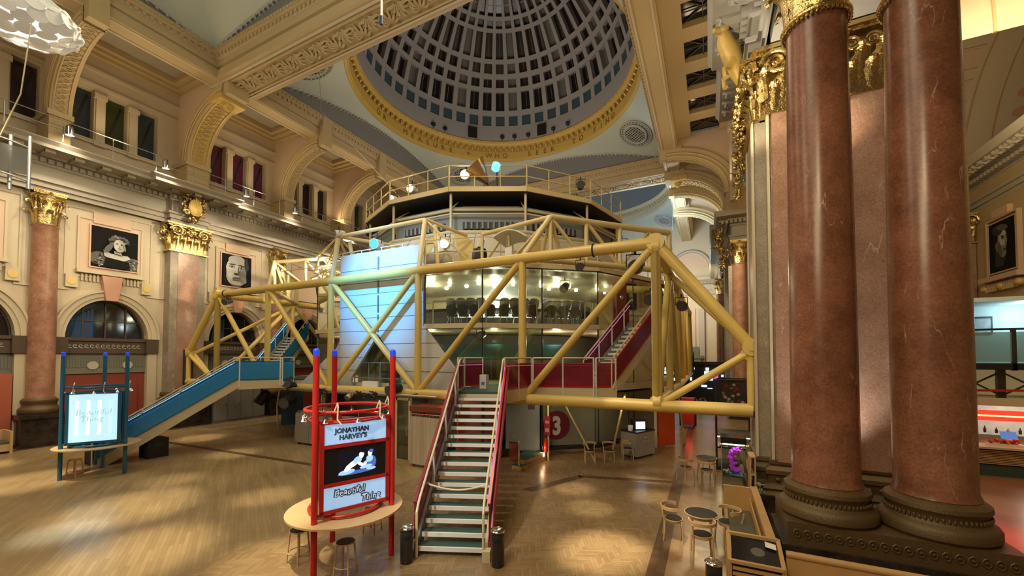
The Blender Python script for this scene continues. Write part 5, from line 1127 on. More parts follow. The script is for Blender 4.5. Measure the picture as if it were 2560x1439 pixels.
# ================================================================ KIOSKS
def kiosk(cx,cy,angs,rot,colr,lab,red):
    t=thing('display_kiosk',lab,'display kiosk',(cx,cy,0)); C=V(cx,cy,0); Rp=.93; D=[V(math.cos(math.radians(a)),math.sin(math.radians(a)),0) for a in angs]
    for d in D:
        p=C+d*Rp; m=MB(); m.tube((p.x,p.y,0),(p.x,p.y,4.2),.058,n=16); o=m.build('pole',colr,t); m=MB(); m.tube((p.x,p.y,4.2),(p.x,p.y,4.3),.06,n=16); m.sphere((p.x,p.y,4.3),.06,14,6,.9); m.build('beacon',bluelamp,o)
    m=MB(); N=56; vs=[]
    for r,z in ((.68,1.02),(1.14,1.02),(1.14,1.055),(.68,1.055)): vs+=[(cx+r*math.cos(2*PI*k/N),cy+r*math.sin(2*PI*k/N),z) for k in range(N)]
    m.add(vs,[(j*N+k,j*N+(k+1)%N,((j+1)%4)*N+(k+1)%N,((j+1)%4)*N+k) for j in range(4) for k in range(N)]); m.build('ring_table',beech,t)
    m=MB(); m.ring((cx,cy,1.11),.70,.035,48,10); m.build('lower_ring',colr,t); m=MB(); m.ring((cx,cy,3.12),.80,.035,48,10)
    for d in D: m.tube(C+d*.8+V(0,0,3.12),C+d*Rp+V(0,0,3.12),.02,n=6)
    m.build('upper_ring',colr,t)
    m=MB(); m.ring((cx,cy,2.92),.72,.025,40,8); m.build('lamp_ring',colr,t)
    for k in range(9):
        a=math.radians(k*40+12); p=C+V(math.cos(a),math.sin(a),0)*.86; m=MB(); m.tube((p.x,p.y,3.12),(p.x,p.y,3.0),.008,n=5); m.tube((p.x,p.y,3.0),(p.x,p.y,2.93),.015,.06,n=10); o=m.build('spotlight',chrome,t); m=MB(); m.tube((p.x,p.y,2.93),(p.x,p.y,2.925),.05,n=10); m.build('bulb',mat('blue_white_bulb',(.5,.65,1),.3,emit=((.4,.55,1.),3.)),o)
    for k in range(3):
        m=MB(); a=math.radians(angs[0]+k*60+20); p=C+V(math.cos(a),math.sin(a),0)*.8; m.path([p+V(0,0,3.14),p+V(.05,.03,3.3),p+V(.1,.0,3.22),p+V(.12,-.03,3.0),p+V(.2,.0,2.9)],.016,6); m.build('cable',creamp if red else steel,t)
    # screen faces: three panels between the poles
    for i in range(3):
        a,b=D[i],D[(i+1)%3]; mid=(a+b)/2; nrm=mid.normalized(); w=V(-nrm.y,nrm.x,0); o=C+nrm*.42; hw=.62
        if red and i!=rot: 
            m=MB(); m.ob(o+V(0,0,2.0),w,nrm,UP,hw*.9,.02,.85); m.build('side_screen',tinted('smoky_acrylic',(.35,.22,.18),.45) if i==(rot+1)%3 else clear,t,sm=False)
            m=MB()
            for e in (-1,1): m.tube(o+w*e*hw+V(0,0,1.1),o+w*e*hw+V(0,0,2.95),.03,n=8)
            m.build('screen_post',colr,t); continue
        if not red and i!=rot:
            m=MB(); m.ob(o+V(0,0,2.0),w,nrm,UP,hw,.03,.95); m.build('side_screen',bluep,t,sm=False); continue
        o=C+nrm*.52; bot,topz=1.22,2.92
        fr=MB()
        for e in (-1,1): fr.ob(o+w*e*(hw+.03)+V(0,0,(bot+topz)/2),w,nrm,UP,.04,.06,(topz-bot)/2+.05)
        zs=(bot,topz) if not red else (bot,bot+.5,topz-.46,topz)
        for z in zs: fr.ob(o+V(0,0,z),w,nrm,UP,hw+.06,.06,.035)
        fr.ob(o+V(0,0,(bot+topz)/2)-nrm*.05,w,nrm,UP,hw,.015,(topz-bot)/2); 
        for e in (-1,1): fr.tube(o+w*e*hw*1.02+V(0,0,bot),C+D[(i+1)%3 if e>0 else i]*Rp+V(0,0,bot-.08),.02,n=6); fr.tube(o+w*e*hw*1.02+V(0,0,topz),C+D[(i+1)%3 if e>0 else i]*Rp+V(0,0,topz+.05),.02,n=6)
        fr.build('screen_frame',colr,t,sm=False)
        ux=w if w.cross(UP).dot(nrm)>0 else -w; skym=mat('backlit_sky' if red else 'backlit_pale_blue',(.30,.48,.66),.5,emit=((.36,.62,.95) if red else (.5,.78,.9),.5 if red else .8),var=(3.,.3))
        def panel(z0,z1,name,mt): m=MB(); m.ob(o+nrm*.02+V(0,0,(z0+z1)/2),w,nrm,UP,hw-.0,.01,(z1-z0)/2); return m.build(name,mt,t,sm=False)
        ink=mat('dark_blue_ink',(.09,.12,.24),.6)
        if red:
            q=panel(topz-.44,topz-.03,'header_panel',skym); m=MB(); lettering(m,'JONATHAN',o+nrm*.034+V(0,0,topz-.22)-ux*.08,ux,UP,.125,.006,.0,.006,.008); lettering(m,"HARVEY'S",o+nrm*.034+V(0,0,topz-.35)-ux*.06,ux,UP,.125,.006,.0,.006,.008); m.build('lettering',ink,q,sm=False)
            q=panel(bot+.03,bot+.47,'footer_panel',skym); m=MB(); lettering(m,'Beautiful',o+nrm*.034+V(0,0,bot+.27)-ux*.12,ux,UP,.17,.006,.12,.015,.02); lettering(m,'Thing',o+nrm*.034+V(0,0,bot+.08)+ux*.3,ux,UP,.17,.006,.12,.015,.02); m.build('lettering',ink,q,sm=False)
            m=MB(); lettering(m,'Beautiful',o+nrm*.038+V(0,0,bot+.27)-ux*.12,ux,UP,.17,.006,.12,.015); lettering(m,'Thing',o+nrm*.038+V(0,0,bot+.08)+ux*.3,ux,UP,.17,.006,.12,.015); m.build('lettering_fill',mat('pale_ink',(.6,.7,.8),.5,emit=((.5,.75,1),.35)),q,sm=False)
            q=panel(bot+.53,topz-.49,'monitor',blackg)
            zc=(bot+.53+topz-.49)/2; pic=MB(); E=lambda x,z,rx,rz,g,rot=0.,k=[0]: (k.__setitem__(0,k[0]+1),pic.mi(g).add([o+nrm*(.0312+.0006*k[0])+ux*(x+rx*math.cos(a)*math.cos(rot)-rz*math.sin(a)*math.sin(rot))+V(0,0,zc+z+rx*math.cos(a)*math.sin(rot)+rz*math.sin(a)*math.cos(rot)) for a in [2*PI*j/16 for j in range(16)]],[tuple(range(16))]))
            pic.mi(0).quad(*[o+nrm*.031+ux*x+V(0,0,zc+z) for x,z in ((-.36,-.24),(.42,-.24),(.42,.24),(-.36,.24))])
            # two seated figures, one leaning to the other
            for a in ((-.0,-.20,.36,.035,1,.02),(-.18,-.17,.16,.05,2,.1),(-.15,-.09,.10,.05,3,.75),(-.06,-.03,.13,.055,3,.5),(.03,.03,.09,.07,2,.5),(.10,.12,.045,.06,3,.3),(.12,.135,.04,.03,3,.3),(.10,-.06,.10,.03,3,-.5),(.18,-.06,.09,.026,3,.55),(.31,-.04,.10,.13,1,.05),(.27,.03,.07,.07,2,.2),(.28,.14,.045,.06,3,-.1),(.30,.18,.05,.035,1,0),(.20,-.12,.13,.035,2,.1),(.30,-.17,.10,.03,2,0),(.22,-.02,.08,.02,2,.2)): E(*a)
            pic.build('screen_picture',[mat('screen_black',(.004,.005,.012),.3,emit=((.01,.012,.03),.2)),mat('screen_blue',(.05,.1,.3),.4,emit=((.07,.16,.5),.6)),mat('screen_light_blue',(.3,.5,.8),.4,emit=((.3,.5,.95),.8)),mat('screen_white',(.8,.9,1),.4,emit=((.75,.85,1),1.2))],q,sm=False)
        else:
            q=panel(bot+.03,topz-.03,'backlit_poster',skym); m=MB(); pale=mat('faint_ink',(.35,.5,.58),.6,emit=((.35,.55,.62),.7)); lettering(m,'Beautiful',o+nrm*.034+V(0,0,bot+.95),ux,UP,.26,.006,.1,.02); lettering(m,'Thing',o+nrm*.034+V(0,0,bot+.72)-ux*.05,ux,UP,.26,.006,.1,.02); m.build('lettering',pale,q,sm=False)
            m=MB()
            for e in (-.42,-.14,.14,.42): m.ob(o+nrm*.028+ux*e+V(0,0,bot+.85),ux,nrm,UP,.05,.002,.6)
            m.build('tube_glow',mat('white_tube_glow',(1,1,1),.5,emit=((.85,.98,1),1.1)),q,sm=False)
    return t
kiosk(-6.87,6.08,(-78,32,156),0,redp,'red tubular display kiosk with ring table and lit screen beside the staircase',True)
kiosk(-19.7,6.42,(-93,28,155),0,bluep,'blue tubular display kiosk with ring table and glowing white poster',False)
# ================================================================ FURNITURE
def stool(label,loc,top,rz=0.,s=1.):
    t=thing('stool',label,'stool',(0,0,0)); h=.64*s; m=MB(); m.lathe((0,0,h-.035),[(.16,0),(.175,.008),(.175,.03)],24); m.build('seat',beech,t); m=MB(); m.lathe((0,0,h-.004),[(.165,0),(.165,.006)],24); m.build('seat_top',top,t)
    for k in range(4):
        a=PI/4+k*PI/2; d=V(math.cos(a),math.sin(a),0); m=MB(); m.path([d*.10+V(0,0,h-.045),d*.14+V(0,0,h-.05),d*.165+V(0,0,h-.085),d*.215],[.018,.02,.02,.017],8); m.build('leg',beech,t)
    m=MB(); m.ring((0,0,.2),.195,.011,24,6); m.build('foot_ring',beech,t); t.location=loc; t.rotation_euler=(0,0,rz); return t
stool('birch stool with a dark round top at the near edge of the red kiosk',(-6.33,5.6,0),mat('dark_red_lino',(.06,.018,.02),.5),.3)
stool('birch stool with a black top under the far end of the red kiosk table',(-7.62,5.55,0),lino,.1)
stool('all wood birch stool standing under the blue kiosk table',(-19.75,5.85,0),beech,.6)
stool('wood stool partly hidden behind the red kiosk poles',(-7.3,7.25,0),beech,.2)
stool('short wood stool beside the blue door panel and steel cabinet',(-19.2,13.9,0),beech,.2,1.05)
stool('birch stool seen through the rungs behind the red kiosk',(-6.3,7.9,0),beech,.9)
def chair(label,loc,rz,group=None,first=[None]):
    if first[0] is None:
        t=thing('cafe_chair',label,'chair',(0,0,0)); m=MB(); m.lathe((0,0,.44),[(.2,0),(.21,.01),(.21,.03)],20,sy=.95); m.build('seat',beech,t); m=MB(); m.lathe((0,0,.468),[(.185,0),(.19,.012),(.1,.02)],20,sy=.95); m.build('seat_pad',lino,t)
        for x in (-.17,.17):
            m=MB(); m.path([(x,-.16,.45),(x*1.1,-.18,.2),(x*1.15,-.19,0)],[.02,.018,.016],8); m.build('leg',beech,t)
            m=MB(); m.path([(x*1.18,.23,0),(x*1.08,.2,.25),(x*1.08,.2,.45),(x*1.2,.24,.62),(x*1.25,.25,.72)],[.016,.019,.02,.018,.018],8); m.build('leg',beech,t)
        m=MB(); vs=[]
        for k in range(15):
            a=math.radians(-25+230*k/14); c=V(.255*math.cos(a),.03+.245*math.sin(a),.73); n=V(math.cos(a),math.sin(a),0); vs+=[c-n*.012-V(0,0,.035),c+n*.012-V(0,0,.035),c+n*.012+V(0,0,.035),c-n*.012+V(0,0,.035)]
        m.add(vs,[(4*k+j,4*k+(j+1)%4,4*k+4+(j+1)%4,4*k+4+j) for k in range(14) for j in range(4)]+[(0,1,2,3),(56,59,58,57)]); m.build('backrest',beech,t); m=MB(); m.ring((0,0,.41),.17,.012,20,6); m.build('seat_rim',beech,t)
        first[0]=t; t.location=loc; t.rotation_euler=(0,0,rz); return t
    return dup(first[0],loc,rz,label,group)
def table(label,loc,first=[None]):
    if first[0] is None:
        t=thing('cafe_table',label,'table',(0,0,0)); m=MB(); m.lathe((0,0,.69),[(.33,0),(.345,.01),(.345,.03)],36); m.build('tabletop',beech,t); m=MB(); m.lathe((0,0,.718),[(.33,0),(.33,.004)],36); m.build('lino_top',lino,t); m=MB(); m.lathe((0,0,.62),[(.27,0),(.28,.07)],30,cap=False); m.build('apron',beech,t)
        for k in range(4): a=PI/4+k*PI/2; d=V(math.cos(a),math.sin(a),0); m=MB(); m.path([d*.25+V(0,0,.69),d*.28+V(0,0,.3),d*.31],[.024,.022,.018],8); m.build('leg',beech,t)
        first[0]=t; t.location=loc; return t
    return dup(first[0],loc,.4,label)
table('round cafe table with a black top next to the long oak bench',(-.2,9.95,0)); table('round cafe table with a black top next to the tall glass case',(-.13,15.45,0))
chair('bentwood chair facing away from us in front of the nearer cafe table',(-.18,9.42,0),3.3)
chair('bentwood chair side on at the nearer cafe table, against the open floor',(-.78,10.05,0),1.7)
chair('bentwood chair on the bench side of the nearer cafe table',(.33,10.35,0),-1.1)
chair('bentwood chair beside the farther cafe table',(-.75,14.85,0),2.4)
chair('bentwood chair in front of the farther cafe table',(-.1,14.75,0),3.1)
chair('bentwood chair standing just under the leaning yellow strut by the number three glass',(-4.3,15.75,0),.35)
chair('bentwood chair at the foot of the thin yellow strut by the screen glass',(-3.62,16.1,0),.35)
chair('bentwood chair turned side on beside the television cabinet',(-3.0,16.75,0),1.9)
def bin_(label,loc,tilt=0):
    t=thing('ash_bin',label,'bin',loc); x,y,_=loc; m=MB(); m.lathe((x,y,0),[(.125,0),(.13,.01),(.13,.66),(.125,.67)],32); m.build('body',gunm,t)
    m=MB(); a0=math.atan2(-y,-x); vs=[]
    for k in range(13):
        a=a0-.55+1.1*k/12; r=.1315; h=.05*math.sqrt(max(0,1-((k-6)/6.3)**2)); vs+=[(x+r*math.cos(a),y+r*math.sin(a),.52-h),(x+r*math.cos(a),y+r*math.sin(a),.52+h)]
    m.add(vs,[(2*k,2*k+2,2*k+3,2*k+1) for k in range(12)]); m.build('slot',black,t)
    m=MB(); m.lathe((x,y,.67),[(.13,0),(.145,.015),(.145,.03),(.13,.045),(.1,.03),(.04,.015),(.01,.01)],32,cap=False); m.build('ash_tray',chrome,t)
    return t
bin_('dark steel ash bin at the kiosk side of the red staircase foot',(-5.6,6.5,0)); bin_('dark steel ash bin at the open floor side of the red staircase foot',(-3.86,7.2,0)); bin_('dark steel ash bin in front of the oak bench end',(.03,7.72,0))
# ================================================================ BENCHES, CASES AND CONSOLES ON THE BAR SIDE
t=thing('bench','long oak bench with an olive seat backing onto the marble plinth','bench',(.65,9.8,0))
m=MB(); m.box(.28,11.3,0,1.0,11.36,1.02); m.build('end_panel',oak,t,sm=False); m=MB(); m.box(.28,8.15,0,1.0,8.21,.75); m.build('end_panel',oak,t,sm=False)
m=MB(); m.box(.92,8.2,0,.97,11.3,1.02); m.box(.86,8.2,.98,1.0,11.36,1.05); m.build('backrest',oak,t,sm=False)
m=MB(); m.box(.3,8.2,.38,.92,11.3,.44); m.box(.3,8.2,0,.34,11.3,.38); m.build('seat_board',oak,t,sm=False)
m=MB(); m.box(.36,8.5,.44,.84,11.2,.50); m.build('seat_pad',brownfab,t,sm=False); m=MB(); m.bar((.84,8.4,.72),(.84,11.3,.72),.03,.1); m.build('back_slat',oak,t,sm=False)
t=thing('console','oak console with a sloping black glass top and slatted front','counter',(.65,7.75,0))
m=MB()
for x in (.26,1.0): m.plate([(x,7.45,0),(x,8.12,0),(x,8.12,1.12),(x,7.45,.92)],.06)
m.bar((.26,8.1,1.1),(1.0,8.1,1.1),.06,.05); m.bar((.26,7.46,.9),(1.0,7.46,.9),.06,.05); m.build('frame',oak,t,sm=False)
m=MB(); m.plate([(.3,7.5,.88),(.97,7.5,.88),(.97,8.08,1.06),(.3,8.08,1.06)],.02); m.build('glass_top',blackg,t,sm=False)
m=MB()
for k in range(9): m.box(.3,7.45,.05+k*.09,.97,7.48,.1+k*.09)
m.build('slat_front',oak,t,sm=False); m=MB(); m.box(.3,7.5,.05,.97,7.52,.86); m.build('back_board',darkwood,t,sm=False)
m=MB(); N=24; n=V(0,-.296,.955); m.add([V(.68+.1*math.cos(2*PI*k/N),7.78+.1*math.sin(2*PI*k/N)*.95,.98+.03*math.sin(2*PI*k/N)) for k in range(N)],[tuple(range(N))]); m.build('pale_disc',mat('dim_disc',(.13,.12,.09),.4),t)
o=MB(); o.plate([(.8,8.0,1.085),(.95,7.96,1.075),(.95,7.84,1.035),(.8,7.88,1.045)],.004); tag(o.build('leaflet',mat('paper',(.75,.72,.68),.7)),'white leaflet lying on the black glass console top','paper')
t=thing('bench','low curved topped oak board running along the front of the marble plinth','bench',(2.6,7.7,0)); m=MB(); m.box(1.06,7.66,0,4.4,7.72,1.06); m.build('board',oak,t,sm=False); m=MB(); m.tube((1.06,7.69,1.07),(4.4,7.69,1.07),.055,n=12); m.build('cap',oak,t)
t=thing('display_case','tall glass display case with a purple curly wig and trinkets inside','display case',(.55,12.35,0))
m=MB(); m.box(.27,12.05,0,.83,12.65,.1); m.build('base',black,t,sm=False); m=MB(); m.box(.25,12.03,1.9,.85,12.67,2.06); m.build('lid',blackg,t,sm=False)
for a in ((.28,12.06,.84-.56+.01-.27+.28,12.64),):
    pass
for b in ((.28,12.05,.82,12.06),(.28,12.64,.82,12.65),(.27,12.06,.28,12.64),(.82,12.06,.83,12.64)): m=MB(); m.box(b[0],b[1],.1,b[2],b[3],1.9); m.build('glass_side',clear,t,sm=False)
m=MB(); m.box(.3,12.08,1.86,.8,12.2,1.89); m.build('case_lamp',bulbw,t,sm=False)
for z in (.62,1.02): m=MB(); m.box(.29,12.08,z,.81,12.62,z+.012); m.build('shelf',clear,t,sm=False)
m=MB(); R=random.Random(5); pts=[(.62+.13*math.cos(a)+.0,12.25,1.45+.27*math.sin(a)) for a in [math.radians(q) for q in range(60,300,8)]]
for p in pts:
    for k in range(5): m.sphere((p[0]+R.gauss(0,.035),p[1]+R.gauss(0,.04),p[2]+R.gauss(0,.03)),R.uniform(.018,.034),6,4)
tag(m.build('wig',mat('purple_fibre',(.40,.03,.42),.6,emit=((.5,.03,.5),.25))),'purple curly hair piece inside the tall glass case','wig')
for k,(x,z,c,lb) in enumerate(((.4,1.12,white,'white figurine on the upper shelf of the glass case'),(.6,1.08,bluep,'blue folded book on the upper shelf of the glass case'),(.5,.72,lampface,'silver jewelled brooch stand on the lower shelf of the glass case'),(.45,.18,steel,'small metal ornament on the floor of the glass case'))):
    m=MB()
    if k==1: m.plate([(.42,12.2,1.03),(.78,12.2,1.03),(.74,12.3,1.14),(.46,12.3,1.16)],.02)
    else:
        m.sphere((x,12.22,z),.05,10,7)
        for q in range(6): m.sphere((x+.08*math.cos(q),12.22+.05*math.sin(q),z-.03+.02*q),.028,7,5)
    tag(m.build('trinket',c),lb,'ornament')
t=thing('shelf_unit','oak shelf unit standing between the glass case and the marble pier','shelf',(.93,11.3,0)); m=MB(); m.box(.86,11.6-.2,0,.89,12.0,1.75); m.box(.96,11.4,0,.99,12.0,1.75)
for z in (.3,.8,1.3,1.72): m.box(.89,11.4,z,.96,12.0,z+.03)
m.build('carcass',oak,t,sm=False)
m=MB(); foliage(m,(1.02,11.75,.75),(.12,.2,.5),30,77,.07); tag(m.build('sheet_wrap',mat('clear_wrap',(.45,.45,.42),.25),ang=50),'crumpled pale plastic wrapping beside the tall glass case','wrap')
t=thing('stall','craft stall with a lit glass counter behind the yellow truss end','counter',(.8,17.5,0)); m=MB(); m.box(.2,16.8,0,1.4,18.2,.12); m.box(.2,16.8,.8,1.4,18.2,.86); m.box(.2,16.8,1.25,1.4,18.2,1.3); m.build('shelves',black,t,sm=False); m=MB()
for x,y in ((.22,16.82),(1.38,16.82),(.22,18.18),(1.38,18.18)): m.tube((x,y,0),(x,y,3.2),.03,n=8)
m.build('frame',gunm,t); m=MB(); m.box(.25,16.85,1.2,1.3,18.1,1.24); m.build('case_lamp',mat('warm_strip',(1,.8,.5),.4,emit=((1,.72,.35),5)),t,sm=False)
m=MB()
for k in range(14): m.sphere((.35+.07*k,16.9+.08*(k%4),.9),.05,8,5)
tag(m.build('jewellery_display',gold),'heap of small gold coloured jewellery on the craft stall','jewellery',kind='stuff')
t=thing('poster_board','framed collage poster with white round badges hung past the end of the truss','poster',(1.0,20.4,2.6)); m=MB(); m.box(.45,20.4,2.0,1.5,20.44,3.1); m.build('board',mat('collage_dark',(.05,.03,.025),.5,var=(6,.8)),t,sm=False)
m=MB()
for a in ((.4,1.95,1.55,2.02),(.4,3.08,1.55,3.15),(.4,2,.46,3.1),(1.49,2,1.55,3.1)): m.box(a[0],20.36,a[1],a[2],20.42,a[3])
m.tube((.3,20.3,3.2),(1.6,20.3,3.2),.03,n=6); m.build('frame',gunm,t,sm=False); m=MB(); R=random.Random(9)
for k in range(16):
    x,z=R.uniform(.55,1.4),R.uniform(2.1,3.0); m.mi(k%3); m.add([(x+.07*math.cos(q),20.395-.0005*k,z+.06*math.sin(q)) for q in [2*PI*j/12 for j in range(12)]],[tuple(range(12))])
m.build('print',[mat('collage_white',(.5,.48,.45),.6),mat('collage_red',(.35,.02,.02),.6),mat('collage_tan',(.28,.18,.12),.6)],t)
# ================================================================ BAR AND BALCONY IN THE SIDE AISLE
t=thing('bar_counter','long bar counter with slatted front and red neon above','counter',(11,20.3,0))
m=MB(); m.box(7.5,20.2,0,13.2,21,.38); m.build('plinth',mat('teal_plinth',(.05,.085,.085),.5),t,sm=False); m=MB(); m.box(7.5,20.25,.38,13.2,21,.92); m.build('body',black,t,sm=False); m=MB()
for k in range(9): m.box(7.6,20.16,.42+k*.055,10.25,20.24,.45+k*.055).box(10.4,20.16,.42+k*.055,13.1,20.24,.45+k*.055)
m.build('slat_front',beech,t,sm=False); m=MB(); m.box(7.45,20.05,.95,13.25,21,1.02); m.build('worktop',creamp,t,sm=False)
t=thing('neon_canopy','glowing red neon canopy over the bar','sign',(11,20.3,2.1)); m=MB(); m.box(7.5,20.3,1.92,13.2,20.42,2.28); m.build('shade',tinted('red_canopy',(.8,.06,.03),.6,emit=.9),t,sm=False); m=MB(); m.tube((8.6,20.25,2.1),(13.2,20.25,2.08),.025,n=8); m.build('neon_tube',mat('red_neon',(1,.2,.1),.3,emit=((1,.16,.05),9)),t)
m=MB(); m.box(7.4,20.25,2.45,13.3,23,2.72); m.box(7.4,23,0,13.3,23.1,3.9); struct(m.build('wall_right',creamp,sm=False))
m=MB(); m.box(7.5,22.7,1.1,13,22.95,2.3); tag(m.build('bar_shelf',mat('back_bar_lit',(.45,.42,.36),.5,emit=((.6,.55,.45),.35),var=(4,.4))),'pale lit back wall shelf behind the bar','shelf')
R=random.Random(12)
for k in range(12):
    x=9.1+.32*k; t=MB(); h=R.uniform(.2,.3); t.lathe((x,22.5,1.2),[(.04,0),(.045,h*.6),(.018,h*.75),(.018,h)],10); tag(t.build('bottle',[mat('bottle_brown',(.06,.03,.01),.15),mat('bottle_clear',(.3,.32,.3),.1),mat('bottle_green',(.02,.06,.03),.15)][k%3]),'small bottle in the row at the back of the bar','bottle','bottles at the back of the bar')
t=thing('till','dark till screen with a blue display on the bar','till',(9.6,20.6,1.02)); m=MB(); m.plate([(9.35,20.6,1.2),(9.75,20.6,1.2),(9.75,20.75,1.5),(9.35,20.75,1.5)],.04); m.build('screen',mat('till_blue',(.05,.1,.25),.3,emit=((.1,.25,.6),.6)),t); m=MB(); m.box(9.4,20.6,1.02,9.7,20.85,1.2); m.build('stand',black,t,sm=False)
t=thing('fruit_display','bowl heaped with orange and red fruit on the bar counter','food',(9.2,20.4,1.02)); m=MB(); m.box(8.9,20.25,1.02,9.75,20.55,1.12); m.build('tray',white,t,sm=False); m=MB(); R=random.Random(3)
for k in range(46): m.mi(k%2); m.sphere((8.95+R.random()*.7,20.28+R.random()*.24,1.15+R.random()*.1),.045,8,5)
o=m.build('fruit',[mat('orange_fruit',(.7,.16,.02),.4),mat('red_fruit',(.5,.02,.02),.4)],t); o['kind']='stuff'
m=MB(); m.box(10.45,20.1,1.03,10.75,20.12,1.4); tag(m.build('menu_card',mat('paper',(.7,.7,.7),.7),sm=False),'white menu card standing on the bar counter','card')
t=thing('balcony','glass fronted balcony with dark posts above the bar','balcony',(10.5,20.3,3.8)); m=MB(); m.box(7.2,20.2,3.72,13.3,23,3.95); m.build('deck',black,t,sm=False); m=MB(); m.bar((7.2,20.25,5.15),(13.3,20.25,5.15),.06,.07); m.build('handrail',gunm,t,sm=False)
for x in (8.0,9.55,11.1,12.65): m=MB(); m.box(x-.05,20.2,3.7,x+.05,20.32,5.12); m.build('post',gunm,t,sm=False)
for x in (8.05,9.6,11.15): m=MB(); m.box(x,20.24,4.0,x+1.45,20.26,5.05); m.build('glass_panel',tinted('pale_green_glass',(.35,.5,.48),.45),t,sm=False)
t=thing('balcony_truss','dark cross braced steel frame between the bar and the balcony','frame',(10.5,20.4,2.8)); m=MB()
for x in (8.,9.3,10.6,11.9,13.2): m.box(x-.1,20.4,2.72,x+.1,20.55,3.72)
for x in (8.,9.3,10.6,11.9): m.bar((x,20.45,2.8),(x+1.3,20.45,3.65),.05,.05).bar((x,20.45,3.65),(x+1.3,20.45,2.8),.05,.05)
m.build('bracing',gunm,t,sm=False); m=MB(); m.bar((7.5,20.3,2.95),(13.2,20.3,3.1),.06,.08); m.build('red_beam',redp,t,sm=False)
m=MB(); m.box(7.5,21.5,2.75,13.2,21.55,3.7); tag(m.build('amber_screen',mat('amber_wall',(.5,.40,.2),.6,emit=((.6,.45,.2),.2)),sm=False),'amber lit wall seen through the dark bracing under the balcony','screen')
m=MB(); m.box(7.2,22.2,3.95,13.3,22.3,6.2); m.box(7.2,20.3,6.15,13.3,22.3,6.3); struct(m.build('wall_right',mat('gallery_pale_blue',(.55,.68,.70),.6),sm=False))
for x,w,lb in ((9.4,.5,'framed photograph hung on the pale balcony wall near the column'),(11.2,.32,'small dark framed photograph on the pale balcony wall')):
    t=thing('framed_photograph',lb,'picture',(x,22.15,5.35)); m=MB(); m.box(x-w,22.14,5.05,x+w,22.19,5.75); m.build('frame',black,t,sm=False); m=MB(); m.box(x-w+.06,22.125,5.13,x+w-.06,22.14,5.67); m.build('print',mat('photo_print',(.32,.38,.42),.4,var=(5,.7)),t,sm=False)
lantern('white lit lamp on the balcony edge beside the giant column',(8.2,20.1,6.35),(-.4,-1,0),.16,white,bulbw)
t=thing('aisle_chair','back of a wooden chair at the very edge beside the marble plinth','chair',(4.75,8.35,0)); m=MB(); m.path([(4.5,8.1,1.0),(4.6,7.95,1.0),(4.85,7.9,1.0)],[.05,.05,.05],8); m.build('backrest',oak,t)
for x,y in ((4.52,8.1),(4.85,7.92),(4.55,8.5),(4.9,8.45)): m=MB(); m.tube((x,y,0),(x,y,1.0 if y<8.2 else .5),.022,n=8); m.build('leg',oak,t)
m=MB(); m.box(4.48,7.95,.46,4.95,8.5,.5); m.build('seat',oak,t,sm=False)
# ================================================================ GROUND FLOOR CLUTTER UNDER THE POD
t=thing('steel_cabinet','brushed steel double door cabinet on castors by the red kiosk','cabinet',(-16.9,12.9,0)); m=MB(); m.box(-17.85,12.75,.1,-15.9,13.4,1.5); m.build('body',steel,t,sm=False)
for x0,x1,hx in ((-17.84,-16.89,-16.97),(-16.86,-15.91,-16.78)):
    m=MB(); m.box(x0,12.72,.12,x1,12.75,1.48); o=m.build('door',steel,t,sm=False); m=MB(); m.path([(hx,12.71,.95),(hx,12.66,.97),(hx,12.66,1.08),(hx,12.71,1.1)],.015,6); m.build('handle',chrome,o)
for x in (-17.7,-16.1): m=MB(); m.tube((x-.03,12.85,.05),(x+.03,12.85,.05),.05,n=10); m.build('castor',black,t)
t=thing('cupboard','row of grey laminate cupboards against the wall behind the blue stairs','cupboard',(-28.4,15.9,0)); m=MB(); m.box(-28.7,14.4,0,-28.0,17.6,2.2); m.build('body',greydoor,t,sm=False)
for k in range(4): m=MB(); y=14.42+.8*k; m.box(-28.0,y+.01,.1,-27.97,y+.77,2.15); o=m.build('door',mat('grey_laminate_door',(.26,.26,.24),.4),t,sm=False); m=MB(); m.box(-27.97,y+.68,1.0,-27.95,y+.7,1.15); m.build('handle',chrome,o,sm=False)
t=thing('blue_screen','tall dark blue door panel with a curved pale edge under the pod','screen',(-23.,16.2,0)); m=MB(); m.plate([(-23.55,15.85,0),(-22.6,16.6,0),(-22.6,16.6,2.5),(-23.55,15.85,2.5)],.06); m.build('panel',mat('navy_panel',(.025,.07,.15),.4),t,sm=False); m=MB(); m.path([(-23.7,15.75,0),(-23.75,15.7,1.2),(-23.6,15.8,2.45)],.05,8); m.build('edge',creamp,t)
t=thing('curtain_booth','small booth with a cream curtain hung from a red topped rail','booth',(-9.7,12.3,0)); m=MB(); m.box(-10.35,12.1,2.1,-8.7,13.2,2.3); m.build('canopy',redboard,t,sm=False); m=MB(); m.tube((-10.3,12.12,2.0),(-8.8,12.12,2.0),.02,n=6); m.build('rail',redp,t)
m=MB(); N=60; vs=[]
for k in range(N+1):
    f=k/N; x=-10.28+1.35*f; y=12.1+.05*math.sin(k*1.35); vs+=[(x,y,1.93-.03*abs(math.sin(k*.65))),(x-.06+.1*f,y*1.0+.03*math.sin(k*1.1),.12)]
m.add(vs,[(2*k,2*k+2,2*k+3,2*k+1) for k in range(N)]); m.build('curtain',curtainm,t,ang=60)
m=MB()
for k in range(9): m.ring((0,0,0),.03,.006,8,4); 
m.v=[(x-10.2+.16*(i//32),12.12+z,1.98+y) for i,(x,y,z) in enumerate(m.v)]; m.build('ring',creamp,t); m=MB()
for x in (-10.3,-8.8): m.tube((x,13.1,0),(x,13.1,2.1),.03,n=8); m.sphere((x+.1,12.2,.06),.06,8,6)
m.build('frame',redp,t)
t=thing('door_frame','tall narrow cream framed glass door standing behind the red kiosk','door',(-11.2,12.8,0)); m=MB()
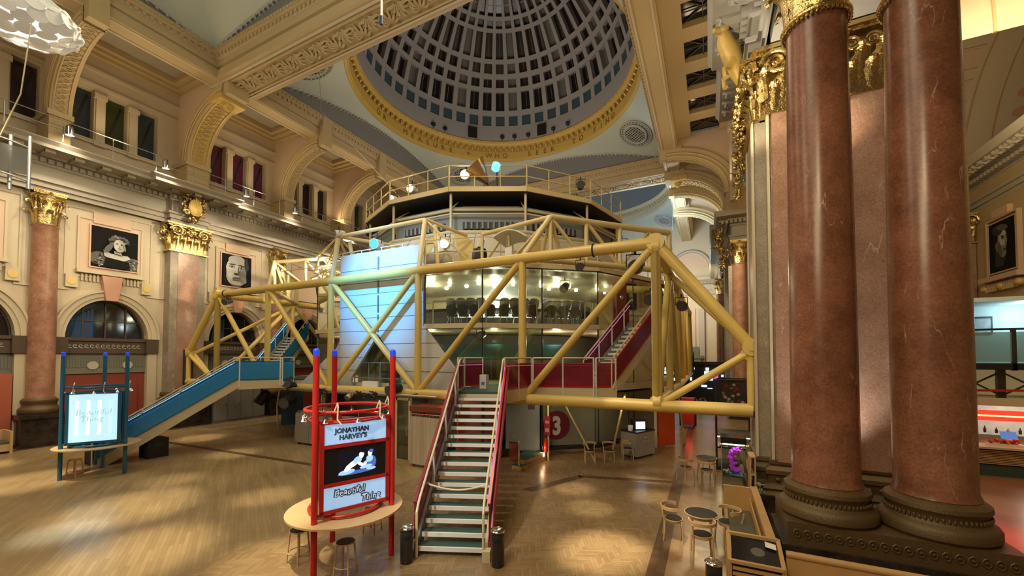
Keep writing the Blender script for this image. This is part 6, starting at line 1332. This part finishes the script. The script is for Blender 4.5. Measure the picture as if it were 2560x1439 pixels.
for x in (-11.6,-10.9): m.box(x-.05,12.75,0,x+.05,12.85,2.5)
m.box(-11.6,12.75,2.4,-10.9,12.85,2.5); m.build('frame',creamp,t,sm=False); m=MB(); m.box(-11.55,12.78,.05,-10.95,12.8,2.4); m.build('pane',module,t,sm=False); m=MB(); m.path([(-10.95,12.7,1.0),(-10.95,12.65,1.02),(-10.95,12.65,1.3),(-10.95,12.7,1.32)],.015,6); m.build('handle',chrome,t)
t=thing('grey_screen_wall','plain grey panelled screen wall under the landing','partition',(-6.8,15.3,0)); m=MB(); m.plate([(-7.6,14.85,.3),(-6.35,15.5,.3),(-6.35,15.5,2.75),(-7.6,14.85,2.75)],.08); m.build('panel',mat('grey_screen',(.20,.215,.195),.5),t,sm=False); m=MB(); m.plate([(-6.75,15.22,2.0),(-6.5,15.36,2.0),(-6.5,15.36,2.25),(-6.75,15.22,2.25)],.01); m.build('door_sign',mat('maroon_sign',(.06,.02,.02),.5),t,sm=False)
m=MB(); m.plate([(-9.3,13.7,.3),(-7.7,14.7,.3),(-7.7,14.7,2.7),(-9.3,13.7,2.7)],.08); m.build('inner_panel',redboard,t,sm=False)
t=thing('step_unit','two low oak edged steps with green treads and a hoop handrail','steps',(-6.3,14.5,0)); 
for k,(o,h) in enumerate(((0,.17),(.35,.34))):
    q=[(-6.6,13.4+o),(-6.2,13.35+o),(-5.95,15.2),(-6.9,15.2)]; m=MB(); m.prism(q,0,h-.01); m.build('step',oak,t,sm=False); m=MB(); m.prism([(x*.985-.09,y*.99+.14) for x,y in q],h-.01,h); m.build('tread',greencarpet,t,sm=False)
m=MB(); m.path([(-6.35,13.5,.17),(-6.35,13.5,1.05),(-6.42,13.58,1.12),(-6.75,13.9,1.12)],.03,8); m.build('handrail',creamp,t); m=MB(); m.plate([(-6.9,13.8,.2),(-6.5,13.75,.2),(-6.5,13.75,.95),(-6.9,13.8,.95)],.03); m.build('side_board',redboard,t,sm=False)
m=MB(); m.box(-6.12,15.0,.2,-5.95,15.05,.34); tag(m.build('step_light',mat('warm_step_lamp',(1,.8,.5),.4,emit=((1,.72,.4),9)),sm=False),'small square step light glowing at the end of the oak steps','light')
# the big figure 3 on the screen glass
a,b=WP[4],WP[5]; d=(b-a).normalized(); n=V(d.y,-d.x,0); c=a+d*.72-n*.25; c=V(c.x,c.y,1.24)
t=thing('number_sign','large maroon disc with a pale figure 3 on the screen glass','sign',c); m=MB(); N=40; m.add([c+(d*math.cos(2*PI*k/N)+UP*math.sin(2*PI*k/N))*.61 for k in range(N)]+[c-n*.015+(d*math.cos(2*PI*k/N)+UP*math.sin(2*PI*k/N))*.61 for k in range(N)],[tuple(range(N))]+[(k,(k+1)%N,N+(k+1)%N,N+k) for k in range(N)]); m.build('disc',mat('maroon_disc',(.16,.012,.03),.4),t,sm=False)
m=MB(); lettering(m,'3',c+n*.012-UP*.38,d,UP,1.05,.012,0,0,.045); m.v=[tuple(c+d*(V(p)-c).dot(d)*.78+UP*(V(p)-c).dot(UP)+n*(V(p)-c).dot(n)) for p in m.v]; m.v+=[]; m.build('figure',mat('pale_numeral',(.62,.56,.50),.5),t,sm=False)
def pole(label,p,q,r,name='strut',mt=yellowp): m=MB(); m.tube(p,q,r,n=12); return tag(m.build(name,mt),label,'strut')
pole('thin upright yellow post carrying the fire extinguisher',(-5.87,15.25,0),(-5.87,15.25,2.8),.045,'post')
pole('thin yellow strut leaning across the number three glass',(-5.35,15.1,2.75),(-4.15,15.95,0),.04); pole('thin yellow strut leaning the other way near the television cabinet',(-2.95,16.0,2.7),(-3.65,16.5,0),.04)
pole('thin yellow strut beside the orange door',(-1.25,19.2,2.6),(-1.1,21,0),.04)
t=thing('fire_extinguisher','red fire extinguisher with a black hose on the yellow post','extinguisher',(-5.95,15.12,.3)); m=MB(); m.lathe((-5.93,15.12,.35),[(.07,0),(.08,.03),(.08,.48),(.05,.56),(.025,.6)],16); m.build('cylinder',redp,t); m=MB(); m.path([(-5.93,15.1,.96),(-6.05,15.08,.9),(-6.1,15.08,.7),(-6.02,15.06,.45)],.014,6); m.build('hose',black,t); m=MB(); m.box(-5.98,15.09,.95,-5.86,15.15,1.0); m.build('handle',black,t,sm=False)
t=thing('notice_column','narrow red and white safety notice fixed to the yellow post','sign',(-5.87,15.15,1.1)); m=MB(); m.box(-6.0,15.16,1.02,-5.76,15.2,1.78); m.build('board',mat('red_notice',(.36,.02,.03),.5),t,sm=False); m=MB(); m.box(-5.97,15.15,1.5,-5.8,15.16,1.6); m.box(-5.97,15.15,1.15,-5.8,15.16,1.3); m.build('text_patch',mat('notice_pink',(.55,.25,.25),.6),t,sm=False)
t=thing('television_cabinet','grey steel cabinet on wheels carrying a small television','cabinet',(-2.75,17.6,0)); d0=V(.45,.89,0); w0=V(.89,-.45,0); c0=V(-2.75,17.65,.58)
m=MB(); m.ob(c0,d0,w0,UP,.62,.4,.48); m.build('body',steel,t,sm=False)
for e in (-1,1):
    m=MB(); m.ob(c0+w0*.41+d0*.3*e,d0,w0,UP,.29,.012,.45); o=m.build('door',steel,t,sm=False)
    for z in (.1,.25): m=MB(); m.sphere(c0+w0*.435+d0*(.08*e)+UP*z,.035,10,6); m.build('knob',chrome,o)
for e in (-1,1): m=MB(); p=c0+d0*.5*e+w0*.3; m.tube((p.x-.03,p.y,.05),(p.x+.03,p.y,.05),.05,n=10); m.build('castor',black,t)
m=MB(); m.ob(c0+UP*.5,d0,w0,UP,.64,.42,.025); m.build('top',black,t,sm=False)
t=thing('television','small old black television with a glowing white screen','television',c0+UP*.53); p=c0+UP*.73+d0*.05; f=(w0+d0*-.6).normalized(); s=V(-f.y,f.x,0); m=MB(); m.ob(p,f,s,UP,.22,.26,.2); m.build('case',black,t,sm=False); m=MB(); m.ob(p+f*.225,f,s,UP,.006,.2,.15); m.build('screen',mat('tv_glow',(.8,.9,1),.3,emit=((.6,.75,.95),2.2)),t,sm=False)
m=MB(); p=c0+UP*.6-d0*.5; m.lathe((p.x,p.y,1.09),[(.09,0),(.11,.22),(.1,.24)],14); tag(m.build('paper_cup_stack',white),'white tub beside the old television','tub')
t=thing('orange_door','bright orange door leaf with a black porthole standing open','door',(-1.85,20.05,0)); m=MB(); m.plate([(-2.15,19.75,.03),(-1.5,20.4,.03),(-1.5,20.4,2.55),(-2.15,19.75,2.55)],.06); m.build('leaf',orange,t,sm=False); m=MB(); q=V(.707,-.707,0); c=V(-1.83,20.07,2.05)+q*.03; N=18; m.add([c+(V(.707,.707,0)*math.cos(2*PI*k/N)+UP*math.sin(2*PI*k/N))*.16+q*.01 for k in range(N)],[tuple(range(N))]); m.build('porthole',black,t,sm=False)
m=MB(); m.box(-2.32,19.6,0,-2.2,19.75,2.6); m.build('frame_post',creamp,t,sm=False)
t=thing('red_trolley','red lit flight case on castors in the distance past the orange door','trolley',(-1.2,26.2,0)); m=MB(); m.box(-1.55,25.9,.15,-.75,26.8,1.7); m.build('case',mat('red_case',(.45,.05,.04),.4),t,sm=False); m=MB(); m.box(-1.62,25.85,.1,-1.52,25.95,1.75); m.box(-.8,25.85,.1,-.7,25.95,1.75); m.build('edge',black,t,sm=False)
for x in (-1.45,-.85): m=MB(); m.tube((x-.04,26,.08),(x+.04,26,.08),.08,n=10); m.build('castor',black,t)
m=MB(); m.ring((0,0,0),.1,.02,12,5); m.v=[(x-1.2,25.88,1.0+y*1.5) for x,y,z in m.v]; m.build('handle',black,t)
# distant shop front with cool light
t=thing('shop_display','distant glass shop front with cool white lit shelves','shop',(-.8,41,0)); m=MB(); m.box(-3.5,41,0,1.4,41.2,3.6); m.build('back',mat('shop_dark',(.03,.035,.045),.4),t,sm=False); m=MB(); R=random.Random(6)
for k in range(22): x=R.uniform(-3.3,1.2); z=R.uniform(1.2,3.1); m.box(x,40.9,z,x+R.uniform(.1,.5),40.98,z+R.uniform(.05,.3))
m.build('lit_shelf',mat('cool_lit_goods',(.6,.75,.9),.5,emit=((.6,.8,1),1.6)),t,sm=False); m=MB(); m.box(-3.5,40.6,3.4,1.4,41,3.7); m.build('canopy',gunm,t,sm=False); m=MB(); m.lathe((.5,40.8,2.2),[(.2,0),(.25,.3),(.1,.5)],10); m.build('magenta_lamp',mat('magenta_glow',(.6,.05,.35),.5,emit=((.8,.05,.45),1.5)),t)
for k in range(7):
    if k==0: C0=thing('far_chair','small pale wooden chair in the distant cafe row beyond the red flight case','chair',(0,0,0),'chairs in the distant cafe row'); m=MB(); m.lathe((0,0,.44),[(.2,0),(.2,.03)],12); m.build('seat',beech,C0); m=MB(); m.path([(-.2,.2,.75),(0,.27,.76),(.2,.2,.75)],.025,6); m.build('backrest',beech,C0); [ (lambda q:(q.tube((x,y,.44 if y<0 else .76),(x*1.1,y*1.1,0),.018,n=6),q.build('leg',beech,C0)))(MB()) for x in (-.17,.17) for y in (-.17,.2)]; C0.location=(-1.4,34,0)
    else: dup(C0,(-1.4+.45*(k%4),34+.9*(k//2),0),.5*k)
# lighting bar with lanterns slung under the front truss
t=thing('lighting_bar','long steel lighting bar slung in front of the bottom tube of the great truss','bar',(-15,12.55,2.62)); m=MB(); m.tube((-20.9,12.55,2.7),(-9.4,12.55,2.62),.05,n=10); m.build('bar',steel,t)
for x in (-18.6,-15.9,-13,-10.6): m=MB(); m.tube((x,12.55,2.66),(x,13.0,2.7),.025,n=6); m.build('clamp',black,t)
lantern('long black profile lantern hanging by the blue stair stringer',(-20.2,12.55,2.08),(-.35,-.4,-.75),.27)
lantern('black lantern on top of the lighting bar above the blue screen',(-18.0,12.55,2.84),(.3,-1,.2),.2); lantern('round black lantern hanging from the lighting bar before the blue screen',(-18.2,12.55,2.03),(.4,-1,-.2),.3)
lantern('black lantern on the lighting bar under the crossed truss diagonals',(-11.6,12.55,2.83),(-.3,-1,-.3),.24); lantern('small pale lamp on the lighting bar between the red poles',(-14.1,12.55,2.45),(.1,-1,-.5),.13,creamp)
for k,(x,lb) in enumerate(((-15.6,'black dimmer box clamped to the lighting bar behind the first red pole'),(-13.3,'black clutter of clamps on the lighting bar between the red poles'),(-12.6,'tangle of black connectors on the lighting bar by the far red pole'))):
    m=MB(); R=random.Random(40+k)
    for j in range(9): m.tube((x+R.uniform(-.35,.35),12.5,2.62+R.uniform(-.15,.12)),(x+R.uniform(-.35,.35),12.45+R.uniform(-.1,.1),2.6+R.uniform(-.25,.15)),.03,n=6)
    tag(m.build('cable_clamp',black),lb,'clamp')
m=MB(); m.box(-13.9,13.1,2.78,-13.0,13.2,3.1); tag(m.build('notice',white,sm=False),'white notice sheet lying in the triangular opening of the clad panel','notice')
t=thing('hoop_gate','cream hoop rail with a pale panel standing by the steel cabinet','rail',(-18.6,13.9,0)); m=MB(); m.path([(-19.2,13.8,0),(-19.2,13.8,1.3),(-19.1,13.8,1.38),(-18.2,13.7,1.38)],.03,8); m.build('tube',creamp,t); m=MB(); m.box(-18.9,13.85,.05,-18.1,13.9,.75); m.build('panel',creamp,t,sm=False)
# loudspeakers on the floor by the blue stairs
for lb,x0,y0,x1,y1,h in (('black loudspeaker box on the floor under the blue staircase',-21.35,8.2,-20.6,8.9,.78),('black loudspeaker box behind the blue kiosk at the foot of the blue staircase',-21.9,6.75,-21.2,7.35,.85)):
    t=thing('loudspeaker',lb,'speaker',((x0+x1)/2,(y0+y1)/2,0)); m=MB(); m.box(x0,y0,0,x1,y1,h); m.build('cabinet',black,t,sm=False); m=MB(); m.box(x0+.05,y0-.02,.06,x1-.05,y0,h-.06); m.build('grille',rubber,t,sm=False); m=MB(); m.box(x1,y0+.2,h*.6,x1+.01,y1-.2,h*.75); m.build('handle',gunm,t,sm=False)
t=thing('bench','pale wooden bench end with a dark seat by the red column pedestal','bench',(-28.,5.7,0)); m=MB(); m.box(-28.3,6.05,0,-27.2,6.13,.95); m.build('end_panel',beech,t,sm=False); m=MB(); m.box(-28.3,4.,.0,-28.22,6.05,.95); m.build('backrest',beech,t,sm=False); m=MB(); m.box(-28.2,4.,.4,-27.3,6.05,.5); m.build('seat',brownfab,t,sm=False); m=MB(); m.box(-27.3,4,.1,-27.26,6.05,.4); m.build('front_board',beech,t,sm=False)
t=thing('notice_board','tall white notice panel leaning on the salmon board','notice',(-28.7,5.6,1)); m=MB(); m.box(-28.78,5.1,.9,-28.74,6.0,3.0); m.build('sheet',mat('paper',(.7,.68,.64),.7),t,sm=False); m=MB(); m.box(-28.74,5.4,2.2,-28.73,5.9,2.6); m.build('print',greydoor,t,sm=False)
m=MB(); m.box(-28.82,4.7,0,-28.79,6.4,3.4); tag(m.build('backing_board',redboard2,sm=False),'salmon coloured backing board behind the white notice panel','board')
# oval plaques on the dado band
# ================================================================ THINGS HANGING UP HIGH
t=thing('disc_chandelier','large hanging lamp made of overlapping white oval discs with light between them','chandelier',(-22.05,4.65,16.4)); C=V(-22.05,4.65,16.4)
m=MB(); m.lathe((0,0,0),[(.275,0),(.28,.01),(.275,.02)],20); m.sphere((0,.0,.01),.02,6,4); dm=None; GA=PI*(3-math.sqrt(5)); n=100
for k in range(n):
    z=1-2*(k+.5)/n; r=math.sqrt(1-z*z); a=GA*k; d=V(r*math.cos(a)*1.6,r*math.sin(a)*1.6,z*.6)
    if dm is None: o=m.build('disc',mat('white_disc',(.8,.79,.74),.4,emit=((1,.93,.8),.06)),t); o.location=d; dm=o.data; o.data.update()
    else: o=bpy.data.objects.new('disc',dm); COL.objects.link(o); o.parent=t; o.location=d
    nn=V(d.x/1.6**2,d.y/1.6**2,d.z/.6**2).normalized(); o.rotation_euler=(nn+V(.18*math.sin(k*3),.18*math.cos(k*5),.1)).to_track_quat('Z','X').to_euler()
dm.transform(Matrix.Translation(C))
m=MB(); m.lathe(C,[(.01,-.34),(.8,-.27),(1.1,0),(.8,.27),(.01,.34)],24,cap=False); m.build('light_core',mat('chandelier_core',(1,1,1),.4,emit=((1,.92,.78),1.6)),t)
for x,y in ((-.5,.3),(.6,-.2),(.1,.5)): m=MB(); m.tube(C+V(x,y,.6),C+V(x,y,6),.012,n=5); m.build('suspension_wire',steel,t)
m=MB(); m.path([C+V(.9,.2,-.5),C+V(.5,.1,-3.),C+V(-.3,-.2,-4.6),C+V(-.9,-.6,-5.2)],.02,6); tag(m.build('hanging_cable',creamp),'pale cable looping down from the disc chandelier to the hanging frame','cable')
t=thing('hanging_rig','hanging silver tube frame with curved rails and a grey mesh panel','frame',(-20.3,4.4,10.5)); C=V(-20.3,4.4,10.85); ax=V(.9,.44,0)
for e,h0,h1 in ((-.85,-1.0,.95),(-.15,-1.15,.6),(.48,-1.15,.55)): m=MB(); p=C+ax*e; m.tube(p+UP*h0,p+UP*h1,.045,n=10); m.tube(p+UP*(h0-.05),p+UP*h0,.05,n=10); m.build('post',alu,t)
for z in (.35,-.75): m=MB(); m.path([C+ax*(-.85+1.33*k/10)+UP*(z-.2*k/10+.12*math.sin(PI*k/10))+V(.44,-.9,0)*.35*math.sin(PI*k/10) for k in range(11)],.03,8); m.build('curved_rail',alu,t)
m=MB(); vs=[]
for k in range(11): p=C+ax*(-.8+1.25*k/10)+V(.44,-.9,0)*.33*math.sin(PI*k/10); vs+=[p+UP*(-.65-.1*k/10),p+UP*(.3-.2*k/10)]
m.add(vs,[(2*k,2*k+2,2*k+3,2*k+1) for k in range(10)]); m.build('mesh_panel',tinted('grey_mesh',(.16,.16,.15),.7),t)
m=MB(); m.tube((-9.0,9.1,14.75),(-9.0,9.1,22),.035,n=8); m.mi(1).tube((-9.0,9.1,14.5),(-9.0,9.1,14.75),.05,.06,n=10); tag(m.build('hanging_pole',[white,mat('navy_tip',(.02,.03,.12),.4)]),'white hanging rod with a dark blue tip at the top of the view','rod')
for (y,lb) in ((7.4,'lit chrome floodlight on the cornice rail above the first gilded capital'),(11.1,'lit chrome floodlight on the cornice rail just before the broad pier'),(15.4,'lit chrome floodlight on the cornice rail below the red stained windows'),(18.8,'lit chrome floodlight on the cornice rail beneath the green stained windows')):
    lantern(lb,(-26.75,y,14.72),(-.15,.1,-1),.17,chrome,bulb)
m=MB(); R=random.Random(31)
for k in range(30): a=R.uniform(0,2*PI); m.tube((-17.6+R.gauss(0,.9),14.6+R.gauss(0,.7),8.2+R.random()),(-17.6+R.gauss(0,.9),14.6+R.gauss(0,.7),8.2+R.random()*1.4),.03,n=5)
tag(m.build('pipe_clutter',yellowp),'clutter of thin pale pipes and brackets on the pod roof beside the white panel','pipes',kind='stuff')
lantern('lit floodlight burning behind the top corner of the white clad panel',(-16.6,14.2,8.8),(-1,.2,-.1),.25,white,bulb)
lantern('white spot lamp clipped to the front of the roof frame corner',(-15.6,13.2,10.0),(-.6,-1,-.2),.16,white,lampface)
# ================================================================ LIGHT, CAMERA
WARM=(1.,.78,.46); SOFT=(1.,.85,.60); COOL=(.55,.75,1.)
def light(kind,loc,col,e,size=.3,aim=None,cone=60,blend=.6,sy=None):
    l=bpy.data.lights.new(kind.lower()+'_lamp',kind); l.color=col; l.energy=e; o=bpy.data.objects.new(l.name,l); COL.objects.link(o); o.location=loc
    if kind=='AREA':
        l.size=size
        if sy: l.shape='RECTANGLE'; l.size_y=sy
    else: l.shadow_soft_size=size
    if kind=='SPOT': l.spot_size=math.radians(cone); l.spot_blend=blend
    if aim is not None: o.rotation_euler=(V(aim)-V(loc)).to_track_quat('-Z','Y').to_euler()
    return o
# uplighting from the cornices and the pod roof
for y in (3,9,16,23,30,40,50): light('AREA',(-26.6,y,14.9),WARM,85,1.2,(-23.5,y,21),sy=4)
for y in (5,12,20,28,38,48): light('AREA',(.6,y,14.9),WARM,85,1.2,(-3,y,21),sy=4)
light('AREA',(CX,CY,13.6),(1,.9,.78),620,7,(CX,CY,24)); light('AREA',(CX,3,14.5),(.95,.95,.78),420,5,(CX,4,22))
# cornice floods washing the wall below
for y in (2.5,7.4,11.1,15.4,18.8,24,29): light('SPOT',(-26.6,y,14.6),SOFT,760,.12,(-28.2,y+.2,11),100,.9)
# spots on the pod roof and unseen ones in mid-air, aimed at the wall, capitals and portraits
light('SPOT',(-17.2,14.2,9.0),SOFT,3600,.12,(-28.9,17.2,8.6),58,.5); light('SPOT',(-16,16.5,12.9),SOFT,3000,.12,(-28.9,12.9,10.6),30,.6); light('SPOT',(-14.2,9.,13),SOFT,1500,.2,(-29,8.3,8.5),52,.7)
light('SPOT',(-12.5,3,13),SOFT,1300,.3,(-28.8,4.5,4.5),60,.8); light('SPOT',(-15.5,12,11.5),SOFT,1600,.12,(-28.7,7.4,9.5),24,.6); light('SPOT',(-20,2,13.5),WARM,900,.3,(-28.5,11.5,3),60,.8)
# unseen area lamps added for a general wash of the hall
light('AREA',(-17,-2,15.5),SOFT,520,6,(-17,7,0)); light('AREA',(-5,0,15.5),SOFT,420,5,(-3,9,2)); light('AREA',(-20,9,17.5),SOFT,300,4,(-20,9,0))
light('AREA',(CX,20,19.5),SOFT,420,6,(CX,20,0)); light('AREA',(-6,9,16),SOFT,300,3,(-6,13,5))
# floor pools
for (x,y,c,e) in ((-2.1,8.7,8,2600),(-3.0,11.0,5,900),(-3.9,12.4,5,800),(-1.6,12.7,5,700),(-2.0,14.2,4,600),(-5.0,11.6,4,500),(-.4,9.9,5,900)): light('SPOT',(x-3.5,y-5,16.5),SOFT,e*8.5,.15,(x,y,0),c,.9)
for (x,y,c,e) in ((-14.5,5.4,13,1500),(-20.5,5.0,13,1800),(-11,4.2,12,1500),(-18.5,10.3,8,800),(-23.5,11.5,9,1000),(-8.,5.3,10,1500),(-12,7.6,7,700),(-25,4.5,10,1300),(-16.5,7.2,7,700)): light('SPOT',(x+2.5,y-4,16.5),SOFT,e*7.5,.2,(x,y,0),c,.9)
light('SPOT',(-14,.5,12),COOL,7000,.25,(-14.,3.9,0),9,1.)
for (x,y) in ((-5.2,10.5),(-1.5,15),(-9.5,13)): pass
light('SPOT',(-4.5,4,15),SOFT,2600,.1,(-2.2,13.0,2.7),7,.5); light('SPOT',(-4.5,4,15),SOFT,1800,.1,(-.1,13.0,2.7),5,.5)
# blue wash on the clad panel, red stair fill, great columns
light('SPOT',(-13.5,6.2,10.5),(.05,.42,1.),7000,.2,(-13.4,13.6,7.3),46,1.); light('SPOT',(-12,5,4.5),(.95,.9,.8),260,.3,(-13.3,13.6,4),40,1.)
light('SPOT',(-4.5,-1,9.5),(1,.95,.85),2300,.3,(-5.8,9,1.3),30,.8); light('SPOT',(-8,1,8),(1,.9,.75),1000,.3,(-6.8,6,1.2),24,.8)  # unseen fill lamps added near the camera for the red stair
light('SPOT',(.2,10.9,8.6),SOFT,520,.1,(1.35,12.2,11.2),60,.8); light('SPOT',(2.65,10.9,8.4),SOFT,220,.1,(2.65,12.05,11.2),80,.9); light('SPOT',(.7,10.6,11.9),SOFT,380,.1,(1.5,12.1,6),50,.9); light('SPOT',(2.65,11.2,11.6),SOFT,330,.1,(2.65,12.05,6),70,.9); light('SPOT',(2.65,11.1,1.6),(.95,.95,.9),300,.1,(2.65,12.05,4.5),90,1)
light('AREA',(-2,-1,9),WARM,240,3,(3,9,5)); light('SPOT',(-.5,-1.5,11),WARM,650,.3,(2.4,8.6,5),50,.8)  # unseen lamps added on the camera side to brighten the columns
light('SPOT',(-12.5,4,14.5),(.8,.9,1.),2600,.3,(-12.5,15.5,9.2),34,.9)
# pod interior, far bay, aisle
for a in (-80,-62,-44,-26,-110,-130): a=math.radians(a); light('POINT',(CX+9.7*math.cos(a),CY+9.7*math.sin(a),7.2),SOFT,95,.1); light('POINT',(CX+9.5*math.cos(a),CY+9.5*math.sin(a),4.9),SOFT,40,.1)
light('POINT',(CX+8.0*math.cos(-1.05),CY+8.0*math.sin(-1.05),6.9),(.75,.85,1),110,.2)
for x,y in ((-5.4,14.4),(-3.0,16.2),(-8.6,12.6)): light('SPOT',(x,y-.4,2.55),SOFT,45,.1,(x-.5,y+1.6,.9),120,1)  # unseen spots added to brighten the screen glass under the pod
light('AREA',(-6,41,14),(.55,.78,1.),1500,3,(-4,46,22)); light('SPOT',(-8,44,10),(.75,.88,1.),2200,.3,(-1.5,39,19),60,.6); light('AREA',(-4,48,12),SOFT,800,5,(0,55,8))
light('AREA',(9,22,13),WARM,170,4,(10,25,20)); light('AREA',(8,14,13.5),WARM,480,4,(13,26,9)); light('POINT',(10.5,21.3,5.7),(.7,.95,1),50,.3); light('POINT',(10.6,21.6,2.1),(1,.9,.75),22,.2)
light('SPOT',(6.2,16,7),(1,.05,.04),2200,.5,(5.6,11.5,0),46,.7); light('SPOT',(8,12,12),SOFT,1500,.2,(7.5,16.2,0),12,.9); light('POINT',(-1.1,25.3,1.2),(1,.08,.05),7,.2)
light('AREA',(-.4,28,9),WARM,220,2.5,(-.4,26,0)); light('SPOT',(0,27,12.5),SOFT,1300,.2,(1.8,31.2,9.5),40,.8)
light('POINT',(-6.0,14.9,.5),(1,.7,.35),4,.05)
W=bpy.data.worlds.new('World'); S.world=W; W.use_nodes=True; bg=W.node_tree.nodes['Background']; bg.inputs[0].default_value=(1,.82,.6,1); bg.inputs[1].default_value=.06
cam=bpy.data.cameras.new('camera'); co=bpy.data.objects.new('camera',cam); COL.objects.link(co); S.camera=co
yaw=math.atan(.492); pit=.029; f=V(-math.sin(yaw)*math.cos(pit),math.cos(yaw)*math.cos(pit),math.sin(pit))
co.location=(0,0,4.2); co.rotation_euler=f.to_track_quat('-Z','Y').to_euler()
cam.sensor_fit='HORIZONTAL'; cam.sensor_width=36; cam.lens=36*1000/2560; cam.shift_x=0; cam.shift_y=(861-719.5)/2560; cam.clip_start=.1; cam.clip_end=200
S.view_settings.view_transform='Standard'; S.view_settings.look='None'; S.view_settings.gamma=1; S.view_settings.use_curve_mapping=False; S.view_settings.exposure=.35
S.cycles.max_bounces=6; S.cycles.diffuse_bounces=3; S.cycles.glossy_bounces=3; S.cycles.transmission_bounces=4; S.cycles.transparent_max_bounces=14; S.cycles.sample_clamp_indirect=6; S.cycles.caustics_reflective=False; S.cycles.caustics_refractive=False
